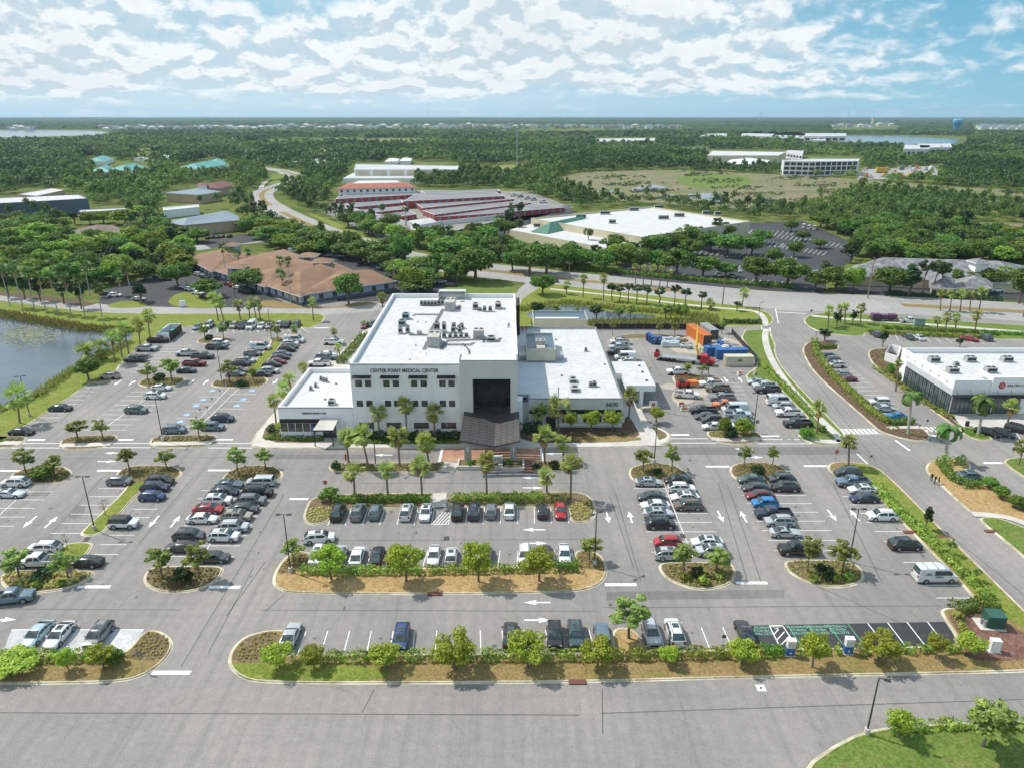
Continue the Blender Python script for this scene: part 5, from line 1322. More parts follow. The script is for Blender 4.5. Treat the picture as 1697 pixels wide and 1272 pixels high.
# shop car park
row('the hedge row of the shop car park','cars at the shop',[(1373,595,'sedan','navy','L'),(1380,602,'suv','grey','L'),(1387,610,'suv','white','L'),(1396.6,625,'sedan','silver','L'),(1406,633,'coupe','dark red','L'),(1459,673,'boxy suv','white','L'),(1469,683,'sedan','silver','R'),(1486,695,'coupe','bright blue','L')],'the road')
row('the bank row of the shop car park','cars at the shop',[(1458,561,'suv','dark grey','U'),(1512,565,'sedan','dark grey','U'),(1529,566,'sedan','white','U'),(1613,568,'sedan','red',-35),(1641,567,'suv','dark grey','U')],'the left')
row('the angled bays at the shop plaza','cars at the shop',[(1647,727,'sedan','black',-38),(1671,728,'sedan','dark grey',-38),(1697,722,'suv','black',-38)],'the left')
put_car(1607,796,'sedan','blue grey','L','blue grey sedan parked behind the clipped corner hedge','cars at the shop')
put_car(1508,536,'pickup','white','R','white pickup parked on the boulevard bank','vehicles on the boulevard bank')
# upper west car park
row('the pond lawn edge row','cars along the pond lawn',[(260,569,'pickup','black','R'),(241,583,'pickup','silver','R'),(222,601,'pickup','dark grey','L'),(179,629,'suv','beige','L'),(97,682,'sedan','black','R'),(32,722,'sedan','black','R')],'the bin enclosure')
row('middle of the west car park','cars in the middle of the west car park',[(264.5,648,'sedan','white','R'),(255,662,'suv','white','R'),(223,686,'suv','green grey','R')],'the planted island')
row('the bays around the accessible stalls','cars at the accessible stalls',[(367,700,'suv','navy','R'),(350,714,'suv','blue grey','R'),(286,719,'suv','blue grey','R')],'the building')
row('the upper west block','cars in the upper west block',[(364,573,'boxy suv','white','R'),(357.5,580,'pickup','dark green','R'),(308,591,'pickup','silver','L'),(334,596,'pickup','dark grey','R'),(320,608,'pickup','dark red','R'),(307,619,'sedan','dark green','R')],'the far end')
r = row('row left of upper grass tail','cars left of the upper grass tail',[(430,581,'van','white','R','with ladders'),(417,591,'suv','grey','R'),(406,603,'suv','silver','R'),(398,608,'suv','black','R'),(394,619,'sedan','brown','R'),(389,625,'sedan','grey','R')],'the far end')
roof_rack(r[0],'van',2)
M['van_blue'] = mat('van_blue',(.10,.35,.55),.5)
MB().bx(-2.2,-.3,-1.045,-1.035,1.5,1.7,'van_blue').bx(-2.,-.9,-1.045,-1.035,1.25,1.35,'van_blue').build('lettering',parent=r[0])
r = row('row right of upper grass tail','cars right of the upper grass tail',[(486,569,'van','white','R','with ladder rack'),(480,574,'suv','white','R'),(478,579,'sedan','dark brown','R'),(474,584,'suv','black','R'),(466,591,'sedan','blue grey','R'),(463,597,'sedan','black','R'),(457.5,604,'sedan','dark red','R'),(449,609,'sedan','black','R'),(445,620,'suv','silver','R'),(432,625,'sedan','dark grey','R')],'the far end')
roof_rack(r[0],'van',2)
MB().bx(-2.2,-.3,-1.045,-1.035,1.5,1.75,'van_blue').build('lettering',parent=r[0])
r = row('kerb row beside west wing','cars beside the west wing',[(552,572,'pickup','white','R','with service rack'),(542,592,'sedan','white','R'),(540,598,'pickup','blue grey','R'),(528,608,'pickup','white','L')],'the far end')
roof_rack(r[0],'pickup',1)
row('the back row under the road lawn','cars in the back row',[(323,548,'sedan','blue grey','D'),(341,546,'large suv','white','D'),(366,547,'suv','dark brown','D'),(384,546,'suv','beige','D'),(397.5,547,'suv','navy','D'),(412,548,'van','white','D'),(430,546.5,'hatchback','white','D'),(444,546,'sedan','grey','D'),(459,545,'suv','silver','D'),(473,545,'suv','black','D'),(488,544.5,'suv','dark grey','D')],'the left')
row('the bays behind the tower corner','cars behind the tower',[(602,546,'sedan','dark red','D'),(617,544,'suv','blue','D')],'the left')
# farther lots
row('the office car park by the entrance loop','cars at the tan roofed office',[(189,493,'suv','white','R'),(174,490,'sedan','black','R'),(228,499,'sedan','silver','R')],'the boulevard')
row('line under the office front oak','cars at the tan roofed office',[(304,480,'sedan','silver',-20),(313,484,'suv','silver',-20),(325,490,'sedan','white',-20),(338,496,'sedan','black',-20)],'the left')
row('line along the tan office front','cars at the tan roofed office',[(378,475,'sedan','dark red',-25),(386,478,'sedan','red',-25),(393,481,'sedan','white',-25),(402,485,'suv','green grey',-25),(408,488,'suv','black',-25),(327,459,'suv','silver',-25),(337,463,'sedan','dark grey',-25),(292,436,'pickup','white',-10),(302,437,'suv','black',-10)],'the right')
row('the small lot left of the oak','cars at the tan roofed office',[(262,462,'sedan','dark grey','R'),(272,466,'suv','black','R')],'the left')
row('the lot behind the tan roofed office','cars behind the tan roofed office',[(535,418,'suv','black','L'),(545,427,'suv','dark grey','L'),(560,429,'large suv','black','L'),(597,438,'suv','dark brown','D'),(606,441,'suv','black','D'),(627,447,'suv','silver','D'),(637,450,'sedan','dark grey','D'),(655,453,'sedan','dark red','D'),(655,470,'sedan','white','D'),(664,472,'suv','white','D'),(730,470,'sedan','silver','R'),(747,476,'sedan','black','R')],'the left')
put_car(487,419,'van','white','R','white box van behind the tan roofed office','cars behind the tan roofed office')
row('the teal awning shop car park','cars at the teal awnings',[(342,397,'sedan','black','U'),(350,396,'suv','grey','U'),(358,396,'sedan','dark grey','U'),(366,395,'sedan','dark red','U'),(378,395,'suv','black','U')],'the left')
row('the warehouse hedge row','cars at the cream warehouse',[(970,439,'sedan','silver','R'),(1192,459,'sedan','white','U'),(1215,461,'sedan','beige','U'),(1227,452,'sedan','white','U'),(1265,454,'suv','white','U'),(1352,456,'suv','white','L'),(1351,464,'suv','silver','L'),(1654,485,'suv','white','R'),(813,408,'sedan','red','R'),(815,400,'sedan','silver','R')],'the left')
row('the shuttle line under the wood','cars at the cream warehouse',[(1335,379,'van','white',60),(1344,381,'van','white',60),(1353,382,'van','white',60)],'the left')
row('the storage yard fence line','vehicles at the storage yard',[(850,326,'van','white',30),(862,328,'van','silver',30),(873,331,'van','white',30),(884,333,'van','pale blue',30),(900,337,'van','white',10),(786,358,'van','white','L'),(797,358,'van','white','L')],'the left')
put_car(916,469,'sedan','grey','L','grey car driving along the boulevard','cars on the boulevard')
put_car(434,339,'sedan','dark grey',80,'dark car far up the boulevard bend','cars on the boulevard')
# ---------------------------------------------------------------- plants
def crown_mesh(name,m,n,leaf,rx,rz,zc,nblob,seed,blob=(.34,.52),flat=1.,hollow=.55,up=.25,low=.35):
 rs = np.random.RandomState(seed)
 d = unit(rs.normal(size=(nblob,3))); d[:,2] = np.where(d[:,2] < 0,d[:,2] * low * 1.5,d[:,2])
 r = rs.uniform(hollow,.80,nblob)[:,None]
 bc = d * r * np.array([rx,rx,rz]); br = rs.uniform(blob[0],blob[1],nblob) * min(rx,rz * 1.2)
 k = rs.choice(nblob,n,p=br ** 2 / (br ** 2).sum())
 dd = unit(rs.normal(size=(n,3)))
 rad = br[k][:,None] * (rs.uniform(.35,1.08,n) ** .5)[:,None]
 C = bc[k] + dd * rad * np.array([1,1,.8 * flat]) + np.array([0,0,zc])
 nr_ = unit(dd * .8 + rs.normal(size=(n,3)) * .55 + np.array([0,0,up]))
 U,V = leaf_axes(nr_,leaf,rs)
 return quads(name,C,U,V,m,obj=False)
def trunk_mb(h,r,m,limbs=5,spread=1.2,seed=0,zl=.45,top=.9):
 rs = random.Random(seed); b = MB()
 b.tube([(0,0,-.05),(rs.uniform(-.05,.05) * h,rs.uniform(-.05,.05) * h,h * .5),(rs.uniform(-.06,.06) * h,rs.uniform(-.06,.06) * h,h * top)],[r * 1.25,r * .85,r * .25],m,6)
 for i in range(limbs):
  a = 2 * math.pi * (i + rs.random() * .6) / limbs; z = h * rs.uniform(zl,zl + .25)
  b.tube([(0,0,z),(math.cos(a) * spread * .5,math.sin(a) * spread * .5,z + h * .18),(math.cos(a) * spread,math.sin(a) * spread,z + h * rs.uniform(.25,.38))],[r * .6,r * .4,r * .12],m,5)
 return b
MODELS = {}
def model(key,kind,trunk,crown,h,w,scale_note=None):
 """one tree of its kind (height h, width w) with trunk and crown parts; copies are scaled from it"""
 if crown:
  v = np.empty(len(crown.vertices) * 3,np.float32); crown.vertices.foreach_get('co',v); v = v.reshape(-1,3)
  h = float(np.percentile(v[:,2],99.6)); w = 2 * float(np.percentile(np.hypot(v[:,0],v[:,1]),96))
 MODELS[key] = (kind,trunk.build('trunk').data if isinstance(trunk,MB) else trunk,crown,h,w)
def _purge():
 for o in [o for o in COL.objects if o.name.split('.')[0] == 'trunk' and o.parent is None]: bpy.data.objects.remove(o)
for i in range(4):
 model(f'bright{i}','leafy_tree',trunk_mb(2.6,.09,'bark',5,.9,i,.5),crown_mesh('crown','leaf_bright',3000,.17,1.7,1.75,2.55,38,30 + i,(.15,.34),low=.5,hollow=.45),4.4,3.7)
for i in range(4):
 model(f'young{i}','young_tree',trunk_mb(3.4,.06,'bark',7,.95,i + 9,.42),crown_mesh('crown','leaf_young',1500,.17,1.15,1.85,2.85,30,50 + i,(.14,.26),hollow=.3,low=.5),4.6,2.6)
for i in range(4):
 model(f'oak{i}','oak_tree',trunk_mb(6.,.28,'bark',6,2.6,i + 20,.35),crown_mesh('crown','leaf_oak',2200,.56,4.2,3.5,5.3,30,70 + i,(.24,.40),low=.42),9.2,9.4)
 model(f'lime{i}','leafy_tree',trunk_mb(5.,.22,'bark',6,2.4,i + 30,.35),crown_mesh('crown','leaf_lime',2000,.54,3.9,3.2,4.7,28,90 + i,(.24,.40),low=.42),8.2,8.6)
 model(f'dark{i}','dark_tree',trunk_mb(5.,.2,'bark',6,1.6,i + 40,.3),crown_mesh('crown','leaf_dark',900,.55,2.6,3.4,5.0,22,110 + i,(.2,.34),hollow=.3),8.6,5.6)
 model(f'pine{i}','pine_tree',trunk_mb(9.5,.2,'bark',5,1.5,i + 44,.62),crown_mesh('crown','leaf_pine',620,.62,2.2,3.2,9.2,16,130 + i,(.24,.40),hollow=.4),12.5,5.0)
 model(f'shrub{i}','round_shrub',trunk_mb(.8,.05,'bark',4,.4,i + 60,.2),crown_mesh('crown','leaf_hedge2',700,.20,.95,.85,.75,18,150 + i,(.3,.45)),1.6,2.0)
 model(f'bush{i}','dark_shrub',trunk_mb(.9,.05,'bark',4,.4,i + 64,.2),crown_mesh('crown','leaf_dark',700,.22,1.0,.8,.75,18,160 + i,(.3,.45)),1.6,2.1)
for i in range(4):
 model(f'fern{i}','spiky_plant',trunk_mb(.3,.05,'bark',3,.2,i + 70,.2),crown_mesh('crown','leaf_hedge',160,.55,.55,.4,.35,12,180 + i,(.5,.7),hollow=.3,up=.0),.9,1.4)
model('clipped0','clipped_shrub',trunk_mb(.8,.08,'bark',4,.4,66,.2),crown_mesh('crown','leaf_hedge2',2200,.16,.62,.62,1.0,40,171,(.55,.62),hollow=.5),2.0,2.1)
model('cypress0','cypress_tree',trunk_mb(9,.18,'bark',4,.5,67,.3),crown_mesh('crown','leaf_dark',1500,.5,1.7,5.6,5.2,40,173,(.3,.5),hollow=.3),11.,4.6)
for i in range(2):
 b = trunk_mb(3.2,.05,'wood',9,1.0,i + 80,.30,1.)
 rs_ = random.Random(i + 5)
 for k in range(22):
  a = rs_.random() * 6.28; z = rs_.uniform(1.3,2.8); r_ = rs_.uniform(.4,1.1)
  b.tube([(math.cos(a) * r_ * .4,math.sin(a) * r_ * .4,z),(math.cos(a) * r_,math.sin(a) * r_,z + rs_.uniform(.3,.8))],[.022,.008],'wood',3)
 model(f'bare{i}','bare_tree',b,None,3.6,2.2)
_purge()
NT = {}
def plant(key,px,py,top=None,wpx=None,label='',group='',hm=None,wm=None,leader=None,cat='tree'):
 """a copy of a model standing at survey point (px,py), as tall as the row TOP and as wide as WPX pixels"""
 base = key.rstrip('0123456789')
 if base == key:
  n = {'clipped': 1,'cypress': 1,'bare': 2}.get(key,4); NT[key] = NT.get(key,0) + 1; key = f'{key}{NT[key] % n}'
 kind,tm,cm,h0,w0 = MODELS[key]
 g = G(px,py)
 depth = g.y * CP + H * SP
 z0 = .11 if g.y < 260 else 0.
 hh = hm if hm else max(ZQ(top,g.y + (wpx * depth / FL) * .22),.5)
 ww = wm if wm else wpx * depth / FL
 o = empty(kind,(g.x,g.y,z0),rng.uniform(0,6.28),label,cat,group,(ww / w0,ww / w0,hh / h0))
 link_mesh('trunk' if cm else 'branches',tm,o)
 if cm: link_mesh('crown',cm,o)
 return o
def prow(key,where,group,desc,items,end='the left',cat='tree'):
 n = len(items)
 for i,it in enumerate(items):
  lab = f'{desc}, {ORD[i]} from {end} {where}' if n > 1 else f'{desc} {where}'
  lab = lab.replace('thin open crowned tree beside the lamp post,','thin tree by the lamp post,').replace('from the left at','from left at').replace('from the left in the near bed of the','from left in near bed of')
  plant(it[4] if len(it) > 4 else key,it[0],it[1],it[2],it[3],lab,group,cat=cat)
prow('bright','along the front verge hedge','bright trees along the front verge','bright green leafy tree',[(464,1106,1064,53),(521,1107,1068,40),(640,1107,1064,52),(754,1109,1048,70),(874,1106,1047,67),(991,1104,1052,57),(1105,1101,1068,32),(1228,1100,1058,50),(1346,1106,1044,52),(1455,1094,1041,62),(1550,1091,1049,33),(1604,1086,1048,48)])
prow('bright','on the front verge west of the driveway','bright trees on the west verge','bright green leafy tree',[(30,1110,1077,78),(114,1110,1072,32),(173,1108,1064,42)])
prow('bright','on the dry grass island','four bright trees of the middle island','dense bright green tree',[(549,960,902,54),(673,964,899,62),(793,964,893,53),(893.5,963,903,56)])
prow('young','at the ends of the middle island','thin trees at the island ends','thin open crowned tree beside the lamp post',[(487,931,892,40),(976,929,888,37)])
plant('young',1042,1058,986,64,'tall open crowned tree in the front row tree pocket','trees of the front row')
prow('young','in the far west oval','young trees of the west islands','young leafy tree',[(44,785,742,34),(91,787,753,33)])
prow('young','in the island above the grass tail','young trees of the west islands','young leafy tree',[(215,780,741,30),(276,775,745,32)])
prow('young','in the island before the west wing','young trees of the west islands','young upright tree',[(395,785,740,31),(440,775,739,31)])
prow('young','in the near bed west of the driveway','young trees of the west islands','young leafy tree',[(270,959,907,42),(331,960,897,42)])
prow('young','in the shrub island at the west edge','young trees of the west islands','young leafy tree',[(32,956,908,46),(114,960,910,42)])
prow('bare','in the grass tail','bare young trees','bare leafless young tree',[(175,854,822,24),(113,912,878,20)],'the lane')
prow('young','in the island with the lamp post, east side','young trees of the east islands','young green tree',[(1065,780,742,34),(1113,781,736,28)])
prow('young','in the island with the round shrub','young trees of the east islands','young green tree',[(1233,774,738,22),(1280,771,737,23)])
prow('young','in the near bed of the inner east double row','young trees of the east islands','young green tree',[(1132.5,949,899,41),(1186,949,906,42)])
prow('young','in the near bed of the outer east double row','young trees of the east islands','young green tree',[(1337.6,948,888,36),(1395.5,948,893,47)])
prow('young','on the middle lane west side','young trees of the middle lane','small young tree',[(129,728,695,35),(171,726,694,28),(331,726,692,26)])
prow('young','in the upper west car park','young trees of the upper west car park','small young tree',[(247,637,600,28),(285.5,632,594,33),(340,561,539,19),(371,562,537,17),(381,635,596,33),(421,632,610,15),(460.5,563,538,19),(489,562,539,15)])
plant('oak',148,630,593,38,'small oak in the kerb pocket of the pond lawn','trees of the pond lawn')
prow('lime','in the island on the middle lane, east side','leafy trees of the east middle lane','small leafy tree',[(1198,722,690,22),(1232,722,692,34)])
plant('bright',1087,700,674,24,'bushy small tree beside the canopy path','small trees by the east wing')
prow('bright','before the east wing wall','small trees by the east wing','small crape tree',[(946,713,682,26),(981,714,678,32),(1015.5,714,679,32)])
prow('bright','before the west wing glass','small trees by the west wing','small feathery tree',[(470,722,698,24),(504,721,697,25)])
prow('young','in the works yard islands','young trees of the works yard','small young tree',[(1015,557,528,11),(1092,556,536,12),(1118,556,535,15),(1138,621,601,17),(1163,621,603,19),(1196,552,532,14)])
prow('shrub','along the side road hedge','slim shrubs by the side road','upright dark shrub',[(1533,877,839,19,'dark0'),(1572,918,889,18,'young1'),(1616,962,940,14,'young2')])
plant('clipped',72,792,770,34,'large round dark bush in the far west oval','dark bushes in the islands',cat='shrub')
for px,py,tp,w,lab in ((305,966,939,34,'round dark bush in the near bed west of the driveway'),(1255,789,769,24,'round dark shrub between two young trees'),(1089,785,775,17,'little dark bush under the lamp post'),(1155,955,938,24,'dark bush in the near bed of the inner double row'),(1365,957,934,34,'wide dark bush in the near bed of the outer double row'),
                          (265,630,618,20,'dark bush between two trees in the upper west island'),(402,640,628,18,'dark bush at the foot of the upper grass tail'),(346,563,554,14,'dark bush in the little upper island'),(452,714,703,22,'dark bush at the corner of the west wing'),(545,827,806,34,'spreading green bush by the stop sign'),(71,960,942,32,'dark bush in the shrub island at the west edge'),
                          (1211,725,706,22,'dark shrub on the east middle lane island'),(1336,725,708,26,'round shrub at the foot of the lane palm'),(1362,715,704,16,'small shrub beside the lane palm'),(193,1100,1076,30,'round clipped shrub at the end of the west hedge')):
 plant('bush' if 'dark' in lab else 'shrub',px,py,tp,w,lab,'bushes in the islands',cat='shrub')
prow('clipped','along the dry corner','round clipped bushes','round clipped green bush',[(1640,808,790,24),(1658,825,805,23),(1682,841,820,24),(1696,845,830,18)],cat='shrub')
prow('shrub','in front of the shop bed','shrubs of the shop bed','leafy shrub',[(1466,596,585,10),(1475,618,602,16),(1487,630,616,16)],cat='shrub')
prow('dark','on the boulevard bank','small trees of the boulevard bank','slim dark green tree',[(1386,541,518,15),(1412,540,514,12),(1366,565,545,22,'dark1'),(1462,575,550,14,'dark2'),(1590,575,560,12,'dark0')])
plant('young',1688,770,725,28,'young tree on the green island at the photo edge','trees by the shop')
prow('young','on the near verge of the front road','trees on the near verge','leafy tree',[(1488,1222,1173,44,'bright1'),(1628,1236,1151,80,'young3')])
# trees round the rear pond
prow('pine','along the pond path','slim trees along the rear pond path','slim dark tree',[(1014,499,470,17),(1026,501,471,16),(1041,502,469,18),(1055,503,472,18),(1072,505,473,18),(1092,506,476,18),(1117,508,472,18),(1135,510,478,18),(1162,511,483,18),(1222,516,500,14)])
prow('young','on the bank of the rear pond','small trees round the rear pond','small tree',[(890,533,501,20,'dark3'),(919,532,504,18),(955,531,507,14),(988,531,505,22,'dark1'),(1026,533,508,20),(1044,532,503,18),(1103,531,502,28),(1128,530,503,24,'lime0')])
plant('oak',899,489,453,42,'bright oak at the corner of the rear driveway','oaks along the boulevard')
# palms -------------------------------------------------------------
def sabal_crown(seed,m='leaf_palm',n=27,L=1.35,dead=4):
 rs = np.random.RandomState(seed); C,U,V,mi = [],[],[],[]
 for i in range(n + dead):
  az = rs.uniform(0,6.283); el = R(rs.uniform(-38,78)) if i < n else R(rs.uniform(-80,-48))
  d = np.array([math.cos(az) * math.cos(el),math.sin(az) * math.cos(el),math.sin(el)])
  side = np.array([-math.sin(az),math.cos(az),0.]); up = np.cross(d,side) * -1
  pet = rs.uniform(.45,.80) * L; ln = rs.uniform(.8,1.1) * L
  nb = 8
  for k in range(nb):
   a = (k - (nb - 1) / 2) / (nb - 1) * 1.75
   dr = d * math.cos(a) + side * math.sin(a); dr = dr + np.array([0,0,-.22 - .30 * abs(a)]); dr /= np.linalg.norm(dr)
   l = ln * (1 - .22 * abs(a))
   w = np.cross(dr,up); w /= max(np.linalg.norm(w),1e-5)
   C.append(d * pet + dr * l * .5); U.append(dr * l * .5); V.append(w * .062 * L); mi.append(1 if i >= n else 0)
  C.append(d * pet * .5); U.append(d * pet * .5); V.append(side * .03 * L); mi.append(1 if i >= n else 0)
 return quads('crown',np.array(C),np.array(U),np.array(V),[m,'leaf_dead'],mi=mi,obj=False)
def feather_crown(seed,m='leaf_royal',n=13,L=3.4):
 rs = np.random.RandomState(seed); C,U,V = [],[],[]
 for i in range(n):
  az = 6.283 * (i + rs.uniform(-.3,.3)) / n * 2.4; el0 = R(rs.uniform(-8,78)); ln = L * rs.uniform(.8,1.05)
  p = np.zeros(3); el = el0
  for k in range(16):
   d = np.array([math.cos(az) * math.cos(el),math.sin(az) * math.cos(el),math.sin(el)]); st = ln / 16
   C.append(p + d * st / 2); U.append(d * st * .55); V.append(np.array([-math.sin(az),math.cos(az),0]) * .03)
   side = np.array([-math.sin(az),math.cos(az),0.]); l = .52 * math.sin(math.pi * (k + 1.5) / 18.) + .12
   for s in (-1,1):
    dr = side * s * .85 + d * .45 + np.array([0,0,-.38]); dr /= np.linalg.norm(dr)
    w = np.cross(dr,np.array([0,0,1.])); w /= np.linalg.norm(w)
    for q in (.0,):
     C.append(p + d * st * q + dr * l * .5); U.append(dr * l * .5); V.append(d * .10)
   p = p + d * st; el -= R(9.5 * (1 + k * .05))
 return quads('crown',np.array(C),np.array(U),np.array(V),m,obj=False)
SAB = [sabal_crown(200 + i) for i in range(5)]
SABD = [sabal_crown(220 + i,'leaf_royal',22,1.35,3) for i in range(3)]
ROY = [feather_crown(240 + i) for i in range(3)]
def _ptrunk(name,m,r0,r1,bulge=0.):
 b = MB(); b.tube([(0,0,-.02)] + [(0,0,t) for t in (.05,.2,.4,.6,.8,.95,1.0)],[r0 * 1.3,r0 * 1.1,r0,r0 * .95 + bulge,r0 * .9,(r0 + r1) / 2,r1 * 1.25,r1 * .8],m,8)
 o = b.build(name); me = o.data; bpy.data.objects.remove(o); return me
TS,TT,TR = _ptrunk('trunk','bark_palm',.19,.17),_ptrunk('trunk','bark_royal',.17,.12),_ptrunk('trunk','bark_royal',.27,.14,.03)
NP = [0]
def palm(px,py,cpx,cpy,w,label,group,kind='sabal'):
 """palm with its foot at (px,py) and the middle of its crown at row cpy, crown w pixels wide"""
 g = G(px,py); depth = g.y * CP + H * SP; NP[0] += 1
 h = max(ZQ(cpy,g.y) - .12,1.); lean = (XQ(cpx,g.y,h) - g.x)
 o = empty({'sabal': 'palm_tree','tall': 'tall_palm','royal': 'royal_palm'}[kind],(g.x,g.y,.11 if g.y < 260 else 0.),0,label,'palm tree',group)
 o.rotation_euler = (0,math.atan2(lean,h),0)
 t = link_mesh('trunk',{'sabal': TS,'tall': TT,'royal': TR}[kind],o); t.scale = (1,1,h * (.98))
 cm = {'sabal': SAB,'tall': SABD,'royal': ROY}[kind]; c = link_mesh('crown',cm[NP[0] % len(cm)],o,(0,0,h))
 s = w * depth / FL / {'sabal': 3.5,'tall': 3.4,'royal': 4.6}[kind]; c.scale = (s,s,s); c.rotation_euler.z = rng.uniform(0,6.28)
 if kind == 'royal':
  k = MB(); k.cyl((0,0,h - 1.5),.17,1.5,'leaf_royal',8,r2=.11); k.build('crownshaft',parent=o)
 return o
def palms(where,group,desc,items,end='the left',kind='sabal'):
 for i,it in enumerate(items):
  lab = f'{desc}, {ORD[i]} from {end} {where}' if len(items) > 1 else f'{desc} {where}'
  palm(*it,lab,group,kind)
palms('against the tower front','palms against the tower front','palm with ragged crown',[(629,729,626.5,682,28),(674.5,730,672,670,28),(721,730,719,683,30)])
palms('in the narrow drop off island','palms of the drop off island','palm with yellowing fronds',[(578,767,573,722,30),(611,775,599,720,32),(662.6,773,659,721,35),(711,768,705,731,33),(902.5,768,902.5,721,34),(933.6,764,933.6,731,27)])
palms('in the palm and hedge islands','palms of the hedge islands','palm with drooping dry fronds',[(588,825,586,782,32),(643,827,640,777,27),(699.6,828,697,773,33),(807,824,805,764,32),(906,823,906,787,28),(945.4,826.5,947,766,34)])
palms('at the east wing corner','palms by the east wing','palm',[(894,710,894,680,27),(925,720,926,674,36),(1041.5,698,1045,656,29)])
palms('beside the west wing wall','palms by the west wing','small palm',[(458.5,708,454,663,23),(473,684,468,645,24),(485,664,479,628,22),(507,641,502,609,18)])
palms('along the kerb behind the west wing','palms behind the west wing','slender palm',[(566,600,560,575,14),(559,570,553,548,12)])
palm(33,701,28,655,38,'large palm on the pond lawn beside the lamp post','palms of the pond lawn')
palms('along the pond lawn slope','palms of the pond lawn','palm',[(147,602,141,582,31),(168,595,167,575,28),(191,601,185,560,25),(202.5,592,197,556,18),(214,587,206,546,25),(232.5,572.5,229,538,23),(249,560,244,524,25)])
palms('along the rear road by the pond','tall palms along the rear road','tall thin palm',[(17,508,1,446,20),(38,510,22,449,20),(57,513,45.5,453,20),(76,516,64,459,20),(96,519.5,82,460,20),(118,522,106.5,464,20),(141,525,130,464,20),(169,525,162,476,20)],kind='tall')
palms('behind the rear road','tall palms behind the rear road','tall thin palm',[(90,462,83,428,18),(149.5,490,140,440,18),(163,468,157,435,18),(201.5,490,195,458,18),(221,499,208,446,18),(305,432,309,406,14),(311,431,314,410,14),(299,430,303,402,14)],kind='tall')
palms('by the back corner of the pond lawn','palms at the back corner','palm',[(362,532,355,493,22),(372,535,362,500,20),(399,531,394,505,19),(425,531,420,500,18),(432,531,428,507,14),(414,528,412,505,14),(519.5,531,517,500,14),(634,508,633,493,18)])
palms('in front of the tan roofed office','tall palms of the tan roofed office','tall slim palm',[(376,463,368,409,15),(380,440,378,416,12),(385,440,385,417,12),(399,452,393,421,14),(411,447,410,418,13),(471,484,463,431,16),(472,492,465,455,17),(482,503,478,434,16)],kind='tall')
palms('along the boulevard path','palms along the boulevard','small round palm',[(939,488,939,473,15),(966,494,967.6,462,15),(1000,499,1001,461,15),(1177,514,1177,503,16),(1229.5,509,1233,485,18)])
palms('at the side road corner','palms at the side road corner','palm',[(1372,543,1374,514,16),(1393,536,1394,511,15),(1400,536,1401,508,14),(1426,536,1427.6,510,16)])
palms('on the boulevard bank behind the shop','palms behind the shop','palm',[(1553,553,1554,529,14),(1566,553,1570,525,14),(1583,553,1585,525,15),(1615,553,1620,522,18)])
palms('in the boulevard median','palms in the boulevard median','slim palm',[(1558,515,1560,487,15),(1574,515,1578,486,15),(1591,516,1594,487,15),(1607,516,1609,488,15),(1622,517,1628,483,16)])
palms('before the warehouse hedge','palms before the warehouse','slim palm',[(1053,471,1053,443,13),(1066,473,1067,444,13),(1079,474,1082,445,13),(1093,476,1096,446,13),(1105,477,1109,452,12)])
palm(1353.5,719,1357.6,677,27,'palm with dry skirt at the kerb of the side road corner','palms by the east lane')
palm(1406,772,1407.5,729,26,'palm with brown skirt at the tip of the east strip','palms by the east lane')
palms('by the shop','royal palms by the shop','royal palm with pale smooth trunk',[(1504.5,719,1511,656,40),(1565,763,1573,712,50),(1621,719,1631,663,54)],kind='royal')
palm(1668,706,1676.5,673,24,'small yellowish palm in front of the shop glass','palms by the shop')
palm(1484,648,1490,602,14,'thin palm beside the left glass side of the shop','palms by the shop')
for px,py,c,w,lab in ((1137,401,374,17,'coconut palm before the warehouse long wall'),(975,415,382,22,'coconut palm beside the green gable'),(826,402,366,24,'coconut palm left of the green gable'),(633,372,340,18,'palm before the storage units'),(672,374,345,14,'palm beside the storage office')):
 palm(px,py,px,c,w,lab,'far feather palms','royal')
prow('bush','on the drop off island','spiky plants of the drop off island','spiky rosette plant',[(558,779,762,18),(888,777,768,16),(918,776,762,20)],cat='shrub')
prow('shrub','in the entrance planter','plants in the entrance planter','yellow green spiky plant',[(779,773,761,16),(843,771,759,13),(861,770,764,8)],cat='shrub')
prow('fern','in the near beds of the east rows','yellow green spiky plants','yellow green spiky plant',[(1133,960,947,16),(1164,967,951,20),(1191,959,948,18),(1347,964,951,15),(1384,963,948,15),(1406,961,948,17),(61,973,961,20),(104,968,958,16)],cat='plant')
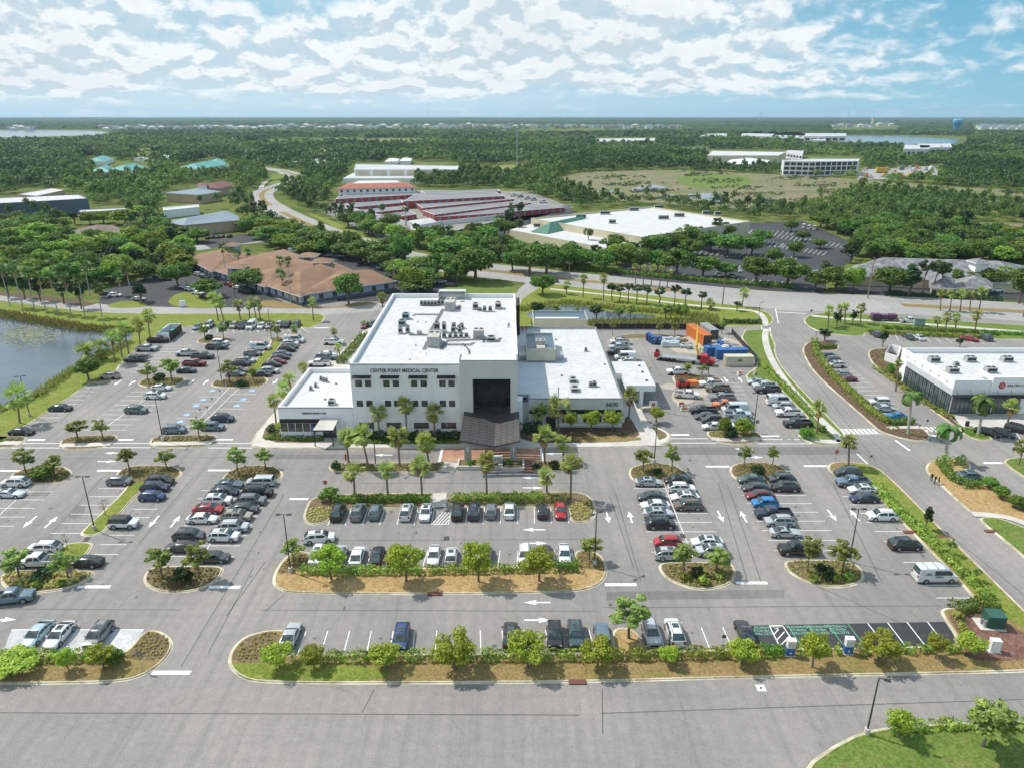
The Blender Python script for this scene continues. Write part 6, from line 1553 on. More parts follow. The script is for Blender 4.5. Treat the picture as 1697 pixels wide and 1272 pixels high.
# ------------------------------------------------ hedges and ground cover
def hedge(pts,w,h,m,label,name='hedge',leaf=.24,dens=95,gaps=0.,group=None,z0=.1,seed=1):
 rs = np.random.RandomState(abs(seed + int(pts[0][0])) % 99991)
 P = [np.array(G(*p)[:2]) for p in pts]; Cs,Ns = [],[]
 for a,b in zip(P[:-1],P[1:]):
  L = np.linalg.norm(b - a); n = int(L * dens * (w + h) / 2.2)
  t = rs.uniform(0,1,n)
  if gaps: t = t[np.sin(t * L * 2.1 + rs.uniform(0,6)) + rs.normal(size=n) * .4 > -1 + gaps]; n = len(t)
  d = (b - a) / max(L,1e-6); nn = np.array([-d[1],d[0]])
  an = rs.uniform(-.25,math.pi + .25,n); k = rs.uniform(.72,1.05,n)
  jit = 1 + .16 * np.sin(t * L * 1.7 + seed) + .10 * np.sin(t * L * 4.1)
  ca,sa = np.cos(an),np.sin(an)
  sx = np.sign(ca) * np.abs(ca) ** .55; sz = np.sign(sa) * np.abs(sa) ** .55
  off = sx * w / 2 * k * jit; z = z0 + h * .12 + np.maximum(sz,0) * h * .86 * k * jit + np.minimum(sz,0) * .1
  low = rs.uniform(0,1,n) < .45
  z = np.where(low & (np.abs(ca) > .5),z0 + rs.uniform(.02,.85,n) * h,z)
  C = a + np.outer(t * L,d) + np.outer(off,nn)
  Cs.append(np.column_stack([C,z])); Ns.append(np.column_stack([np.outer(ca,nn),sa]))
 C,Nn = np.vstack(Cs),np.vstack(Ns)
 U,V = leaf_axes(unit(Nn + rs.normal(size=Nn.shape) * .5),leaf,rs,.75)
 o = quads(name,C,U,V,m)
 return tag(o,label,'hedge',group)
hedge([(486,1094),(700,1092),(1000,1090)],1.5,1.1,'leaf_hedge','long yellow green hedge behind the front row of parked cars',gaps=.25)
hedge([(1004,1090),(1100,1089),(1262,1084)],1.5,1.1,'leaf_hedge','hedge between the tree pocket and the first charging cabinet',gaps=.2)
hedge([(1262,1085),(1298,1083)],1.5,1.2,'leaf_hedge2','short dark hedge left of the first charging cabinet')
hedge([(1322,1083),(1392,1081)],1.1,.8,'leaf_hedge','thin low hedge between the two charging cabinets',gaps=.5)
hedge([(1420,1081),(1500,1079),(1590,1078)],1.3,.9,'leaf_hedge','patchy low hedge right of the charging cabinets',gaps=.55)
hedge([(1600,1060),(1590,1030),(1582,1018)],1.1,.8,'leaf_hedge','small bushes along the red mulch kerb',gaps=.55)
hedge([(1578,1013),(1620,1008),(1652,1008)],2.0,1.3,'leaf_hedge2','thick green hedge above the green electrical box')
hedge([(-60,1094),(60,1093),(207,1091)],1.6,1.1,'leaf_hedge','yellow green hedge behind the pale paved bays',gaps=.15)
hedge([(499,949),(560,950),(700,949)],1.4,1.1,'leaf_hedge','hedge on the middle island, left part')
hedge([(704,949),(820,947),(905,945)],1.4,1.1,'leaf_hedge','hedge on the middle island, middle part',gaps=.2)
hedge([(915,945),(959,943)],1.7,1.4,'leaf_hedge2','clipped dark green hedge at the right end of the middle island')
hedge([(552,831),(640,830),(714,830)],1.6,1.1,'leaf_hedge2','green hedge at the heads of the bays, left of the crossing path')
hedge([(750,831),(850,830),(900,829)],1.8,1.5,'leaf_hedge','bright clipped hedge right of the crossing path')
hedge([(903,829),(938,830)],1.6,1.1,'leaf_cover','olive shrub hedge before the red sedan')
hedge([(1452,808),(1475,836),(1510,868),(1548,905)],1.8,1.1,'leaf_hedge','yellow green hedge along the east edge row',gaps=.15)
hedge([(1550,907),(1600,955),(1640,995)],1.6,1.0,'leaf_hedge','loose bushes behind the white cargo van',gaps=.35)
hedge([(1349,566),(1352,585),(1376,620),(1410,652),(1445,685),(1474,703)],1.7,1.2,'leaf_hedge','long hedge between side road and shop car park',z0=.1)
hedge([(1472,704),(1514,700)],1.6,1.2,'leaf_hedge2','dark hedge end beside the bright blue coupe')
hedge([(1357,578),(1385,577)],1.6,1.1,'leaf_hedge2','dark hedge in the island tip at the shop entrance')
hedge([(1436,551),(1520,557),(1632,561)],1.6,1.1,'leaf_hedge','bright hedge at the heads of the shop bank bays')
hedge([(1460,545),(1540,549),(1622,553)],1.8,1.0,'leaf_hedge2','second hedge up the boulevard bank',gaps=.2)
hedge([(1628,553),(1697,556),(1800,561)],1.8,1.0,'leaf_hedge2','hedge behind the shop annex',gaps=.3)
hedge([(1556,768),(1576,794),(1592,803)],1.4,1.5,'leaf_hedge2','tall hedge on the left of the corner bay')
hedge([(1592,806),(1626,807)],1.4,1.4,'leaf_hedge2','clipped hedge in front of the blue grey sedan')
hedge([(1560,768),(1598,769)],1.3,1.6,'leaf_hedge','clipped hedge row behind the corner bay',gaps=.45)
hedge([(566,728),(660,728),(764,728)],1.7,1.7,'leaf_dark','dark clipped hedge against the tower front')
hedge([(1262,604),(1285,628),(1320,662),(1345,690)],1.5,1.0,'leaf_hedge','bright hedge behind the parked trucks of the works yard')
hedge([(1450,610),(1480,630),(1520,662),(1575,694)],1.6,.8,'leaf_hedge','low bushes along the left glass side of the shop',gaps=.4)
hedge([(1198,536),(1262,537)],1.8,1.3,'leaf_dark','dark hedge at the end of the rear pond bank')
hedge([(930,441),(1000,450),(1100,461),(1200,470),(1316,478)],2.2,1.5,'leaf_hedge2','long clipped hedge between boulevard and warehouse car park',leaf=.5,dens=28)
hedge([(1470,488),(1560,494),(1660,499)],2.,1.2,'leaf_dark','dark hedge before the grey tiled office',leaf=.5,dens=28)
hedge([(604,556),(580,584),(563,604)],2.2,1.2,'leaf_hedge2','clipped hedge behind the west wing')
hedge([(864,716),(880,712),(898,711)],3.,1.6,'leaf_dark','dense dark shrubs right of the entrance portal')
hedge([(445,724),(462,727),(535,728)],2.2,.6,'leaf_hedge2','low green planting before the west wing')
hedge([(566,733),(660,733.5),(764,733)],1.4,.55,'leaf_hedge2','low green planting before the tower')
hedge([(600,540),(640,541)],2.6,1.2,'leaf_hedge2','hedge behind the tower corner bays')
def cover(poly,m,label,sp=.62,size=.5,leaves=9,leaf=.26,name='ground_cover',z=.12,hz=.34,seed=3):
 rs = np.random.RandomState(abs(seed + int(poly[0][0]) + 7 * int(poly[0][1]))); w = W2(poly)
 xs,ys = [p[0] for p in w],[p[1] for p in w]; pts = []
 y = min(ys)
 while y < max(ys):
  x = min(xs)
  while x < max(xs):
   a,b = x + rs.uniform(-.3,.3) * sp,y + rs.uniform(-.3,.3) * sp
   if inpoly(a,b,w) and rs.uniform() < .9: pts.append((a,b))
   x += sp
  y += sp
 if not pts: return
 pts = np.array(pts); n = len(pts) * leaves
 k = np.repeat(np.arange(len(pts)),leaves); s = np.repeat(rs.uniform(.6,1.2,len(pts)),leaves)
 d = unit(rs.normal(size=(n,3))); d[:,2] = np.abs(d[:,2])
 C = np.column_stack([pts[k],np.full(n,z)]) + d * np.array([size * .5,size * .5,hz]) * s[:,None] * rs.uniform(.5,1,n)[:,None]
 U,V = leaf_axes(unit(d + rs.normal(size=(n,3)) * .5),leaf,rs,.6)
 return tag(quads(name,C,U,V,m),label,kind='stuff')
cover([(14,791),(36,780),(60,775),(106,776),(116,782),(112,791),(97,798),(46,798)],'leaf_cover','low tufted plants in the far west oval')
cover([(197,783),(214,775),(284,774),(297,781),(293,789),(284,794),(230,794),(198,790)],'leaf_cover','low tufted plants above the grass tail')
cover([(6,960),(12,949),(150,949),(152,952),(118,970),(74,978),(30,978),(12,971)],'leaf_cover2','gold and green tufts in the west shrub island',hz=.5,leaf=.34)
cover([(243,958),(250,945),(264,941),(344,941),(363,942),(364,947),(350,964),(318,977),(268,978),(249,969)],'leaf_cover','low tufts in the near bed west of the driveway')
cover([(371,791),(388,778),(412,772),(451,774),(463,782),(462,791),(452,798),(375,799)],'leaf_cover','low tufts in the island before the west wing')
cover([(1047,782),(1051,775),(1082,768),(1112,772),(1134,783),(1139,791),(1130,795),(1058,795)],'leaf_cover','low tufts in the east island with the lamp post')
cover([(1214,778),(1220,771),(1249,767),(1282,770),(1302,781),(1305,790),(1294,795),(1231,795),(1217,787)],'leaf_cover','low tufts in the island with the round shrub')
cover([(1096,941),(1101,935),(1205,934),(1211,937),(1215,951),(1206,966),(1169,974),(1143,971),(1108,957)],'leaf_cover','low tufts in the near bed of the inner east double row')
cover([(1306,933),(1312,931),(1385,930),(1416,936),(1427,952),(1423,962),(1404,969),(1369,970),(1334,959),(1310,945)],'leaf_cover','low tufts in the near bed of the outer east double row')
cover([(388,1097),(389,1081),(405,1062),(434,1050),(461,1048),(458,1072),(446,1096)],'leaf_cover2','rows of small gold tufts at the west strip end',sp=.55,size=.42,hz=.25)
cover([(216,1081),(240,1050),(262,1048),(278,1061),(279,1074),(266,1092),(217,1092)],'leaf_cover2','rows of small gold tufts beside the paved bays',sp=.55,size=.42,hz=.25)
cover([(459,950),(475,929),(491,918),(503,918),(511,922),(504,939),(489,946)],'leaf_cover2','small gold tufts at the left end of the middle island',sp=.55,size=.42,hz=.28)
cover([(957,918),(968,915),(987,919),(998,931),(1000,946),(985,942),(957,938)],'leaf_cover2','small gold tufts at the right end of the middle island',sp=.55,size=.42,hz=.28)
cover([(508,852),(513,842),(550,840),(544,860),(525,866),(511,864)],'leaf_cover2','small gold tufts left of the black SUV',sp=.55,size=.42,hz=.28)
cover([(945,842),(950,834),(978,826),(982,838),(982,853),(973,861),(956,863),(947,858)],'leaf_cover2','small gold tufts right of the red sedan',sp=.55,size=.42,hz=.28)
cover([(553,826),(714,824),(714,819),(560,820)],'leaf_cover2','low yellow planting under the hedge palms, left',hz=.3)
cover([(744,826),(942,826),(950,818),(745,819)],'leaf_cover','low olive planting under the hedge palms, right',hz=.3)
cover([(552,779),(552,771),(735,768),(732,779)],'leaf_cover','low dark planting in the drop off island',hz=.35)
cover([(884,778),(888,766),(955,766),(966,772),(958,777)],'leaf_cover','low planting right of the brick path',hz=.35)
cover([(103,731),(110,726),(188,723),(191,725),(184,730),(160,732)],'leaf_cover','low tufts on the west middle lane island')
cover([(253,731),(262,724),(352,722),(356,724),(345,731)],'leaf_cover','low tufts on the island beside the accessible stalls')
cover([(0,728),(40,726),(35,731),(0,733)],'leaf_hedge2','low green tufts at the lawn corner')
cover([(352,639),(358,632),(400,627),(442,629),(433,638),(390,641)],'leaf_cover','low tufts at the foot of the upper grass tail')
cover([(231,637),(238,629),(262,627),(305,627),(298,634),(284,638)],'leaf_cover','low tufts in the upper west island')
cover([(1175,720),(1180,716),(1250,716),(1259,722),(1255,725),(1180,725)],'leaf_cover','low tufts on the east middle lane island')
cover([(1120,632),(1124,623),(1186,628),(1194,631),(1128,638)],'leaf_cover','low tufts in the works yard island')
cover([(1440,590),(1446,582),(1462,582),(1470,610),(1500,640),(1560,688),(1505,648),(1450,604)],'leaf_cover','sparse low plants in the shop bed',sp=.9)
cover([(1345,578),(1350,569),(1356,590),(1395,640),(1440,680),(1500,712),(1530,716),(1520,726),(1470,715),(1412,668),(1352,616),(1336,586)],'leaf_cover','sparse low plants on the shop strip',sp=1.1,size=.5)
cover([(1590,711),(1602,709),(1628,714),(1640,726),(1606,723)],'leaf_hedge2','green ground cover under the tall royal palm')
cover([(940,722),(1034,718),(1050,712),(1060,724),(950,731)],'leaf_cover','scattered low plants before the east wing',sp=1.3)
# reeds and lilies
def reeds(pts,w,h,label,dens=9.,z=.12,seed=0):
 rs = np.random.RandomState(seed); Cs = []
 P = [np.array(G(*p)[:2]) for p in pts]
 for a,b in zip(P[:-1],P[1:]):
  L = np.linalg.norm(b - a); n = int(L * w * dens); d = (b - a) / max(L,1e-6); nn = np.array([-d[1],d[0]])
  c = a + np.outer(rs.uniform(0,L,n),d) + np.outer(rs.normal(size=n) * w * .3,nn); Cs.append(c)
 C = np.vstack(Cs); n = len(C); hh = rs.uniform(.5,1.1,n) * h
 up = unit(np.column_stack([rs.normal(size=(n,2)) * .22,np.ones(n)])); t = unit(np.cross(up,rs.normal(size=(n,3))))
 return tag(quads('reeds',np.column_stack([C,z + hh * .48]),up * hh[:,None] * .5,t * .16,'reed'),label,kind='stuff')
reeds([(-60,516),(0,522),(60,533),(140,546),(220,551)],4.5,1.3,'tawny reeds along the far bank of the pond')
reeds([(215,568),(186,585),(140,604),(100,628),(62,658),(25,674),(-20,684)],3.2,1.0,'dark reeds along the near bank of the pond',dens=7)
reeds([(862,516),(895,508),(940,503),(1000,511),(1100,520),(1190,528)],4.,1.4,'green reeds behind the rear pond',dens=5)
reeds([(880,540),(1000,537),(1100,535),(1190,534)],5.,1.4,'green reeds before the rear pond',dens=6)
def lilies():
 rs = np.random.RandomState(4); p = [(x,y) for x,y in zip(rs.normal(45,26,620),rs.normal(556,9,620)) if inpoly(x,y,[(-5,535),(80,540),(105,555),(90,570),(60,579),(20,578),(-5,570)])]
 C = np.array([tuple(G(x,y)[:2]) + (.15 + rs.uniform(0,.02),) for x,y in p]); n = len(C)
 s = rs.uniform(.15,.5,n)[:,None]; U = np.tile([1.,0,0],(n,1)) * s; V = np.tile([0,1.,0],(n,1)) * s
 tag(quads('lily_pads',C,U,V,'lily'),'scattered pale lily pads on the pond',kind='stuff')
lilies()
hedge([(1470,1210),(1560,1204),(1750,1199)],1.4,.7,'leaf_hedge','low hedge on the near verge',gaps=.3)
# ---------------------------------------------------------------- street furniture
def lamp(px,py,tx,ty,label,heads=2,rz=0.,h=None):
 g = G(px,py); hh = h or ZQ(ty,g.y)
 o = empty('lamp_post',(g.x,g.y,.1),rz,label,'lamp post','dark lamp posts')
 MB().cyl((0,0,0),.30,.75,'concrete',12).build('footing',parent=o)
 MB().tube([(0,0,.7),(0,0,hh)],[.10,.065],'lamp_head',8).build('pole',parent=o)
 for s in ((-1,1) if heads == 2 else (1,)):
  b = MB(); b.box((s * .28,0,hh + .02),(.45,.07,.07),'lamp_head'); b.box((s * .78,0,hh + .03),(.62,.36,.12),'lamp_head'); b.box((s * .78,0,hh - .035),(.5,.28,.02),'lens')
  b.build('lamp_head',parent=o)
 return o
lamp(157,878,137,790,'twin headed lamp post at the end of the grass tail')
lamp(482,948,468,853,'twin headed lamp post at the left end of the middle island')
lamp(985,936,985,851,'twin headed lamp post at the right end of the middle island',rz=R(35))
lamp(1407,930,1419,844,'twin headed lamp post behind the near bed of the outer east double row')
lamp(1436,1216,1453,1124,'single headed lamp post on the near verge of the front road',1,R(-25))
lamp(270,730,259,660,'lamp post beside the accessible stalls island',rz=R(90))
lamp(50,690,34,624,'lamp post on the pond lawn edge',rz=R(20))
lamp(368,634,361,577,'lamp post in the island at the upper grass tail',rz=R(90))
lamp(450,563,444,510,'lamp post in front of the back row of parked cars')
lamp(623,775,616,700,'lamp post in the drop off island between palms',rz=R(60))
lamp(1084,767,1087,700,'lamp post in the rounded east island',rz=R(90))
lamp(1248,717,1255,652,'lamp post in the east middle lane island')
lamp(1173,624,1176,572,'lamp post in the works yard island',rz=R(90))
lamp(1257,526,1259.5,502,'lamp post at the side road corner by the boulevard',1)
lamp(391,500,389,470,'lamp post by the tan roofed office entrance',1)
def stop_sign(px,py,label,face=True,h=2.3,round_=False,rz=0.,txt='STOP'):
 g = G(px,py); o = empty('stop_sign' if txt == 'STOP' else 'traffic_sign',(g.x,g.y,.1),rz,label,'traffic sign','traffic signs')
 MB().tube([(0,.03,0),(0,.03,h + .3)],.035,'steel',6).build('post',parent=o)
 d = MB(); r = .44
 pts = [(r * math.cos(R(22.5 + 45 * k)),0,h + r * math.sin(R(22.5 + 45 * k))) for k in range(8)]
 p2 = [(x * .92,-.006,h + (z - h) * .92) for x,y,z in pts]
 d.add(pts,[tuple(reversed(range(8)))],'white').add(p2,[tuple(reversed(range(8)))],'red')
 d.add([(x,.02,z) for x,y,z in pts],[tuple(range(8))],'sign_back')
 b = d.build('sign_plate',parent=o)
 if txt == 'STOP':
  text('lettering','STOP',(0,-.012,h),.30,'white',parent=b,ext=.002)
 else:
  MB().bx(-.28,.28,-.014,-.008,h - .06,h + .06,'white').build('bar',parent=b)
 return o
stop_sign(541,821,'red stop sign behind the spreading green bush',h=2.5)
stop_sign(1384,767,'red stop sign at the tip of the east strip beside a palm',h=2.3)
stop_sign(1343,527,'red stop sign at the boulevard mouth of the side road',h=2.3)
stop_sign(1676,763,'red stop sign on the green island at the photo edge',h=2.4)
stop_sign(1224,771,'back of a stop sign at the island with the round shrub',rz=math.pi)
stop_sign(237,1111,'back of a stop sign at the driveway corner of the west verge',rz=math.pi,h=2.4)
stop_sign(120,968,'back of a stop sign in the west shrub island',rz=math.pi,h=2.2)
stop_sign(1253,716,'back of a stop sign on the east middle lane island',rz=math.pi)
stop_sign(1204,950,'back of a stop sign in the near bed of the inner double row',rz=math.pi,h=2.0)
stop_sign(444,562,'red sign at the upper island facing the lane',h=2.4,txt='BAR')
def small_sign(px,py,label,m='white',h=2.0,w=.32,hh=.5):
 g = G(px,py); o = empty('sign_post',(g.x,g.y,.05),0,label,'sign','small signs')
 MB().tube([(0,.03,0),(0,.03,h)],.03,'steel',6).build('post',parent=o)
 MB().bx(-w,w,-.01,.02,h - hh,h,m).build('sign_plate',parent=o)
for i,(x,y) in enumerate(((373,648),(366,658),(353,671),(345,686),(333,690),(327,703),(307,718))):
 small_sign(x,y,f'slim accessible parking sign post, {ORD[i]} from the building end','blue',1.8,.18,.4)
small_sign(1441,771,'small red and white sign post at the side road corner','red',2.1,.22,.4)
small_sign(1198,1073,'small dark sign in the front row hedge','box_green',1.9,.25,.45)
small_sign(1535,708,'small dark sign at the shop crossing','black',1.8,.22,.5)
small_sign(1523,712,'short brown marker post at the shop crossing','sign_back',1.2,.2,.4)
small_sign(1568,763,'white sign plate behind the royal palm trunk','white',1.9,.25,.7)
for i,(x,y) in enumerate(((1525,1072),(1565,1070))):
 small_sign(x,y,f'thin bay sign in the hedge, {["left", "right"][i]} one near the red mulch','steel',1.8,.14,.3)
for i,(x,y) in enumerate(((1293,558),(1352,560))):
 small_sign(x,y,f'white notice board beside the {["side road", "shop entrance"][i]}','white',1.9,.35,1.2)
# banner flag by the west wing door
g = G(518,727); o = empty('banner_flag',(g.x,g.y,.1),0,'blue and white feather flag beside the west wing door','flag')
MB().tube([(0,.03,0),(0,.03,3.0)],.025,'steel',6).build('pole',parent=o)
b = MB(); b.add([(-.05,0,.9),(.55,0,.7),(.62,0,2.4),(.35,0,3.0),(0,0,3.0)],[(0,1,2,3,4)],'blue').add([(.05,-.01,1.3),(.5,-.01,1.2),(.5,-.01,1.5),(.05,-.01,1.6)],[(0,1,2,3)],'white').add([(.05,-.01,.85),(.5,-.01,.75),(.5,-.01,1.0),(.05,-.01,1.1)],[(0,1,2,3)],'white'); b.build('flag',parent=o)
g = G(577,768); small_sign(574,770,'narrow red sign post among the drop off palms','red',2.2,.15,1.3)
# electric vehicle chargers, boxes
for i,(px,py) in enumerate(((1310,1089),(1406.5,1086))):
 g = G(px,py); w = ['left','right'][i]
 o = empty('charging_cabinet',(g.x,g.y + .4,.1),R(-4),f'white and blue vehicle charging cabinet, {w} of the two at the black bays','charger','vehicle charging cabinets')
 MB().bx(-.62,.62,-.42,.42,0,.10,'concrete').build('plinth',parent=o)
 MB().bx(-.48,.48,-.32,.32,.10,1.15,'blue').build('lower_cabinet',parent=o)
 MB().bx(-.48,.48,-.32,.32,1.15,2.15,'white').bx(-.52,.52,-.36,.36,2.15,2.25,'white').build('upper_cabinet',parent=o)
 MB().bx(-.38,.38,-.335,-.32,1.18,1.9,'wrap').build('display_panel',parent=o)
 MB().bx(-.1,.1,-.335,-.32,.4,.6,'white').build('badge',parent=o)
 for s in (-1,1):
  MB().tube([(s * .5,.1,1.7),(s * .75,.15,1.2),(s * .65,.1,.6),(s * .5,.1,1.0)],.03,'black',5).build('cable',parent=o)
  q = empty('bollard',(g.x + s * .95,g.y + 1.0,.1),0,f'yellow bollard {["left", "right"][s > 0]} of the {w} charging cabinet','bollard','yellow bollards')
  MB().cyl((0,0,0),.09,1.05,'yellow',10).build('post',parent=q); MB().cyl((0,0,1.05),.09,.05,'yellow',10,r2=.04).build('cap',parent=q)
g = G(1652,1044); o = empty('electrical_box',(g.x,g.y + .9,.1),R(-6),'dark green electrical transformer box on a concrete pad','electrical box')
MB().bx(-2.0,1.1,-1.2,1.2,0,.12,'concrete').build('pad',parent=o)
MB().bx(-1.0,.95,-.9,.9,.12,1.75,'box_green').build('cabinet',parent=o); MB().bx(-1.05,1.0,-.95,.95,1.75,1.85,'box_green').build('lid',parent=o); MB().bx(-1.12,-1.0,-.8,.8,.3,1.6,'box_green').build('door',parent=o); MB().bx(-1.45,-1.15,-.7,-.4,.12,1.0,'steel').bx(-1.5,-1.2,-.1,.2,.12,.8,'steel').build('meter',parent=o)
g = G(1649,1083); o = empty('utility_cabinet',(g.x,g.y + .4,.1),R(-6),'plain white utility cabinet in the red mulch','cabinet')
MB().bx(-.75,.75,-.5,.5,0,.1,'concrete').build('pad',parent=o); MB().bx(-.55,.55,-.35,.35,.1,1.65,'white').bx(-.58,.58,-.38,.38,1.65,1.72,'white').build('cabinet',parent=o); MB().bx(-.5,.5,-.365,-.35,.2,1.55,'white_wall').build('door',parent=o)
g = G(1522,540); o = empty('electrical_box',(g.x,g.y,.1),R(-10),'teal green transformer box on the boulevard bank','electrical box')
MB().bx(-1.5,1.5,-.9,.9,.1,1.9,'unit_green').build('cabinet',parent=o); MB().bx(-1.55,1.55,-.95,.95,1.9,2.0,'box_green').build('lid',parent=o)
g = G(1602,706); o = empty('litter_bin',(g.x,g.y,.1),0,'black litter bin on the shop plaza','litter bin')
MB().cyl((0,0,0),.38,1.0,'black',12).build('body',parent=o); MB().cyl((0,0,1.0),.42,.15,'black',12,r2=.2).build('lid',parent=o)
g = G(303,509); o = empty('office_sign',(g.x,g.y,.05),R(25),'low white stone sign on the lawn of the tan roofed office','sign')
MB().bx(-1.2,1.2,-.3,.3,0,.4,'concrete').build('plinth',parent=o); MB().bx(-1.,1.,-.2,.2,.4,2.2,'white_wall2').build('sign_block',parent=o)
# utility poles by the boulevard
for i,(px,py,ty) in enumerate(((1437.6,495,427),(943,470,434),(1197,506,462),(653,482,424),(1695,526,480),(1391.5,470,470 - 20))):
 g = G(px,py); hh = ZQ(ty,g.y); o = empty('utility_pole',(g.x,g.y,0),0,f'wooden utility pole, {["tallest at the dark driveway", "left of the small palms", "behind the slim tree row", "behind the tan roofed office", "at the right photo edge", "short one near the grey tiled office"][i]}','utility pole','utility poles')
 MB().tube([(0,0,0),(0,0,hh)],[.22,.14],'wood',7).build('pole',parent=o); MB().bx(-1.1,1.1,-.08,.08,hh - .9,hh - .7,'wood').build('crossarm',parent=o)
# ---------------------------------------------------------------- works yard
def container(px,py,ang,L,W,Hh,m,label,ribs=True,openend=None):
 g = G(px,py); o = empty('shipping_container',(g.x,g.y,.02),R(ang),label,'container','containers in the works yard')
 b = MB(); b.bx(-L / 2,L / 2,-W / 2,W / 2,.15,Hh,m)
 k = -L / 2 + .25
 while k < L / 2 - .2:
  for s in (-1,1): b.bx(k - .06,k + .06,s * W / 2 - .03,s * W / 2 + .03,.25,Hh - .12,m)
  b.bx(k - .05,k + .05,-W / 2 + .1,W / 2 - .1,Hh,Hh + .025,m); k += .32
 b.bx(-L / 2 - .04,L / 2 + .04,-W / 2 - .04,W / 2 + .04,Hh - .1,Hh - .015,m).bx(-L / 2 - .04,L / 2 + .04,-W / 2 - .04,W / 2 + .04,.1,.2,m)
 b.build('shell',parent=o)
 d = MB()
 for s in (-1,1): d.bx(-L / 2 - .06,-L / 2 - .005,s * W / 4 - W / 4 + .06,s * W / 4 + W / 4 - .06,.22,Hh - .14,'black' if openend else m)
 for y in (-.75,-.4,.4,.75): d.tube([(-L / 2 - .09,y * W / 2.4,.3),(-L / 2 - .09,y * W / 2.4,Hh - .2)],.025,'steel',5)
 d.build('door',parent=o)
 return o
container(1157,563,-80 + 180,12.2,2.5,3.1,'orange','rust orange container with a dark open end',openend=1)
container(1174,556.5,99,8.,2.44,2.9,'unit_grey','grey container with a dark open end beside the orange one',openend=1)
container(1181,588,4,4.2,2.44,2.4,'blue','short blue container left of the long blue one')
container(1211,593,2,8.2,2.44,2.6,'blue','long blue container behind the cream one')
c = container(1223,604.5,1,7.2,2.44,2.6,'cream','cream container with a dark logo panel')
MB().bx(-.55,.55,-1.275,-1.255,1.35,1.75,'text_dark').bx(-.25,.25,-1.275,-1.255,1.9,2.1,'van_logo').build('logo',parent=c)
for i,(px,py) in enumerate(((1074,564),(1078,567),(1082,570),(1091.5,570))):
 g = G(px,py); o = empty('portable_toilet',(g.x,g.y,0),R(10),f'dark blue portable toilet, {ORD[i]} from the left in the works yard','portable toilet','portable toilets')
 MB().bx(-.58,.58,-.58,.58,0,2.15,'navy').build('cabin',parent=o); b = MB(); b.add([(-.62,-.62,2.15),(.62,-.62,2.15),(.62,.62,2.15),(-.62,.62,2.15),(-.35,0,2.45),(.35,0,2.45)],[(0,1,5,4),(1,2,5),(2,3,4,5),(3,0,4)],'blue').build('roof',parent=o); MB().bx(-.4,.4,-.605,-.58,.15,1.95,'blue').bx(-.15,.15,-.61,-.605,1.4,1.7,'white').build('door',parent=o)
n = 0
for r_ in range(3):
 for k in range(5):
  px,py = 1099 + k * 5.6 + r_ * .8,575 - r_ * 3.6
  g = G(px,py); n += 1
  o = empty('wrapped_pallet',(g.x,g.y,0),R(rng.uniform(-6,6)),f'plastic wrapped pallet in the works yard, {["front", "middle", "rear"][r_]} line, {ORD[k]} from the left','pallet','wrapped pallets')
  MB().bx(-.55,.55,-.5,.5,0,.14,'wood').build('base',parent=o); hh = rng.uniform(1.1,1.7)
  b = MB(); b.loft([[(x * s,y * s,z) for x,y in ((-.55,-.5),(.55,-.5),(.55,.5),(-.55,.5))] for z,s in ((.14,.96),(.4,1.),(hh * .8,.97),(hh,.8))],'wrap').build('load',parent=o)
for i,(px,py,m) in enumerate(((1192,571,'blue'),(1200,568,'wrap'),(1208,573,'steel'),(1215,575,'steel'),(1220,578,'frost'),(1186,577,'frost'),(1200,577,'white'),(1136,571,'unit_grey'),(1131,566,'frost'),(1128,575,'wrap'),(1140,577,'unit_grey'))):
 g = G(px,py); o = empty('material_pile',(g.x,g.y,0),rng.uniform(0,3),f'heap of {["blue tarpaulin covered", "pale wrapped", "long metal", "steel pipe", "sandy", "rubble", "white bagged", "grey block", "dirt", "plastic wrapped", "mixed grey"][i]} building material in the works yard','material heap','building material heaps')
 b = MB(); rs_ = random.Random(i)
 for k in range(9): b.box((rs_.uniform(-1,1),rs_.uniform(-.8,.8),rs_.uniform(.2,.7)),(rs_.uniform(.5,1.8),rs_.uniform(.3,.9),rs_.uniform(.3,.6)),m if k % 3 else ('unit_grey' if k % 2 else 'wood'),rs_.uniform(0,3))
 b.build('pieces',parent=o)
# flatbed truck with yellow crane
g = G(1131,600); o = empty('crane_truck',(g.x,g.y,0),R(-21),'long flatbed truck with red cab and yellow folding crane','truck')
MB().bx(-6.2,4.2,-1.2,1.2,.95,1.2,'steel').bx(-6.2,4.2,-.5,.5,.7,.95,'black').build('flatbed',parent=o)
b = MB(); b.loft([[(4.5,y,z) for y,z in ((-1.2,.7),(1.2,.7),(1.2,2.6),(.9,2.85),(-.9,2.85),(-1.2,2.6))],[(6.2,y,z) for y,z in ((-1.2,.7),(1.2,.7),(1.2,2.5),(.9,2.75),(-.9,2.75),(-1.2,2.5))],[(6.6,y,z) for y,z in ((-1.15,.7),(1.15,.7),(1.15,1.8),(.9,1.9),(-.9,1.9),(-1.15,1.8))],[(8.1,y,z) for y,z in ((-1.0,.7),(1.0,.7),(1.0,1.5),(.8,1.65),(-.8,1.65),(-1.0,1.5))]],'red'); b.build('cab',parent=o)
MB().add([(6.28,-1.0,2.4),(6.28,1.0,2.4),(6.58,1.0,1.95),(6.58,-1.0,1.95)],[(0,1,2,3),(3,2,1,0)],'car_glass').build('windshield',parent=o)
MB().bx(-7.4,-6.2,-1.1,1.1,.8,2.1,'red').bx(-7.2,-6.5,-.4,.5,2.1,2.7,'black').build('fork_lift_mount',parent=o)
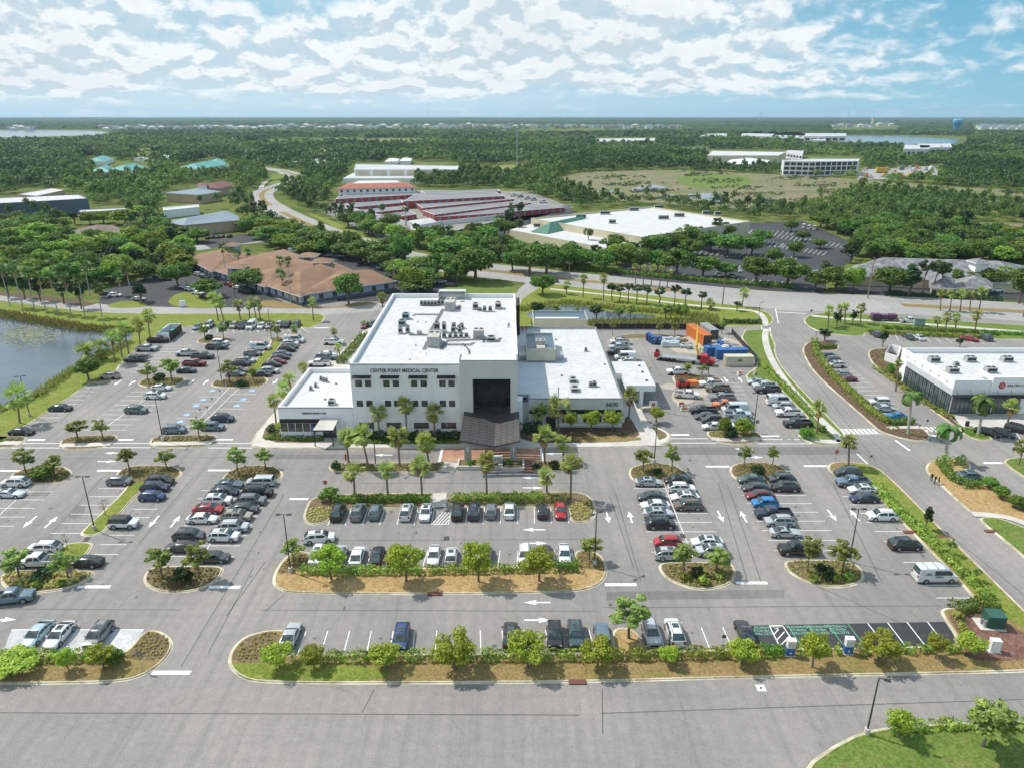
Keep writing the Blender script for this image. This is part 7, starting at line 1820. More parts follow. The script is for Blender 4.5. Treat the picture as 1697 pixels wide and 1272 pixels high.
b = MB(); b.cyl((4.,0,1.2),.45,1.1,'black',10); b.tube([(4.,0,2.2),(3.2,.3,4.6)],[.36,.30],'yellow',6); b.tube([(3.2,.3,4.6),(2.6,4.8,7.8)],[.34,.2],'yellow',6); b.tube([(2.6,4.8,7.8),(2.4,6.4,8.9)],[.16,.12],'yellow',6); b.build('crane_arm',parent=o)
for x in (-5.6,-4.5,-3.4,-2.2,2.9,7.0):
 for s in (-1,1): MB().cyl((x,s * 1.0 - .15,.5),.5,.3,'rubber',12,'Y').build('wheel',parent=o)
g = G(1132,641); o = empty('forklift',(g.x,g.y,0),R(8),'red lift machine behind the askew white pickup','lift machine')
MB().bx(-1.6,1.4,-.8,.8,.5,1.4,'red').bx(-1.2,.2,-.7,.7,1.4,1.7,'black').build('chassis',parent=o); MB().bx(1.4,3.4,-.9,.9,.6,1.5,'orange').build('platform',parent=o)
for x in (-1.1,1.0):
 for s in (-1,1): MB().cyl((x,s * .85 - .12,.42),.42,.25,'rubber',10,'Y').build('wheel',parent=o)
b = MB(); b.tube([(-.5,0,1.6),(-1.2,0,2.6),(1.0,0,3.2)],.12,'red',5); b.build('boom',parent=o)
g = G(1463,532); o = empty('flat_trailer',(g.x,g.y,.1),R(-3),'purple loaded trailer on the boulevard bank','trailer')
M['purple'] = mat('purple_enamel',(.14,.05,.13),.5); MB().bx(-4,4,-1.1,1.1,.7,.95,'black').build('bed',parent=o); MB().bx(-3.7,-1.2,-1.,1.,.95,2.3,'purple').bx(-.9,1.2,-.9,.9,.95,2.0,'purple').bx(1.5,3.8,-1.,1.,.95,2.2,'purple').build('load',parent=o)
for x in (-2.4,-1.4,2.4):
 for s in (-1,1): MB().cyl((x,s * 1. - .12,.4),.4,.24,'rubber',10,'Y').build('wheel',parent=o)
# fences: mesh panels as thin real posts, rails and wire
def fence(pts,h,label,wire='steel',step=2.6,dens=6,name='mesh_fence',solid=None):
 P = [G(*p) for p in pts]; o = empty(name,(0,0,0),0,label,'fence','works yard fences')
 pb,rb,wb = MB(),MB(),MB()
 for a,b_ in zip(P[:-1],P[1:]):
  d = b_ - a; n = max(1,round(d.length / step))
  for i in range(n + 1): c = a.lerp(b_,i / n); pb.tube([c,c + Vector((0,0,h))],.035,'steel',5)
  for z in (.08,h): rb.tube([a + Vector((0,0,z)),b_ + Vector((0,0,z))],.03,'steel',4)
  if solid: line_w = .03; wb.add([a + Vector((0,0,.1)),b_ + Vector((0,0,.1)),b_ + Vector((0,0,h * .8)),a + Vector((0,0,h * .8))],[(0,1,2,3)],solid)
  else:
   for i in range(n * dens): c = a.lerp(b_,i / (n * dens)); wb.tube([c,c + Vector((0,0,h))],.008,wire,3,False)
 pb.build('post',parent=o); rb.build('rail',parent=o); wb.build('mesh',parent=o)
fence([(985,546),(1080,546),(1200,546.5)],2.2,'long fence with dark screening along the rear pond',solid='black')
fence([(1212,553),(1254,599),(1250,607)],2.0,'fence along the east side of the works yard',solid='black')
fence([(1050,684),(1096,683),(1140,690)],1.9,'temporary mesh fence across the lane by the canopy')
fence([(1152,607),(1170,640),(1180,668),(1150,672),(1132,671)],1.9,'temporary mesh fence around the muddy sand')
fence([(1212,618),(1252,618)],1.9,'temporary mesh fence behind the cream container')
for i,(px,py) in enumerate(((1134,680),(1128,672),(1225,621),(1250,621),(1122,655))):
 g = G(px,py); o = empty('barrier',(g.x,g.y,0),R(20 * i),f'orange and white barrier foot, {["nearest the black pickup", "at the fence bend", "behind the cream container left", "behind the cream container right", "on the pale sand"][i]}','barrier','orange barriers')
 MB().bx(-.7,.7,-.12,.12,.3,.9,'orange').build('panel',parent=o); MB().bx(-.75,-.65,-.3,.3,0,.95,'white').bx(.65,.75,-.3,.3,0,.95,'white').build('foot',parent=o)
g = G(1082,678); o = empty('notice_board',(g.x,g.y,0),0,'white notice board on the fence by the canopy column','sign'); MB().bx(-.9,.9,-.03,.03,.6,2.,'white').build('board',parent=o); MB().bx(-.3,.4,-.045,-.03,.9,1.6,'red').build('emblem',parent=o)
g = G(1071,680); o = empty('timber_stack',(g.x,g.y,.1),R(12),'pale stack of boards beside the canopy column','timber stack'); b = MB()
for k in range(5): b.bx(-1.1,1.1,-.6 + .05 * k,.6,.15 * k,.15 * k + .12,'frost')
b.build('boards',parent=o)
# ---------------------------------------------------------------- people
def person_mat(name,hair,shirt,legs,hi=None):
 m,nt,b = _mk(name)
 tc = N(nt,'ShaderNodeTexCoord'); sp = N(nt,'ShaderNodeSeparateXYZ'); nt.links.new(tc.outputs['Object'],sp.inputs[0])
 mr = N(nt,'ShaderNodeMapRange'); mr.inputs[1].default_value = 0; mr.inputs[2].default_value = 1.8; nt.links.new(sp.outputs['Z'],mr.inputs[0])
 cr = N(nt,'ShaderNodeValToRGB'); cr.color_ramp.interpolation = 'CONSTANT'
 st = [(0,(.02,.02,.02)),(.06,legs),(.53,shirt),(.835,(.42,.25,.17)),(.94,hair)]
 e = cr.color_ramp.elements
 while len(e) < len(st): e.new(.5)
 for x,(p_,c_) in zip(e,st): x.position = p_; x.color = (*c_,1)
 nt.links.new(mr.outputs[0],cr.inputs[0]); nt.links.new(cr.outputs[0],b.inputs['Base Color']); b.inputs['Roughness'].default_value = .8
 M[name] = m
person_mat('clothes_dark',(.03,.02,.015),(.02,.02,.025),(.018,.018,.024))
person_mat('clothes_dark2',(.05,.03,.02),(.03,.03,.035),(.014,.014,.018))
person_mat('clothes_hivis',(.6,.55,.1),(.45,.55,.06),(.05,.06,.10))
person_mat('clothes_hivis2',(.6,.6,.6),(.50,.14,.03),(.35,.10,.03))
def person(px,py,m,label,rz=0.,z=.0,pose=0,hz=0.):
 g = G(px,py,hz); me = bpy.data.meshes.new('person')
 V = [(0,0,.98),(0,.01,1.18),(0,.02,1.38),(0,.01,1.50),(0,-.01,1.56),(0,-.02,1.66),(0,-.02,1.76)]; Rr = [.14,.135,.165,.075,.055,.085,.07]
 E_ = [(0,1),(1,2),(2,3),(3,4),(4,5),(5,6)]
 def ch(root,pts):
  p = root
  for q,r in pts: V.append(q); Rr.append(r); E_.append((p,len(V) - 1)); p = len(V) - 1
  return p
 for s in (-1,1):
  st = .10 * pose * s
  ch(0,[((s * .10,0,.88),.105),((s * .11,-.02 + st,.50),.065),((s * .11,.02 + st * 1.6,.10),.045),((s * .12,-.12 + st * 1.6,.04),.04)])
  fw = -.12 if pose != 2 else -.25
  hnd = ch(2,[((s * .20,.01,1.42),.065),((s * .27,.0,1.14),.045),((s * .24,fw,.92),.032),((s * .23,fw - .03,.85),.035)])
  bx_,by_,bz_ = V[hnd]
  for k,(dx,ln) in enumerate(((-.03,.075),(-.012,.09),(.008,.095),(.027,.08))):
   ch(hnd,[((bx_ + dx,by_ - .01,bz_ - ln * .55),.010),((bx_ + dx,by_ - .03,bz_ - ln),.008)])
  ch(hnd,[((bx_ - s * .045,by_ - .03,bz_ - .01),.011),((bx_ - s * .05,by_ - .05,bz_ - .05),.009)])
 ch(5,[((0,-.12,1.66),.018)])
 me.from_pydata(V,E_,[]); me.materials.append(M[m])
 o = bpy.data.objects.new('person',me); COL.objects.link(o); o.location = (g.x,g.y,hz + z); o.rotation_euler.z = rz
 sk = o.modifiers.new('skin','SKIN'); sk.use_smooth_shade = True
 for i,v in enumerate(me.skin_vertices[0].data): v.radius = (Rr[i],Rr[i] * (.72 if i in (0,1,2) else 1.)); v.use_root = i == 0
 su = o.modifiers.new('sub','SUBSURF'); su.levels = su.render_levels = 1
 return tag(o,label,'person','people')
person(1543,797,'clothes_dark','person in black standing at the kerb, left of a group of three',R(150))
person(1548.5,801.5,'clothes_dark2','person in black with pale sleeves, middle of a group of three',R(20),pose=1)
person(1554.5,801.5,'clothes_dark','person in black walking on the kerb, right of a group of three',R(60),pose=1)
person(1160,585,'clothes_hivis','worker in yellow vest beside the crane truck, left of a pair',R(40),pose=1)
person(1165,584,'clothes_hivis','worker in yellow vest beside the crane truck, right of a pair',R(-60))
person(1077,615,'clothes_hivis','worker standing alone beside the white drive canopy',R(90))
person(866,550,'clothes_hivis2','worker in orange on the east wing roof, left of a pair',R(30),hz=zre)
person(872.5,550,'clothes_hivis2','worker in orange on the east wing roof, right of a pair',R(-20),hz=zre,pose=1)
# ---------------------------------------------------------------- buildings beyond
M['tan_roof'] = mat('tan_shingle',(.225,.125,.068),.85,c2=(.155,.084,.046),scale=1.2,c3=(.27,.16,.095),scale3=.1)
M['brown_roof'] = mat('brown_shingle',(.15,.11,.09),.85,c2=(.20,.15,.12),scale=.6)
M['grey_tile'] = mat('grey_tile',(.20,.20,.21),.8,c2=(.11,.11,.12),scale=1.0,c3=(.28,.28,.285),scale3=.4)
M['terracotta'] = mat('terracotta',(.36,.13,.08),.8,c2=(.30,.10,.06),scale=.3)
M['maroon_tile'] = mat('maroon_tile',(.17,.06,.055),.8)
M['teal_roof'] = mat('teal_metal_roof',(.03,.23,.21),.5,c2=(.045,.28,.26),scale=.1)
M['green_roof'] = mat('green_metal_roof',(.05,.16,.105),.45,c2=(.06,.20,.13),scale=.2)
M['bluegrey_roof'] = mat('bluegrey_roof',(.15,.20,.245),.6,c2=(.18,.235,.28),scale=.15)
M['blue_wall'] = mat('blue_grey_wall',(.34,.38,.47),.8,c2=(.30,.34,.42),scale=.3)
M['slate_wall'] = mat('slate_wall',(.085,.11,.15),.7,c2=(.10,.13,.17),scale=.1)
M['cream_wall'] = mat('cream_wall',(.60,.54,.38),.8,c2=(.55,.50,.36),scale=.1)
M['sagewall'] = mat('pale_green_wall',(.44,.45,.33),.8,c2=(.40,.41,.31),scale=.15)
M['peach_wall'] = mat('peach_wall',(.50,.37,.25),.8,c2=(.45,.33,.23),scale=.2)
M['roof_cool'] = mat('pale_roof',(.50,.50,.51),.7,c2=(.42,.42,.43),scale=.05)
M['grey_roof'] = mat('storage_roof',(.175,.185,.20),.6,c2=(.145,.155,.17),scale=.12,c3=(.215,.21,.205),scale3=.05)
M['red_wall'] = mat('red_doors',(.36,.035,.03),.6,c2=(.28,.03,.025),scale=.2)
M['blank_white'] = mat('far_white',(.66,.67,.67),.7,c2=(.60,.61,.62),scale=.05)
M['tower_blue'] = mat('tower_blue',(.03,.26,.52),.5)
M['tower_cap'] = mat('tower_cap',(.16,.42,.62),.5)
M['dark_void'] = mat('dark_opening',(.03,.034,.04),.6)
GRP = 'buildings beyond the car park'
def far_flat(name,label,roof_px,h,wall,roof,par=.6,windows=None,cat='building',cop=None,base_px=None):
 """flat roofed block from the outline of its roof"""
 o = empty(name,(0,0,0),label=label,cat=cat,group=GRP)
 P = [G(*p,h) for p in roof_px]
 flat_block(o,P,h,wall,roof,par=par,cop=cop or wall,th=.4)
 return o,P
def wall_windows(o,a,b,z0,z1,n,w,m='glass',name='window',off=.06):
 a,b = Vector(a[:2]),Vector(b[:2]); d = (b - a); L = d.length; d.normalize(); nn = Vector((d.y,-d.x))
 if nn.y > 0: nn = -nn
 for i in range(n):
  c = a + d * L * (i + .5) / n; p,q = c - d * w / 2 + nn * off,c + d * w / 2 + nn * off
  MB().add([(p.x,p.y,z0),(q.x,q.y,z0),(q.x,q.y,z1),(p.x,p.y,z1),(p.x - nn.x * off,p.y - nn.y * off,z0),(q.x - nn.x * off,q.y - nn.y * off,z0),(q.x - nn.x * off,q.y - nn.y * off,z1),(p.x - nn.x * off,p.y - nn.y * off,z1)],[(0,1,2,3),(3,2,6,7),(0,4,5,1),(0,3,7,4),(1,5,6,2)],m).build(name,parent=o)
def hip(mb,P,z0,z1,m,over=.6,ridge=.5):
 """hipped roof on a four cornered outline (long sides P0-P1 and P3-P2)"""
 P = ccw([tuple(p[:2]) for p in P]); Q = offset(P,-over)
 e = [(Vector(Q[i]) - Vector(Q[(i + 1) % 4])).length for i in range(4)]
 if e[0] + e[2] < e[1] + e[3]: Q = Q[1:] + Q[:1]
 a,b,c,d = [Vector(q) for q in Q]
 m1,m2 = (a + d) / 2,(b + c) / 2; ln = (m2 - m1).length; sh = min(.48,(a - d).length * ridge / ln)
 r1,r2 = m1.lerp(m2,sh),m2.lerp(m1,sh)
 vs = [(*a,z0),(*b,z0),(*c,z0),(*d,z0),(*r1,z1),(*r2,z1)]
 mb.add(vs,[(0,1,5,4),(1,2,5),(2,3,4,5),(3,0,4)],m)
 mb.add([(x,y,z0 - .25) for x,y,_ in vs[:4]] + vs[:4],[(3,2,1,0),(0,1,5,4),(1,2,6,5),(2,3,7,6),(3,0,4,7)],'white_wall2')
def house(name,label,px,h,hr,wall,roof,cat='building',ground=False,over=.7,wins=0):
 o = empty(name,(0,0,0),label=label,cat=cat,group=GRP)
 P = [G(*p,0 if ground else h) for p in px]
 b = MB(); b.prism(P,0,h,wall).build('wall',parent=o)
 b = MB(); hip(b,P,h + .02,h + hr,roof,over); b.build('roof',parent=o)
 if wins:
  C = ccw([tuple(p[:2]) for p in P])
  for i in range(4):
   a,c = Vector(C[i]),Vector(C[(i + 1) % 4]); d = (c - a); nrm = Vector((d.y,-d.x))
   if nrm.y < 0: wall_windows(o,a,c,.9,h - .7,max(2,round(d.length / 4.2)),1.5,'glass')
 return o
# tan roofed office: overlapping hipped wings with small cupola towers
o = empty('tan_roofed_office',(0,0,0),label='sprawling one storey office with tan hipped roofs, blue grey walls and little tower cupolas',cat='office building',group=GRP)
wings = [[(309,426),(385,413),(432,432),(352,449)],[(350,445),(470,414),(560,448),(440,474)],[(440,471),(545,432),(590,452),(498,490)],[(497,488),(545,452),(612,448),(650,466)]]
hs = [3.6,3.65,3.7,3.75]
for k,wpx in enumerate(wings):
 P = [G(*p,hs[k]) for p in wpx]
 MB().prism(P,1.1,hs[k] - .05,'blue_wall').prism(P,0,1.1,'slate_wall').build('wall',parent=o)
 b = MB(); hip(b,P,hs[k],hs[k] + [3.,4.6,4.2,3.2][k],'tan_roof',.9); b.build('roof',parent=o)
 C = ccw([tuple(p[:2]) for p in P])
 for i in range(4):
  a,c = Vector(C[i]),Vector(C[(i + 1) % 4]); d = c - a
  if d.x > 0: wall_windows(o,a,c,1.2,2.9,max(2,round(d.length / 5.)),1.6,'glass')
for px,py,s,hh in ((386,411,5.2,6.4),(394,448,5.6,6.4),(512,428,6.5,6.2),(536,446,6.2,8.2)):
 g = G(px,py,5); c = MB(); c.bx(g.x - s / 2,g.x + s / 2,g.y - s / 2,g.y + s / 2,2.5,hh,'blue_wall'); c.bx(g.x - s * .2,g.x + s * .2,g.y - s / 2 - .05,g.y - s / 2,hh - 2.4,hh - .5,'slate_wall')
 w = c.build('cupola',parent=o); b = MB(); hip(b,[(g.x - s / 2,g.y - s / 2),(g.x + s / 2,g.y - s / 2),(g.x + s / 2,g.y + s / 2),(g.x - s / 2,g.y + s / 2 + .3)],hh,hh + 1.3,'tan_roof',.7); b.build('cupola_roof',parent=w)
# cream warehouse
o,P = far_flat('cream_warehouse','very large cream warehouse with white flat roof and green gabled entrance',[(880,362),(1063,393),(1243,367),(1078,343)],8.5,'cream_wall','roof_white',.7,cat='warehouse')
far_,near_ = P[1],P[2]
b = MB(); Pl = [G(*p,5.) for p in ((845,381),(905,392),(1003,411),(1060,402),(882,371))]
b.prism(Pl,0,5.,'cream_wall','roof_white').build('low_wing',parent=o)
b = MB()
for px in ((893,386,968,371),):
 A,B = G(893,386,5.2),G(965,371,5.2); w = 5.5
 d = (B - A).normalized(); nn = Vector((-d.y,d.x,0))
 a1,a2,b1,b2 = A + nn * w,A - nn * w,B + nn * w,B - nn * w
 rA,rB = A.lerp(B,.25) + Vector((0,0,4.2)),B + Vector((0,0,4.2))
 b.add([a1,a2,b2,b1,rA,rB],[(1,2,5,4),(3,0,4,5),(0,1,4),(2,3,5)],'green_roof')
b.build('gable_roof',parent=o)
b = MB(); g = G(905,396); b.bx(g.x - 5,g.x + 5,g.y - .2,g.y + 6,0,5.1,'cream_wall');
for k in range(4): b.bx(g.x - 4.2 + k * 2.2,g.x - 3. + k * 2.2,g.y - .3,g.y - .2,.3,3.6,'glass')
b.build('entrance',parent=o)
a,c = P[1],P[2]
for k in range(13):
 t = (k + .5) / 13; q = a.lerp(c,t); MB().box((q.x,q.y,4.1),(.25,.25,8.2),'sagewall',rot=.3).build('pilaster',parent=o)
q = a.lerp(c,.35); MB().box((q.x,q.y - 2.5,3.0),(14,5,.3),'steel',rot=math.atan2((c - a).y,(c - a).x)).build('dock_canopy',parent=o); MB().box((q.x,q.y - .1,1.5),(12,.3,2.8),'dark_void',rot=math.atan2((c - a).y,(c - a).x)).build('dock_door',parent=o)
for i,(x,y) in enumerate(((963,362),(1003,356),(1051,350),(1092,346),(1100,364),(1126,360),(1170,356),(1190,357),(1015,371),(890,377))):
 ac('air_conditioner',f'grey rooftop unit on the cream warehouse, {["front left", "mid left", "rear left", "rear", "centre", "centre right", "right", "far right", "front middle", "low wing"][i]}',x,y,7.8 if i < 9 else 5.,5.5 if i < 6 else 3.5,2.4,2.,'unit_grey',group='rooftop units of the warehouse')
# storage units
so = 0
for i,(px,h) in enumerate((([(556,330),(575,322),(700,316),(700,322)],3.2),([(668,334),(690,321),(820,318),(836,325)],5.2),([(690,338),(836,326),(852,330),(700,345)],3.2),([(700,349),(858,333),(880,336),(720,356)],3.2),([(720,360),(888,338),(935,344),(800,355)],3.2),([(575,338),(665,331),(668,336),(580,344)],3.2),([(590,349),(670,341),(676,346),(596,355)],3.2),([(610,359),(680,350),(690,355),(618,366)],3.2),([(700,318),(825,314),(830,317),(704,321)],3.4))):
 o,P = far_flat('storage_block',f'long low storage block with grey roof and red doors, {ORD[i]} of the yard rows',px,h,'red_wall','grey_roof',.15,cat='storage building',cop='blank_white')
 C = ccw([tuple(p[:2]) for p in P])
 for k in range(4):
  a,c = Vector(C[k]),Vector(C[(k + 1) % 4])
  if (c - a).x > 0 and (c - a).length > 12:
   wall_windows(o,a,c,.2,h - .5,max(3,round((c - a).length / 6)),1.8,'grey_roof','pier')
house('storage_office','small white storage office with low roof',[(680,366),(712,362),(722,368),(690,374)],4.5,1.2,'white_wall','roof_cool')
o = empty('white_boundary_wall',(0,0,0),label='long white wall around the storage yard',cat='wall',group=GRP)
b = MB()
for a,c in (((805,366),(945,345)),((690,378),(805,366)),((560,345),(690,378))):
 p,q = G(*a),G(*c); d = q - p; b.box(((p.x + q.x) / 2,(p.y + q.y) / 2,1.3),(d.length,.4,2.6),'blank_white',rot=math.atan2(d.y,d.x))
b.build('panels',parent=o)
# orange roofed two storey, white long block
o = empty('terracotta_roofed_office',(0,0,0),label='two storey pale building with terracotta roof skirt and white flat centre',cat='office building',group=GRP)
P = [G(*p,7.5) for p in ((560,313),(688,310),(672,303),(580,304))]
MB().prism(P,0,7.5,'white_wall').build('wall',parent=o)
b = MB(); C = ccw([tuple(p[:2]) for p in P]); Q = offset(C,-1.5); I = offset(C,9.); n = 4
b.add([(x,y,7.4) for x,y in Q] + [(x,y,10.4) for x,y in I],[(i,(i + 1) % n,n + (i + 1) % n,n + i) for i in range(n)],'terracotta'); b.sheet(I,10.3,'roof_white'); b.build('roof',parent=o)
for i in range(4):
 a,c = Vector(C[i]),Vector(C[(i + 1) % 4])
 if (c - a).x > 0 and (c - a).length > 20:
  wall_windows(o,a,c,1.,2.8,12,1.6,'dark_void'); wall_windows(o,a,c,4.6,6.3,12,1.6,'dark_void')
o,P = far_flat('long_white_warehouse','long pale warehouse with panelled parapet behind the terracotta roofed office',[(587,281),(757,281),(760,275),(590,272)],11.,'white_wall','roof_cool',.5,cat='warehouse')
for k in range(6):
 a = P[0].lerp(P[1],(k + .10) / 6); c = P[0].lerp(P[1],(k + .88) / 6); MB().bx(a.x,c.x,P[0].y - .35,P[0].y - .05,3.5,10.,'cream_wall').build('wall_panel',parent=o)
b = MB(); q = [G(*p,5.) for p in ((568,296),(757,295),(757,287),(585,287))]; b.prism(q,0,5.,'white_wall','roof_cool').build('low_wing',parent=o)
# left cluster
o,P = far_flat('slate_walled_warehouse','dark slate walled warehouse with pale roof at the left edge',[(-60,340),(60,334),(146,329),(130,322),(-60,330)],9.,'slate_wall','roof_cool',.4,cat='warehouse')
house('teal_awning_shop','blue grey roofed shop with peach walls and teal awnings',[(270,369),(305,373),(404,364),(375,350)],6.,2.2,'peach_wall','bluegrey_roof')
o = [x for x in COL.objects if x.name == 'teal_awning_shop'][0]; a,c = G(308,386),G(400,378)
b = MB(); d = c - a; b.box(((a.x + c.x) / 2,(a.y + c.y) / 2 - 1.2,3.4),(d.length,2.6,.35),'teal',rot=math.atan2(d.y,d.x)); b.box(((a.x + c.x) / 2,(a.y + c.y) / 2 - .3,1.7),(d.length,.2,2.8),'dark_void',rot=math.atan2(d.y,d.x)); b.build('awning',parent=o)
house('brown_hipped_house','low brown hipped roof among lime green trees',[(108,386),(150,389),(212,385),(185,374)],3.5,3.4,'cream_wall','brown_roof')
o,P = far_flat('low_grey_block','low grey roofed block behind the lime green trees',[(130,352),(222,347),(218,344),(132,348)],5.,'slate_wall','roof_cool',.2)
o,P = far_flat('low_peach_block','low peach block with pale roof in the left woods',[(28,322),(60,325),(108,315),(85,312)],6.,'peach_wall','roof_cool',.3)
house('peach_office','peach walled office with pale grey roof',[(275,320),(330,323),(365,318),(330,312)],6.5,1.2,'peach_wall','bluegrey_roof')
house('maroon_roofed_office','maroon tiled roof behind the peach office',[(332,311),(362,312),(388,306),(360,303)],6.5,3.,'peach_wall','maroon_tile')
house('small_white_tower_house','small pale tower beside the maroon roof',[(328,308),(342,308),(342,305),(329,305)],9.,1.2,'white_wall','maroon_tile')
o,P = far_flat('pale_low_block','pale low block above the blue grey roofed shop',[(271,349),(330,343),(328,339),(270,344)],5.,'white_wall','roof_cool',.3)
house('brown_roofed_office','small brown roof in the middle of the left woods',[(155,315),(185,316),(198,311),(172,309)],4.5,2.5,'cream_wall','brown_roof')
for i,(px,h) in enumerate((([(296,278),(330,280),(376,273),(345,268)],7.),([(345,272),(374,272),(372,268),(350,267)],8.),([(182,281),(215,283),(245,278),(215,272)],7.),([(150,284),(182,285),(188,279),(170,277)],6.),([(140,268),(175,268),(188,263),(160,261)],7.))):
 house('teal_roofed_building',f'building with bright teal hipped roof, {["nearest right", "rear right", "middle", "with grey front, left of middle", "farthest left"][i]}',px,h * .65,4.2,'white_wall','teal_roof')
for i,px in enumerate(([(222,262),(245,263),(250,259),(228,257)],[(262,261),(292,262),(300,258),(270,256)],[(480,269),(500,270),(512,266),(490,264)],[(508,270),(528,270),(540,266),(520,264)],[(537,271),(556,271),(562,267),(545,266)],[(638,268),(655,268),(662,264),(645,263)],[(663,267),(680,267),(682,263),(668,262)],[(392,255),(425,256),(430,252),(398,251)],[(496,252),(545,252),(552,249),(500,248)])):
 house('white_roofed_house',f'small building with white roof beyond the boulevard bend, {ORD[i]} from the left',px,4.5,1.3,'white_wall','blank_white')
# right cluster
house('grey_tiled_office','long low office with mottled grey tile roof and a small cupola',[(1388,456),(1690,470),(1730,448),(1420,440)],3.6,5.5,'cream_wall','grey_tile',wins=0)
o = [x for x in COL.objects if x.name == 'grey_tiled_office'][0]
g = G(1621,441,8.); b = MB(); b.bx(g.x - 2.2,g.x + 2.2,g.y - 2.2,g.y + 2.2,6.,9.6,'white_wall'); w = b.build('cupola',parent=o); b = MB(); hip(b,[(g.x - 2.2,g.y - 2.2),(g.x + 2.2,g.y - 2.2),(g.x + 2.2,g.y + 2.2),(g.x - 2.2,g.y + 2.4)],9.6,11.,'grey_tile',.9); b.build('cupola_roof',parent=w)
for px0,px1 in ((1545,1580),(1585,1640)):
 P = [G(px0,476,3.6),G(px1,477,3.6),G(px1,466,3.6),G(px0,465,3.6)]; b = MB(); b.prism(P,0,3.5,'cream_wall'); w = b.build('porch',parent=o); b = MB(); hip(b,P,3.6,6.6,'grey_tile',1.); b.build('porch_roof',parent=w); wall_windows(o,P[0],P[1],.5,2.6,4,1.5,'dark_void')
o,P = far_flat('white_unfinished_office','white three storey office under construction with dark tall windows',[(1300,267),(1352,268),(1422,267),(1425,263),(1345,263),(1296,265)],15.,'blank_white','roof_cool',.6,cat='office building')
for k in range(3):
 wall_windows(o,P[0],P[1],1.5 + k * 4.6,4.4 + k * 4.6,5,5.,'dark_void'); wall_windows(o,P[1],P[2],1.5 + k * 4.6,5. + k * 4.6,8,5.,'dark_void')
o,P = far_flat('cream_long_warehouse','long cream warehouse with white roof beyond the marsh',[(1172,258),(1290,258),(1303,252),(1180,250)],10.,'cream_wall','roof_white',.4,cat='warehouse')
house('white_tent_roofed_shed','white pitched shed before the long cream warehouse',[(1200,272),(1268,273),(1275,266),(1212,265)],5.,4.,'blank_white','blank_white')
for i,(px,h) in enumerate((([(1137,249),(1172,249),(1172,245),(1140,245)],8.),([(1333,226),(1402,226),(1402,221),(1335,221)],14.),([(1228,225),(1280,226),(1283,222),(1230,221)],12.),([(1160,226),(1205,225),(1205,221),(1165,222)],10.),([(1497,247),(1540,247),(1542,241),(1500,240)],13.),([(1525,245),(1578,244),(1575,238),(1522,238)],13.),([(1280,228),(1332,229),(1332,225),(1282,224)],9.),([(1347,233),(1368,233),(1368,229),(1347,229)],8.),([(985,236),(1085,234),(1085,229),(988,230)],7.),([(1300,252),(1330,256),(1332,250),(1305,249)],9.))):
 o,P = far_flat('far_white_warehouse',f'far pale flat roofed block, {ORD[i]} of the right horizon group',px,h,'blank_white','roof_cool',.4,cat='warehouse')
 wall_windows(o,P[0],P[1],h * .35,h * .7,6,(P[1] - P[0]).length / 9,'dark_void')
# builders' yard machines beyond the marsh
for i in range(26):
 x,y = rng.uniform(1425,1545),rng.uniform(280,297); g = G(x,y); m = rng.choice(['unit_grey','steel','yellow','orange','white','concrete','slate_wall','unit'])
 o = empty('yard_stock',(g.x,g.y,0),rng.uniform(0,3),'heaped building stock or machine in the far builders yard','yard stock','stock in the far builders yard')
 b = MB(); b.bx(-rng.uniform(2,6),rng.uniform(2,6),-1.5,1.5,0,rng.uniform(1.5,3.5),m); b.bx(-1.5,2.,-1.2,1.2,1.4,rng.uniform(3.6,4.5),m); b.build('pieces',parent=o)
g = G(1461,287); o = empty('yellow_trailer',(g.x,g.y,0),.1,'bright yellow box trailer in the far builders yard','trailer'); MB().bx(-7,7,-1.5,1.5,1.2,6.,'yellow').build('box',parent=o); MB().bx(-6,6,-1.2,1.2,.3,1.2,'black').build('wheels',parent=o)
sheet('far_yard',[(1420,298),(1430,281),(1550,278),(1560,295)],'road_far',.05,'grey ground of the far builders yard')
# rows of far houses
nh = 0
ghouse = []
for i in range(4):
 b = MB(); b.bx(-7,7,-5,5,0,6.5,['blank_white','unit_grey','blank_white','cream_wall'][i]); w = b.build('wall'); b = MB(); hip(b,[(-7,-5),(7,-5),(7,5),(-7,5)],6.5,9.8,['bluegrey_roof','brown_roof','slate_wall','roof_cool'][i],.6); r = b.build('roof'); ghouse.append((w.data,r.data)); bpy.data.objects.remove(w); bpy.data.objects.remove(r)
for px0,px1,y0,y1,n,lab in ((165,445,212,217,34,'townhouse in the far row right of the left lake'),(445,660,210,215,40,'pale townhouse in the far row at the middle horizon'),(660,1000,209,214,44,'pale house in the far row before the horizon'),(1000,1130,210,214,14,'pale house in the far row near the radio mast'),(1380,1480,207,212,12,'tan house in the far row left of the water tower'),(1620,1697,211,217,14,'white apartment block in the far row right of the water tower'),(10,60,213,217,6,'pale house behind the left lake')):
 for k in range(n):
  x = px0 + (px1 - px0) * (k + rng.uniform(.1,.9)) / n; g = G(x,rng.uniform(y0,y1)); w,r = ghouse[rng.randrange(4)] if 'white' not in lab else ghouse[0]
  s = rng.uniform(1.3,2.1); o = empty('town_house',(g.x,g.y,0),rng.uniform(-.3,.3),lab,'house',lab.replace('house in','houses in').replace('block in','blocks in').replace('townhouses','townhouses'),(s * 1.2,s,s))
  link_mesh('wall',w,o); link_mesh('roof',r,o)
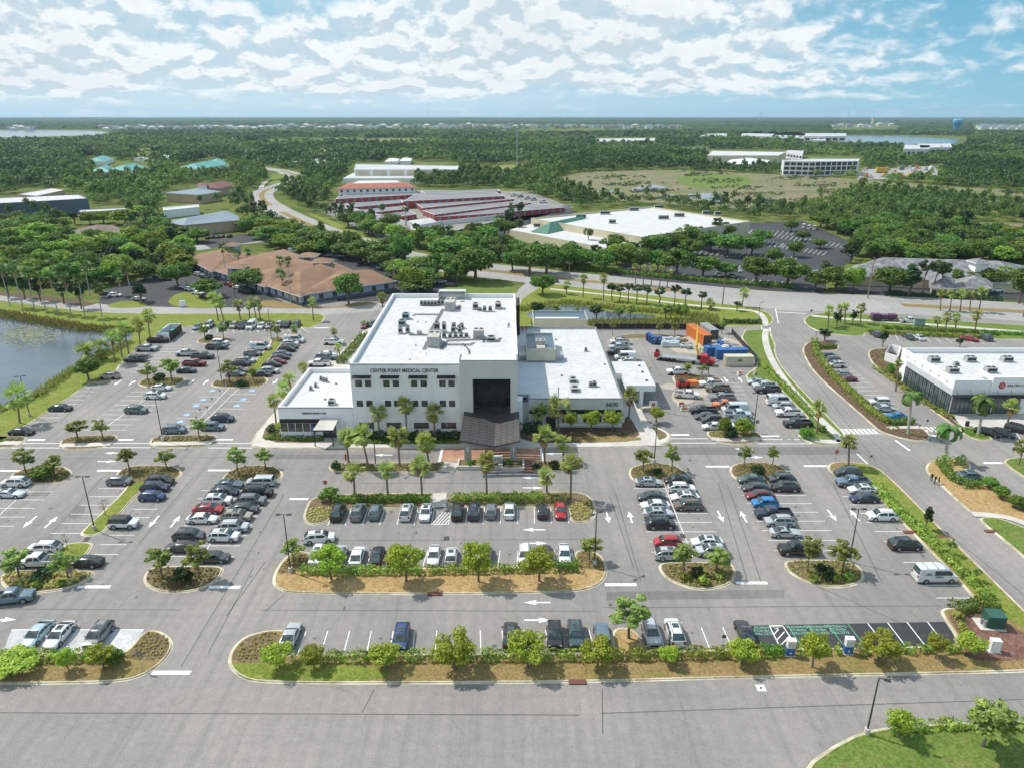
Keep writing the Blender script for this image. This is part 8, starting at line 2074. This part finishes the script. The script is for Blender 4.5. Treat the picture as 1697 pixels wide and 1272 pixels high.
# water tower, masts, cell tower
g = G(1584,219); o = empty('water_tower',(g.x,g.y,0),label='bright blue drum shaped water tower on the right horizon',cat='water tower'); zt = ZQ(197,g.y); s = zt / 30.
dm = 15. / FL * (g.y * CP) / 2
b = MB(); b.loft([[(math.cos(a) * r_ * dm,math.sin(a) * r_ * dm,z * zt) for a in (2 * math.pi * k / 20 for k in range(20))] for r_,z in ((.62,0),(.62,.1),(.66,.3),(.78,.5),(.98,.66),(1.,.80))],'tower_blue').build('shaft',parent=o)
b = MB(); b.loft([[(math.cos(a) * r_ * dm,math.sin(a) * r_ * dm,z * zt) for a in (2 * math.pi * k / 20 for k in range(20))] for r_,z in ((1.,.80),(1.,.93),(.8,.985),(.2,1.))],'tower_cap').build('tank_cap',parent=o)
g = G(857,292); o = empty('cell_tower',(g.x,g.y,0),label='tall slim grey cell tower behind the storage yard',cat='cell tower'); zt = ZQ(212,g.y)
MB().tube([(0,0,0),(0,0,zt)],[.75,.4],'steel',8).build('mast',parent=o)
b = MB()
for z in (zt - 1.5,zt - 5.,zt - 8.):
 for k in range(6): a = k * math.pi / 3; b.box((math.cos(a) * 1.9,math.sin(a) * 1.9,z),(.7,.5,2.2),'unit_grey'); b.tube([(0,0,z),(math.cos(a) * 1.9,math.sin(a) * 1.9,z)],.12,'steel',4)
b.build('antenna',parent=o)
for i,(px,py,ty) in enumerate(((710,200,167),(76,203,186),(1260,201,183),(1258,201,185),(1405,203,180),(862,202,187),(1156,201,186))):
 g = G(px,py); zt = ZQ(ty,g.y); o = empty('radio_mast',(g.x,g.y,0),label=f'thin radio mast on the horizon, {["tallest, left of centre", "farthest left", "right of the pair", "left of the pair", "right, over the offices", "small one behind the cell tower", "small one right of centre"][i]}',cat='radio mast',group='radio masts')
 MB().tube([(0,0,0),(0,0,zt)],[2.2,.9],'unit_grey',5).build('mast',parent=o); b = MB()
 for k in range(4): b.box((0,0,zt * (.3 + .2 * k)),(5.,1.,.8),'unit_grey')
 b.build('crossarm',parent=o)
g = G(1446,206); o = empty('tan_chimney',(g.x,g.y,0),label='short tan tower on the right horizon',cat='tower'); zt = ZQ(195,g.y); MB().bx(-7,7,-7,7,0,zt,'cream_wall').build('shaft',parent=o); MB().bx(-8,8,-8,8,zt,zt + 3,'unit').build('cap',parent=o)
# ---------------------------------------------------------------- trees beyond: nearest ones one by one
BLOCK = [  # outlines in survey pixels where no tree stands
 [(300,432),(330,412),(380,404),(420,404),(500,424),(560,428),(655,452),(660,485),(500,508),(430,500),(350,460)],
 [(838,384),(880,356),(1078,340),(1250,366),(1250,385),(1065,425),(1003,420),(905,405)],
 [(535,352),(560,318),(700,312),(830,312),(960,345),(805,372),(690,382),(600,372)],
 [(556,330),(556,300),(690,300),(690,328)],[(565,300),(585,268),(762,268),(762,300)],
 [(-80,364),(-80,325),(150,320),(154,364)],[(266,392),(266,352),(375,346),(408,366),(405,400),(340,404)],
 [(100,408),(106,372),(216,372),(218,408)],[(26,330),(26,312),(110,311),(110,328)],[(266,346),(270,325),(325,303),(392,301),(394,330),(370,346)],
 [(268,358),(268,340),(332,338),(334,352)],[(126,374),(130,343),(226,342),(226,368)],
 [(1384,486),(1388,436),(1740,440),(1740,500),(1500,494)],
 [(1010,470),(1050,430),(1200,400),(1240,368),(1330,364),(1430,408),(1400,440),(1375,470),(1330,486)],
 [(745,408),(850,383),(900,352),(960,345),(880,380)],
 [(905,300),(960,285),(1100,281),(1300,290),(1460,300),(1560,308),(1697,316),(1900,325),(1900,350),(1697,338),(1560,330),(1440,316),(1345,340),(1270,350),(1100,338),(980,330)],
 [(1560,378),(1640,370),(1750,374),(1900,387),(1900,403),(1697,398),(1600,390)],
 [(735,292),(800,274),(880,270),(885,282),(850,292)],[(560,236),(620,229),(690,229),(762,233),(740,239),(600,240)],[(225,249),(262,242),(264,251),(232,255)],[(370,239),(460,231),(605,228),(605,234),(470,240)],
 [(444,318),(436,280),(500,285),(492,310)],[(1292,292),(1292,258),(1428,258),(1430,294)],[(1165,274),(1170,248),(1306,248),(1306,268),(1280,280),(1200,280)],[(1415,300),(1430,279),(1560,276),(1565,300)],
 [(146,300),(160,266),(250,268),(252,296)],[(290,297),(300,275),(345,264),(380,266),(382,290)],[(138,280),(140,262),(190,260),(190,272)],[(1492,254),(1496,236),(1584,236),(1584,252)],[(1130,256),(1136,243),(1174,243),(1174,254)],
 [(980,240),(985,228),(1090,228),(1090,238)],[(1325,244),(1330,220),(1604,226),(1604,246)],[(800,410),(830,395),(905,392),(1010,416),(1010,434),(860,430)],[(600,374),(690,382),(805,364),(850,383),(760,404),(640,395)],[(-400,236),(-400,215),(184,216),(184,229),(100,234)],[(1222,232),(1226,220),(1335,220),(1335,232)],
 [(-100,540),(-100,470),(160,478),(260,452),(340,452),(640,486),(700,478),(690,505),(560,520),(0,500)],[(845,520),(855,470),(1290,495),(1290,560),(845,560)],[(1290,545),(1290,480),(1900,500),(1900,570)],
 [(640,520),(700,470),(860,462),(900,470),(860,500),(850,540)],[(120,436),(300,405),(450,388),(500,378),(510,392),(400,412),(200,436)],[(-60,458),(-60,446),(130,432),(210,424),(210,434)],[(478,272),(480,265),(562,264),(562,272)],[(636,270),(640,262),(684,262),(684,270)],[(490,254),(495,246),(556,246),(556,254)],[(215,266),(220,254),(305,254),(305,264)],[(388,260),(392,249),(434,249),(434,258)],
]
BB = [(min(p[0] for p in b),max(p[0] for p in b),min(p[1] for p in b),max(p[1] for p in b),b) for b in BLOCK]
BLp = np.array([tuple(p) for p in BLW])
def free(X,Y,m=0.):
 if np.min((BLp[:,0] - X) ** 2 + (BLp[:,1] - Y) ** 2) < (14 + m) ** 2: return False
 x,y = PX(X,Y)
 for x0,x1,y0,y1,b in BB:
  if x0 <= x <= x1 and y0 <= y <= y1 and inpoly(x,y,b): return False
 return True
HAND = []
def oaks(where,group,items,key='oak',desc='round green oak'):
 for i,(px,py,tp,w) in enumerate(items):
  HAND.append(tuple(G(px,py)[:2])); plant(key,px,py,tp,w,f'{desc}, {ORD[i]} from the left {where}',group)
oaks('behind the medical centre along the boulevard','oaks along the boulevard',[(665,444,389,44),(692,486,462,58),(704,472,444,52),(725,463,419,44),(742,432,391,64),(758,470,432,44),(788,466,408,70),(833,424,389,50),(850,449,416,36),(877,454,408,54),(905,455,402,58)])
oaks('along the warehouse hedge','oaks along the warehouse hedge',[(936,446,408,44),(965,446,413,42),(1004,451,413,40),(1032,448,408,44),(1062,450,410,40),(1090,452,414,40),(1120,459,412,54),(1165,460,424,48),(1202,459,434,36),(1254,470,424,52),(1305,474,427,64)])
oaks('inside the warehouse car park','oaks in the warehouse car park',[(1032,414,385,60),(1145,424,396,44),(1178,416,384,42),(1205,424,387,60),(1245,423,391,42),(1262,404,380,36),(1282,440,410,30),(1315,426,399,30),(1358,412,396,26),(1330,400,382,24),(1310,384,364,24)])
oaks('before the grey tiled office','trees before the grey tiled office',[(1385,480,441,58),(1473,486,441,62),(1590,478,446,44),(1632,478,443,60),(1688,503,441,54)])
oaks('before the grey tiled office','lime trees before the grey tiled office',[(1413,483,442,34),(1442,462,430,40),(1660,476,440,44)],'lime','pale leafy tree')
plant('cypress',1505,491,438,30,'very dark pointed evergreen before the grey tiled office','trees before the grey tiled office')
for i,(px,py,tp,w) in enumerate(((1528,489,431,26),(1545,490,432,24),(1556,488,434,24),(1366,470,432,20))):
 HAND.append(tuple(G(px,py)[:2])); plant('pine',px,py,tp,w,f'tall thin pine before the grey tiled office, {ORD[i]} of four','pines before the grey tiled office')
oaks('around the tan roofed office','oaks round the tan roofed office',[(242,464,434,44),(295,475,434,50),(326,402,378,44),(347,491,462,50),(411,482,446,58),(465,412,390,36),(512,414,377,50),(571,422,381,60),(578,504,454,48),(606,437,399,58),(632,436,404,44),(650,428,392,40)])
oaks('beside the boulevard bend','lime trees beside the boulevard bend',[(448,396,372,62),(475,388,362,44),(520,400,372,40),(545,414,384,44)],'lime','bright lime green tree')
oaks('by the bend of the back road','lime trees by the back road',[(70,415,368,64),(85,402,372,44),(128,423,388,54),(180,417,383,44),(222,411,374,48),(262,420,381,40),(300,425,390,44),(210,372,346,50),(235,366,340,46),(150,372,350,30),(172,370,350,30)],'lime','large lime green tree')
oaks('in the planting strip of the rear road','dark trees of the rear road',[(15,494,455,24),(42,496,456,22),(68,500,458,24),(106,504,462,24),(135,512,466,26),(235,500,470,24)],'dark','dark leaved street tree')
oaks('between the palms of the rear road','oaks behind the rear road',[(20,470,436,30),(55,468,436,32),(92,460,430,38),(122,458,428,34),(160,474,442,44),(188,450,424,34),(205,446,420,34),(232,456,430,36)])
# individually standing trees of the middle distance, then the far woods as one mass
cand = []
rs = np.random.RandomState(21)
for _ in range(9000):
 Y = rs.uniform(262,520); X = rs.uniform(-.78,.78) * (Y + 40)
 x,y = PX(X,Y)
 if not (-30 < x < 1730): continue
 cand.append((Y,X,x,y))
cand.sort(); kept = []; GRID = {}
for h in HAND: GRID.setdefault((int(h[0] // 8),int(h[1] // 8)),[]).append(h)
def clear(X,Y,d):
 i,j = int(X // 8),int(Y // 8)
 for a in (-1,0,1):
  for b in (-1,0,1):
   for p in GRID.get((i + a,j + b),()):
    if (p[0] - X) ** 2 + (p[1] - Y) ** 2 < d * d: return False
 return True
BUDGET = {'oak': 250 - 62,'lime': 110,'dark': 60,'pine': 70}
for Y,X,x,y in cand:
 if not free(X,Y,2.) or not clear(X,Y,6.6): continue
 lime = .5 + .5 * math.sin(X * .021 + 1.) * math.sin(Y * .033 + 2.)
 if x < 420: k = 'lime' if rs.uniform() < .25 + .5 * lime else ('oak' if rs.uniform() < .8 else 'dark')
 elif x > 1240 and y < 425: k = 'oak' if rs.uniform() < .7 else ('lime' if rs.uniform() < .5 else 'dark')
 else: k = 'oak' if rs.uniform() < .62 else ('lime' if rs.uniform() < .55 else ('pine' if rs.uniform() < .6 else 'dark'))
 if BUDGET[k] <= 0: continue
 BUDGET[k] -= 1
 GRID.setdefault((int(X // 8),int(Y // 8)),[]).append((X,Y)); kept.append((X,Y))
 hm = {'oak': rs.uniform(6.5,10.5),'lime': rs.uniform(6,9.),'dark': rs.uniform(6,9),'pine': rs.uniform(9,13)}[k]
 wm = {'oak': rs.uniform(9,14),'lime': rs.uniform(8.5,13),'dark': rs.uniform(5.5,8),'pine': rs.uniform(4.5,6.)}[k]
 zone = 'left of the tan roofed office' if x < 300 else 'beyond the tan roofed office' if x < 640 else 'between boulevard and storage yard' if x < 860 else 'around the cream warehouse' if x < 1240 else 'in the wood right of the warehouse car park'
 plant(k,x,y,label={'oak': 'round green tree ','lime': 'light green tree ','dark': 'dark leaved tree ','pine': 'thin tall pine '}[k] + zone,group={'oak': 'round green trees ','lime': 'light green trees ','dark': 'dark leaved trees ','pine': 'thin tall pines '}[k] + zone,hm=hm,wm=wm)
YN = max(p[1] for p in kept)
def forest():
 """the woods out to the horizon: clumps of leaves, coarser with distance"""
 rs = np.random.RandomState(5)
 pts = []
 for lo,hi,sp in ((262,560,6.4),(560,900,7.6),(900,1500,10.),(1500,2600,15.)):
  area = .78 * 2 * (hi ** 2 - lo ** 2) / 2 + 60 * (hi - lo); n = int(area / sp ** 2 * 1.25)
  Y = np.sqrt(rs.uniform(lo ** 2,hi ** 2,n)); X = rs.uniform(-.76,.76,n) * (Y + 45)
  den = .5 + .5 * np.sin(X * .011 + 2.) * np.sin(Y * .009 + X * .004)
  for x,y,d,u in zip(X,Y,den,rs.uniform(0,1,n)):
   if u > .62 + .6 * d: continue
   if y < 560 and not clear(x,y,5.6): continue
   if free(x,y,1.):
    if y < 560: GRID.setdefault((int(x // 8),int(y // 8)),[]).append((x,y))
    pts.append((x,y,sp))
 pts = np.array(pts); n = len(pts); sp = pts[:,2]
 per = np.where(sp < 7,130,np.where(sp < 8,64,np.where(sp < 11,30,16)))
 typ = rs.uniform(0,1,n) + .25 * np.sin(pts[:,0] * .008) * np.sin(pts[:,1] * .007)
 ht = np.where(typ > .62,rs.uniform(9,14,n),rs.uniform(5.5,10,n)); wd = np.where(typ > .62,rs.uniform(2.2,3.3,n),rs.uniform(4.,6.4,n)) * (sp / 6.4) ** .85
 k = np.repeat(np.arange(n),per); m = len(k)
 d = unit(rs.normal(size=(m,3))); d[:,2] = np.abs(d[:,2]) * 1.15 - .25
 # three lobes per crown keep the outline uneven
 lob = rs.randint(0,4,m); la = rs.uniform(0,6.28,(n,4)); lr = rs.uniform(.15,.5,(n,4))
 ox,oy = np.cos(la)[k,lob] * lr[k,lob] * wd[k],np.sin(la)[k,lob] * lr[k,lob] * wd[k]; oz = rs.uniform(-.12,.2,(n,4))[k,lob] * ht[k]
 rr = (rs.uniform(.4,1.05,m) ** .5) * .66
 base = np.where(typ > .62,.62,.48)[k]
 C = np.column_stack([pts[k,0] + ox + d[:,0] * wd[k] * rr,pts[k,1] + oy + d[:,1] * wd[k] * rr,ht[k] * base + oz + d[:,2] * ht[k] * .40 * rr])
 C[:,2] = np.maximum(C[:,2],.4)
 sz = np.where(per > 100,.95,np.where(per > 40,1.5,np.where(per > 20,2.6,4.6)))[k]
 U,V = leaf_axes(unit(d * .9 + rs.normal(size=(m,3)) * .5 + np.array([0,0,.25])),sz,rs,.7)
 tag(quads('forest',C,U,V,'forest'),'dense mixed woods stretching from the middle distance toward the horizon',kind='stuff')
 return n,m
print('forest',forest())
def low_scrub():
 """bushes at the edges of the marsh"""
 rs = np.random.RandomState(9); pts = []
 poly = BLOCK[15]
 for x,y in zip(rs.uniform(900,1750,6000),rs.uniform(281,350,6000)):
  if inpoly(x,y,poly):
   q = math.sin(x * .03 + y * .2) * math.sin(x * .011 - y * .31) + rs.normal() * .25
   if q > .42: pts.append(tuple(G(x,y)[:2]))
 pts = np.array(pts); n = len(pts); k = np.repeat(np.arange(n),22); m = len(k); d = unit(rs.normal(size=(m,3))); d[:,2] = np.abs(d[:,2]); s = rs.uniform(.6,1.9,n)[k][:,None]
 C = np.column_stack([pts[k],np.zeros(m)]) + d * s * np.array([1.5,1.5,.9]); U,V = leaf_axes(unit(d + rs.normal(size=(m,3)) * .5),.8,rs,.7)
 tag(quads('marsh_scrub',C,U,V,'leaf_pine'),'scattered low scrub in the brown marsh',kind='stuff')
low_scrub()
def far_woods():
 """beyond the counted woods: an uneven canopy out to the horizon, with clearings"""
 rs = np.random.RandomState(6); rows = np.geomspace(2450,18500,110); na = 420; ang = np.linspace(-.80,.80,na)
 Yg = np.repeat(rows,na).reshape(len(rows),na); Xg = Yg * ang[None,:] * .98
 Yg = Yg * (1 + rs.normal(size=Yg.shape) * .004); Xg = Xg + rs.normal(size=Xg.shape) * Yg * .0012
 den = np.sin(Xg * .0021 + 1.3) * np.sin(Yg * .0013 + Xg * .0007) + .5 * np.sin(Xg * .0055 - Yg * .003) + rs.normal(size=Xg.shape) * .25
 Z = np.where(den > -.62,rs.uniform(4,13,Xg.shape) + np.minimum(Yg * .0003,6),-1.)
 fw = Yg * CP + H * SP; px_ = CX + FL * Xg / fw; py_ = CY + FL * (-Yg * SP + H * CP) / fw
 Z[((px_ < 190) & (py_ > 214.5) & (py_ < 230)) | ((px_ > 1330) & (px_ < 1610) & (py_ > 223.5) & (py_ < 243))] = -2.
 Z[(px_ > 160) & (px_ < 1140) & (py_ > 208) & (py_ < 219) & (np.abs(np.sin(px_ * .31)) > .25)] = -2.
 Z[(((px_ > 1375) & (px_ < 1490)) | (px_ > 1610)) & (py_ > 206) & (py_ < 220)] = -2.
 vs = np.column_stack([Xg.ravel(),Yg.ravel(),Z.ravel()]); nrw = len(rows)
 i = np.arange((nrw - 1) * (na - 1)); r,c = i // (na - 1),i % (na - 1); a = r * na + c
 f = np.column_stack([a,a + 1,a + na + 1,a + na])
 me = bpy.data.meshes.new('forest'); me.vertices.add(len(vs)); me.vertices.foreach_set('co',vs.astype(np.float32).ravel()); me.loops.add(f.size); me.loops.foreach_set('vertex_index',f.astype(np.int32).ravel()); me.polygons.add(len(f)); me.polygons.foreach_set('loop_start',np.arange(0,f.size,4,dtype=np.int32)); me.update(calc_edges=True)
 m,nt,b = _mk('far_canopy')
 o = mixc(nt,noise(nt,.0016,6,.7,lo=.40,hi=.60,vec=stretch(nt,1.,.6)),(.035,.068,.028),(.085,.125,.045)); o = mixc(nt,noise(nt,.05,5,.8,lo=.35,hi=.65),o,(.028,.052,.022)); o = mixc(nt,noise(nt,.004,6,.75,lo=.60,hi=.68),o,(.20,.20,.15))
 nt.links.new(o,b.inputs['Base Color']); b.inputs['Roughness'].default_value = .95; b.inputs['Specular IOR Level'].default_value = 0.
 me.materials.append(m); tag(link_mesh('forest',me),'far flat woodland fading to the horizon',kind='stuff')
far_woods()
# ---------------------------------------------------------------- light, sky, air, camera
SUN_EL,SUN_TO = 52.,117.       # elevation; compass direction the shadows fall toward (from +Y, clockwise)
a = R(SUN_TO); e = R(SUN_EL)
to = Vector((math.sin(a) * math.cos(e),math.cos(a) * math.cos(e),-math.sin(e)))
sl_ = bpy.data.lights.new('sun','SUN'); sl_.energy = 3.35; sl_.angle = R(.55); sl_.color = (1.,.955,.89)
so_ = bpy.data.objects.new('sun',sl_); COL.objects.link(so_); so_.rotation_euler = to.to_track_quat('-Z','Y').to_euler(); so_.location = (-80,60,300)
w = bpy.data.worlds.new('World'); scene.world = w; w.use_nodes = True
nt = w.node_tree; bg = nt.nodes['Background']; L_ = nt.links
sky = N(nt,'ShaderNodeTexSky',sky_type='NISHITA'); sky.sun_disc = False; sky.sun_elevation = e; sky.sun_rotation = R((SUN_TO + 180) % 360)
sky.altitude = 60; sky.air_density = 1.0; sky.dust_density = .15; sky.ozone_density = 3.5
tc = N(nt,'ShaderNodeTexCoord'); sep = N(nt,'ShaderNodeSeparateXYZ'); L_.new(tc.outputs['Generated'],sep.inputs[0])
def mth(op,a_,b_=None,clamp=False):
 n = N(nt,'ShaderNodeMath',operation=op,use_clamp=clamp)
 for i,v in enumerate((a_,b_)):
  if v is None: continue
  if isinstance(v,(int,float)): n.inputs[i].default_value = v
  else: L_.new(v,n.inputs[i])
 return n.outputs[0]
X_,Y_,Z_ = sep.outputs
zc_ = mth('MAXIMUM',Z_,.004)
az = mth('ARCTAN2',X_,Y_)
# cloud field on bearing and (compressed) height: puffs flatten toward the horizon
hz_ = mth('POWER',zc_,.62)
def cl(off,sx,sy,scale,detail,rough,seed):
 cb = N(nt,'ShaderNodeCombineXYZ'); L_.new(mth('MULTIPLY',az,sx),cb.inputs[0]); L_.new(mth('MULTIPLY',mth('ADD',hz_,off),sy),cb.inputs[1]); cb.inputs[2].default_value = seed
 n = N(nt,'ShaderNodeTexNoise'); n.inputs['Scale'].default_value = scale; n.inputs['Detail'].default_value = detail; n.inputs['Roughness'].default_value = rough; n.inputs['Distortion'].default_value = .25
 L_.new(cb.outputs[0],n.inputs['Vector']); return n.outputs['Fac']
CS = 4.6
d0 = cl(0.,13.,15.,1.9,9,.56,3.1)
d1 = cl(.020,13.,15.,1.9,9,.56,3.1)       # the same field a little higher: what lies above shades what lies below
big = cl(0.,2.2,4.,1.3,3,.5,9.7)
# coverage grows with height, thins to the right, and stops above the horizon
mr = N(nt,'ShaderNodeMapRange',clamp=True,interpolation_type='SMOOTHSTEP'); L_.new(Z_,mr.inputs[0]); mr.inputs[1].default_value = .010; mr.inputs[2].default_value = .042
right = N(nt,'ShaderNodeMapRange',clamp=True); L_.new(az,right.inputs[0]); right.inputs[1].default_value = -.1; right.inputs[2].default_value = .62; right.inputs[3].default_value = 1.; right.inputs[4].default_value = 0.
bias = mth('ADD',mth('ADD',mth('MULTIPLY',mth('SUBTRACT',big,.5),.9),mth('ADD',mth('MULTIPLY',right.outputs[0],.26),.03)),mth('MULTIPLY',mth('SUBTRACT',mr.outputs[0],1.),.40))
den = mth('ADD',d0,bias)
cov = N(nt,'ShaderNodeMapRange',clamp=True,interpolation_type='SMOOTHSTEP'); L_.new(den,cov.inputs[0]); cov.inputs[1].default_value = .38; cov.inputs[2].default_value = .74
lit = N(nt,'ShaderNodeMapRange',clamp=True); L_.new(mth('SUBTRACT',d0,d1),lit.inputs[0]); lit.inputs[1].default_value = -.06; lit.inputs[2].default_value = .05
thick = N(nt,'ShaderNodeMapRange',clamp=True); L_.new(den,thick.inputs[0]); thick.inputs[1].default_value = .62; thick.inputs[2].default_value = .95
ccol = mixc(nt,lit.outputs[0],(.58 * CS,.69 * CS,.76 * CS),(.96 * CS,.98 * CS,.99 * CS))
ccol = mixc(nt,mth('MULTIPLY',thick.outputs[0],.30),ccol,(.50 * CS,.58 * CS,.62 * CS))
hue = N(nt,'ShaderNodeHueSaturation'); hue.inputs['Hue'].default_value = .475; hue.inputs['Saturation'].default_value = 1.15; hue.inputs['Value'].default_value = 1.
L_.new(sky.outputs[0],hue.inputs['Color'])
ramp = N(nt,'ShaderNodeMapRange',clamp=True); L_.new(Z_,ramp.inputs[0]); ramp.inputs[1].default_value = 0.; ramp.inputs[2].default_value = .11
hor = mixc(nt,right.outputs[0],(.27 * CS,.56 * CS,.70 * CS),(.60 * CS,.76 * CS,.84 * CS))
skc = mixc(nt,ramp.outputs[0],hor,mixc(nt,right.outputs[0],(.14 * CS,.42 * CS,.62 * CS),(.36 * CS,.60 * CS,.74 * CS)))
up_ = N(nt,'ShaderNodeMapRange',clamp=True); L_.new(Z_,up_.inputs[0]); up_.inputs[1].default_value = .12; up_.inputs[2].default_value = .35
skc = mixc(nt,up_.outputs[0],skc,hue.outputs[0])
fin = mixc(nt,mth('MULTIPLY',cov.outputs[0],.92),skc,ccol)
L_.new(fin,bg.inputs['Color']); bg.inputs['Strength'].default_value = .17
# pale air between the camera and the horizon
hb = MB(); hb.bx(-20500,20500,-20500,20500,-1.2,150.,None)
hm,hnt,hbd = _mk('haze'); hnt.nodes.remove(hbd); pv = N(hnt,'ShaderNodeVolumePrincipled'); pv.inputs['Color'].default_value = (.58,.80,.98,1); pv.inputs['Density'].default_value = 5e-5; pv.inputs['Anisotropy'].default_value = .2
hnt.links.new(pv.outputs[0],hnt.nodes['Material Output'].inputs['Volume']); M['haze'] = hm
tag(hb.build('haze','haze'),'thin pale air',kind='stuff')
cam = bpy.data.cameras.new('camera'); co = bpy.data.objects.new('camera',cam); COL.objects.link(co)
co.location = (0,0,H); co.rotation_euler = (math.pi / 2 - PIT,0,0)
cam.sensor_width = 36; cam.sensor_fit = 'HORIZONTAL'; cam.lens = 36 * FL / 1697; cam.clip_start = .5; cam.clip_end = 90000
scene.camera = co
scene.render.resolution_x,scene.render.resolution_y = 1024,767
vs = scene.view_settings; vs.view_transform = 'Standard'; vs.look = 'None'; vs.exposure = .46; vs.gamma = 1.; vs.use_curve_mapping = False
scene.cycles.volume_bounces = 0
scene.cycles.max_bounces = 6; scene.cycles.diffuse_bounces = 3; scene.cycles.transparent_max_bounces = 8
scene.cycles.volume_step_rate = 10.; scene.cycles.volume_max_steps = 32
print('objects',len(scene.objects),'cars',N_CARS[0])
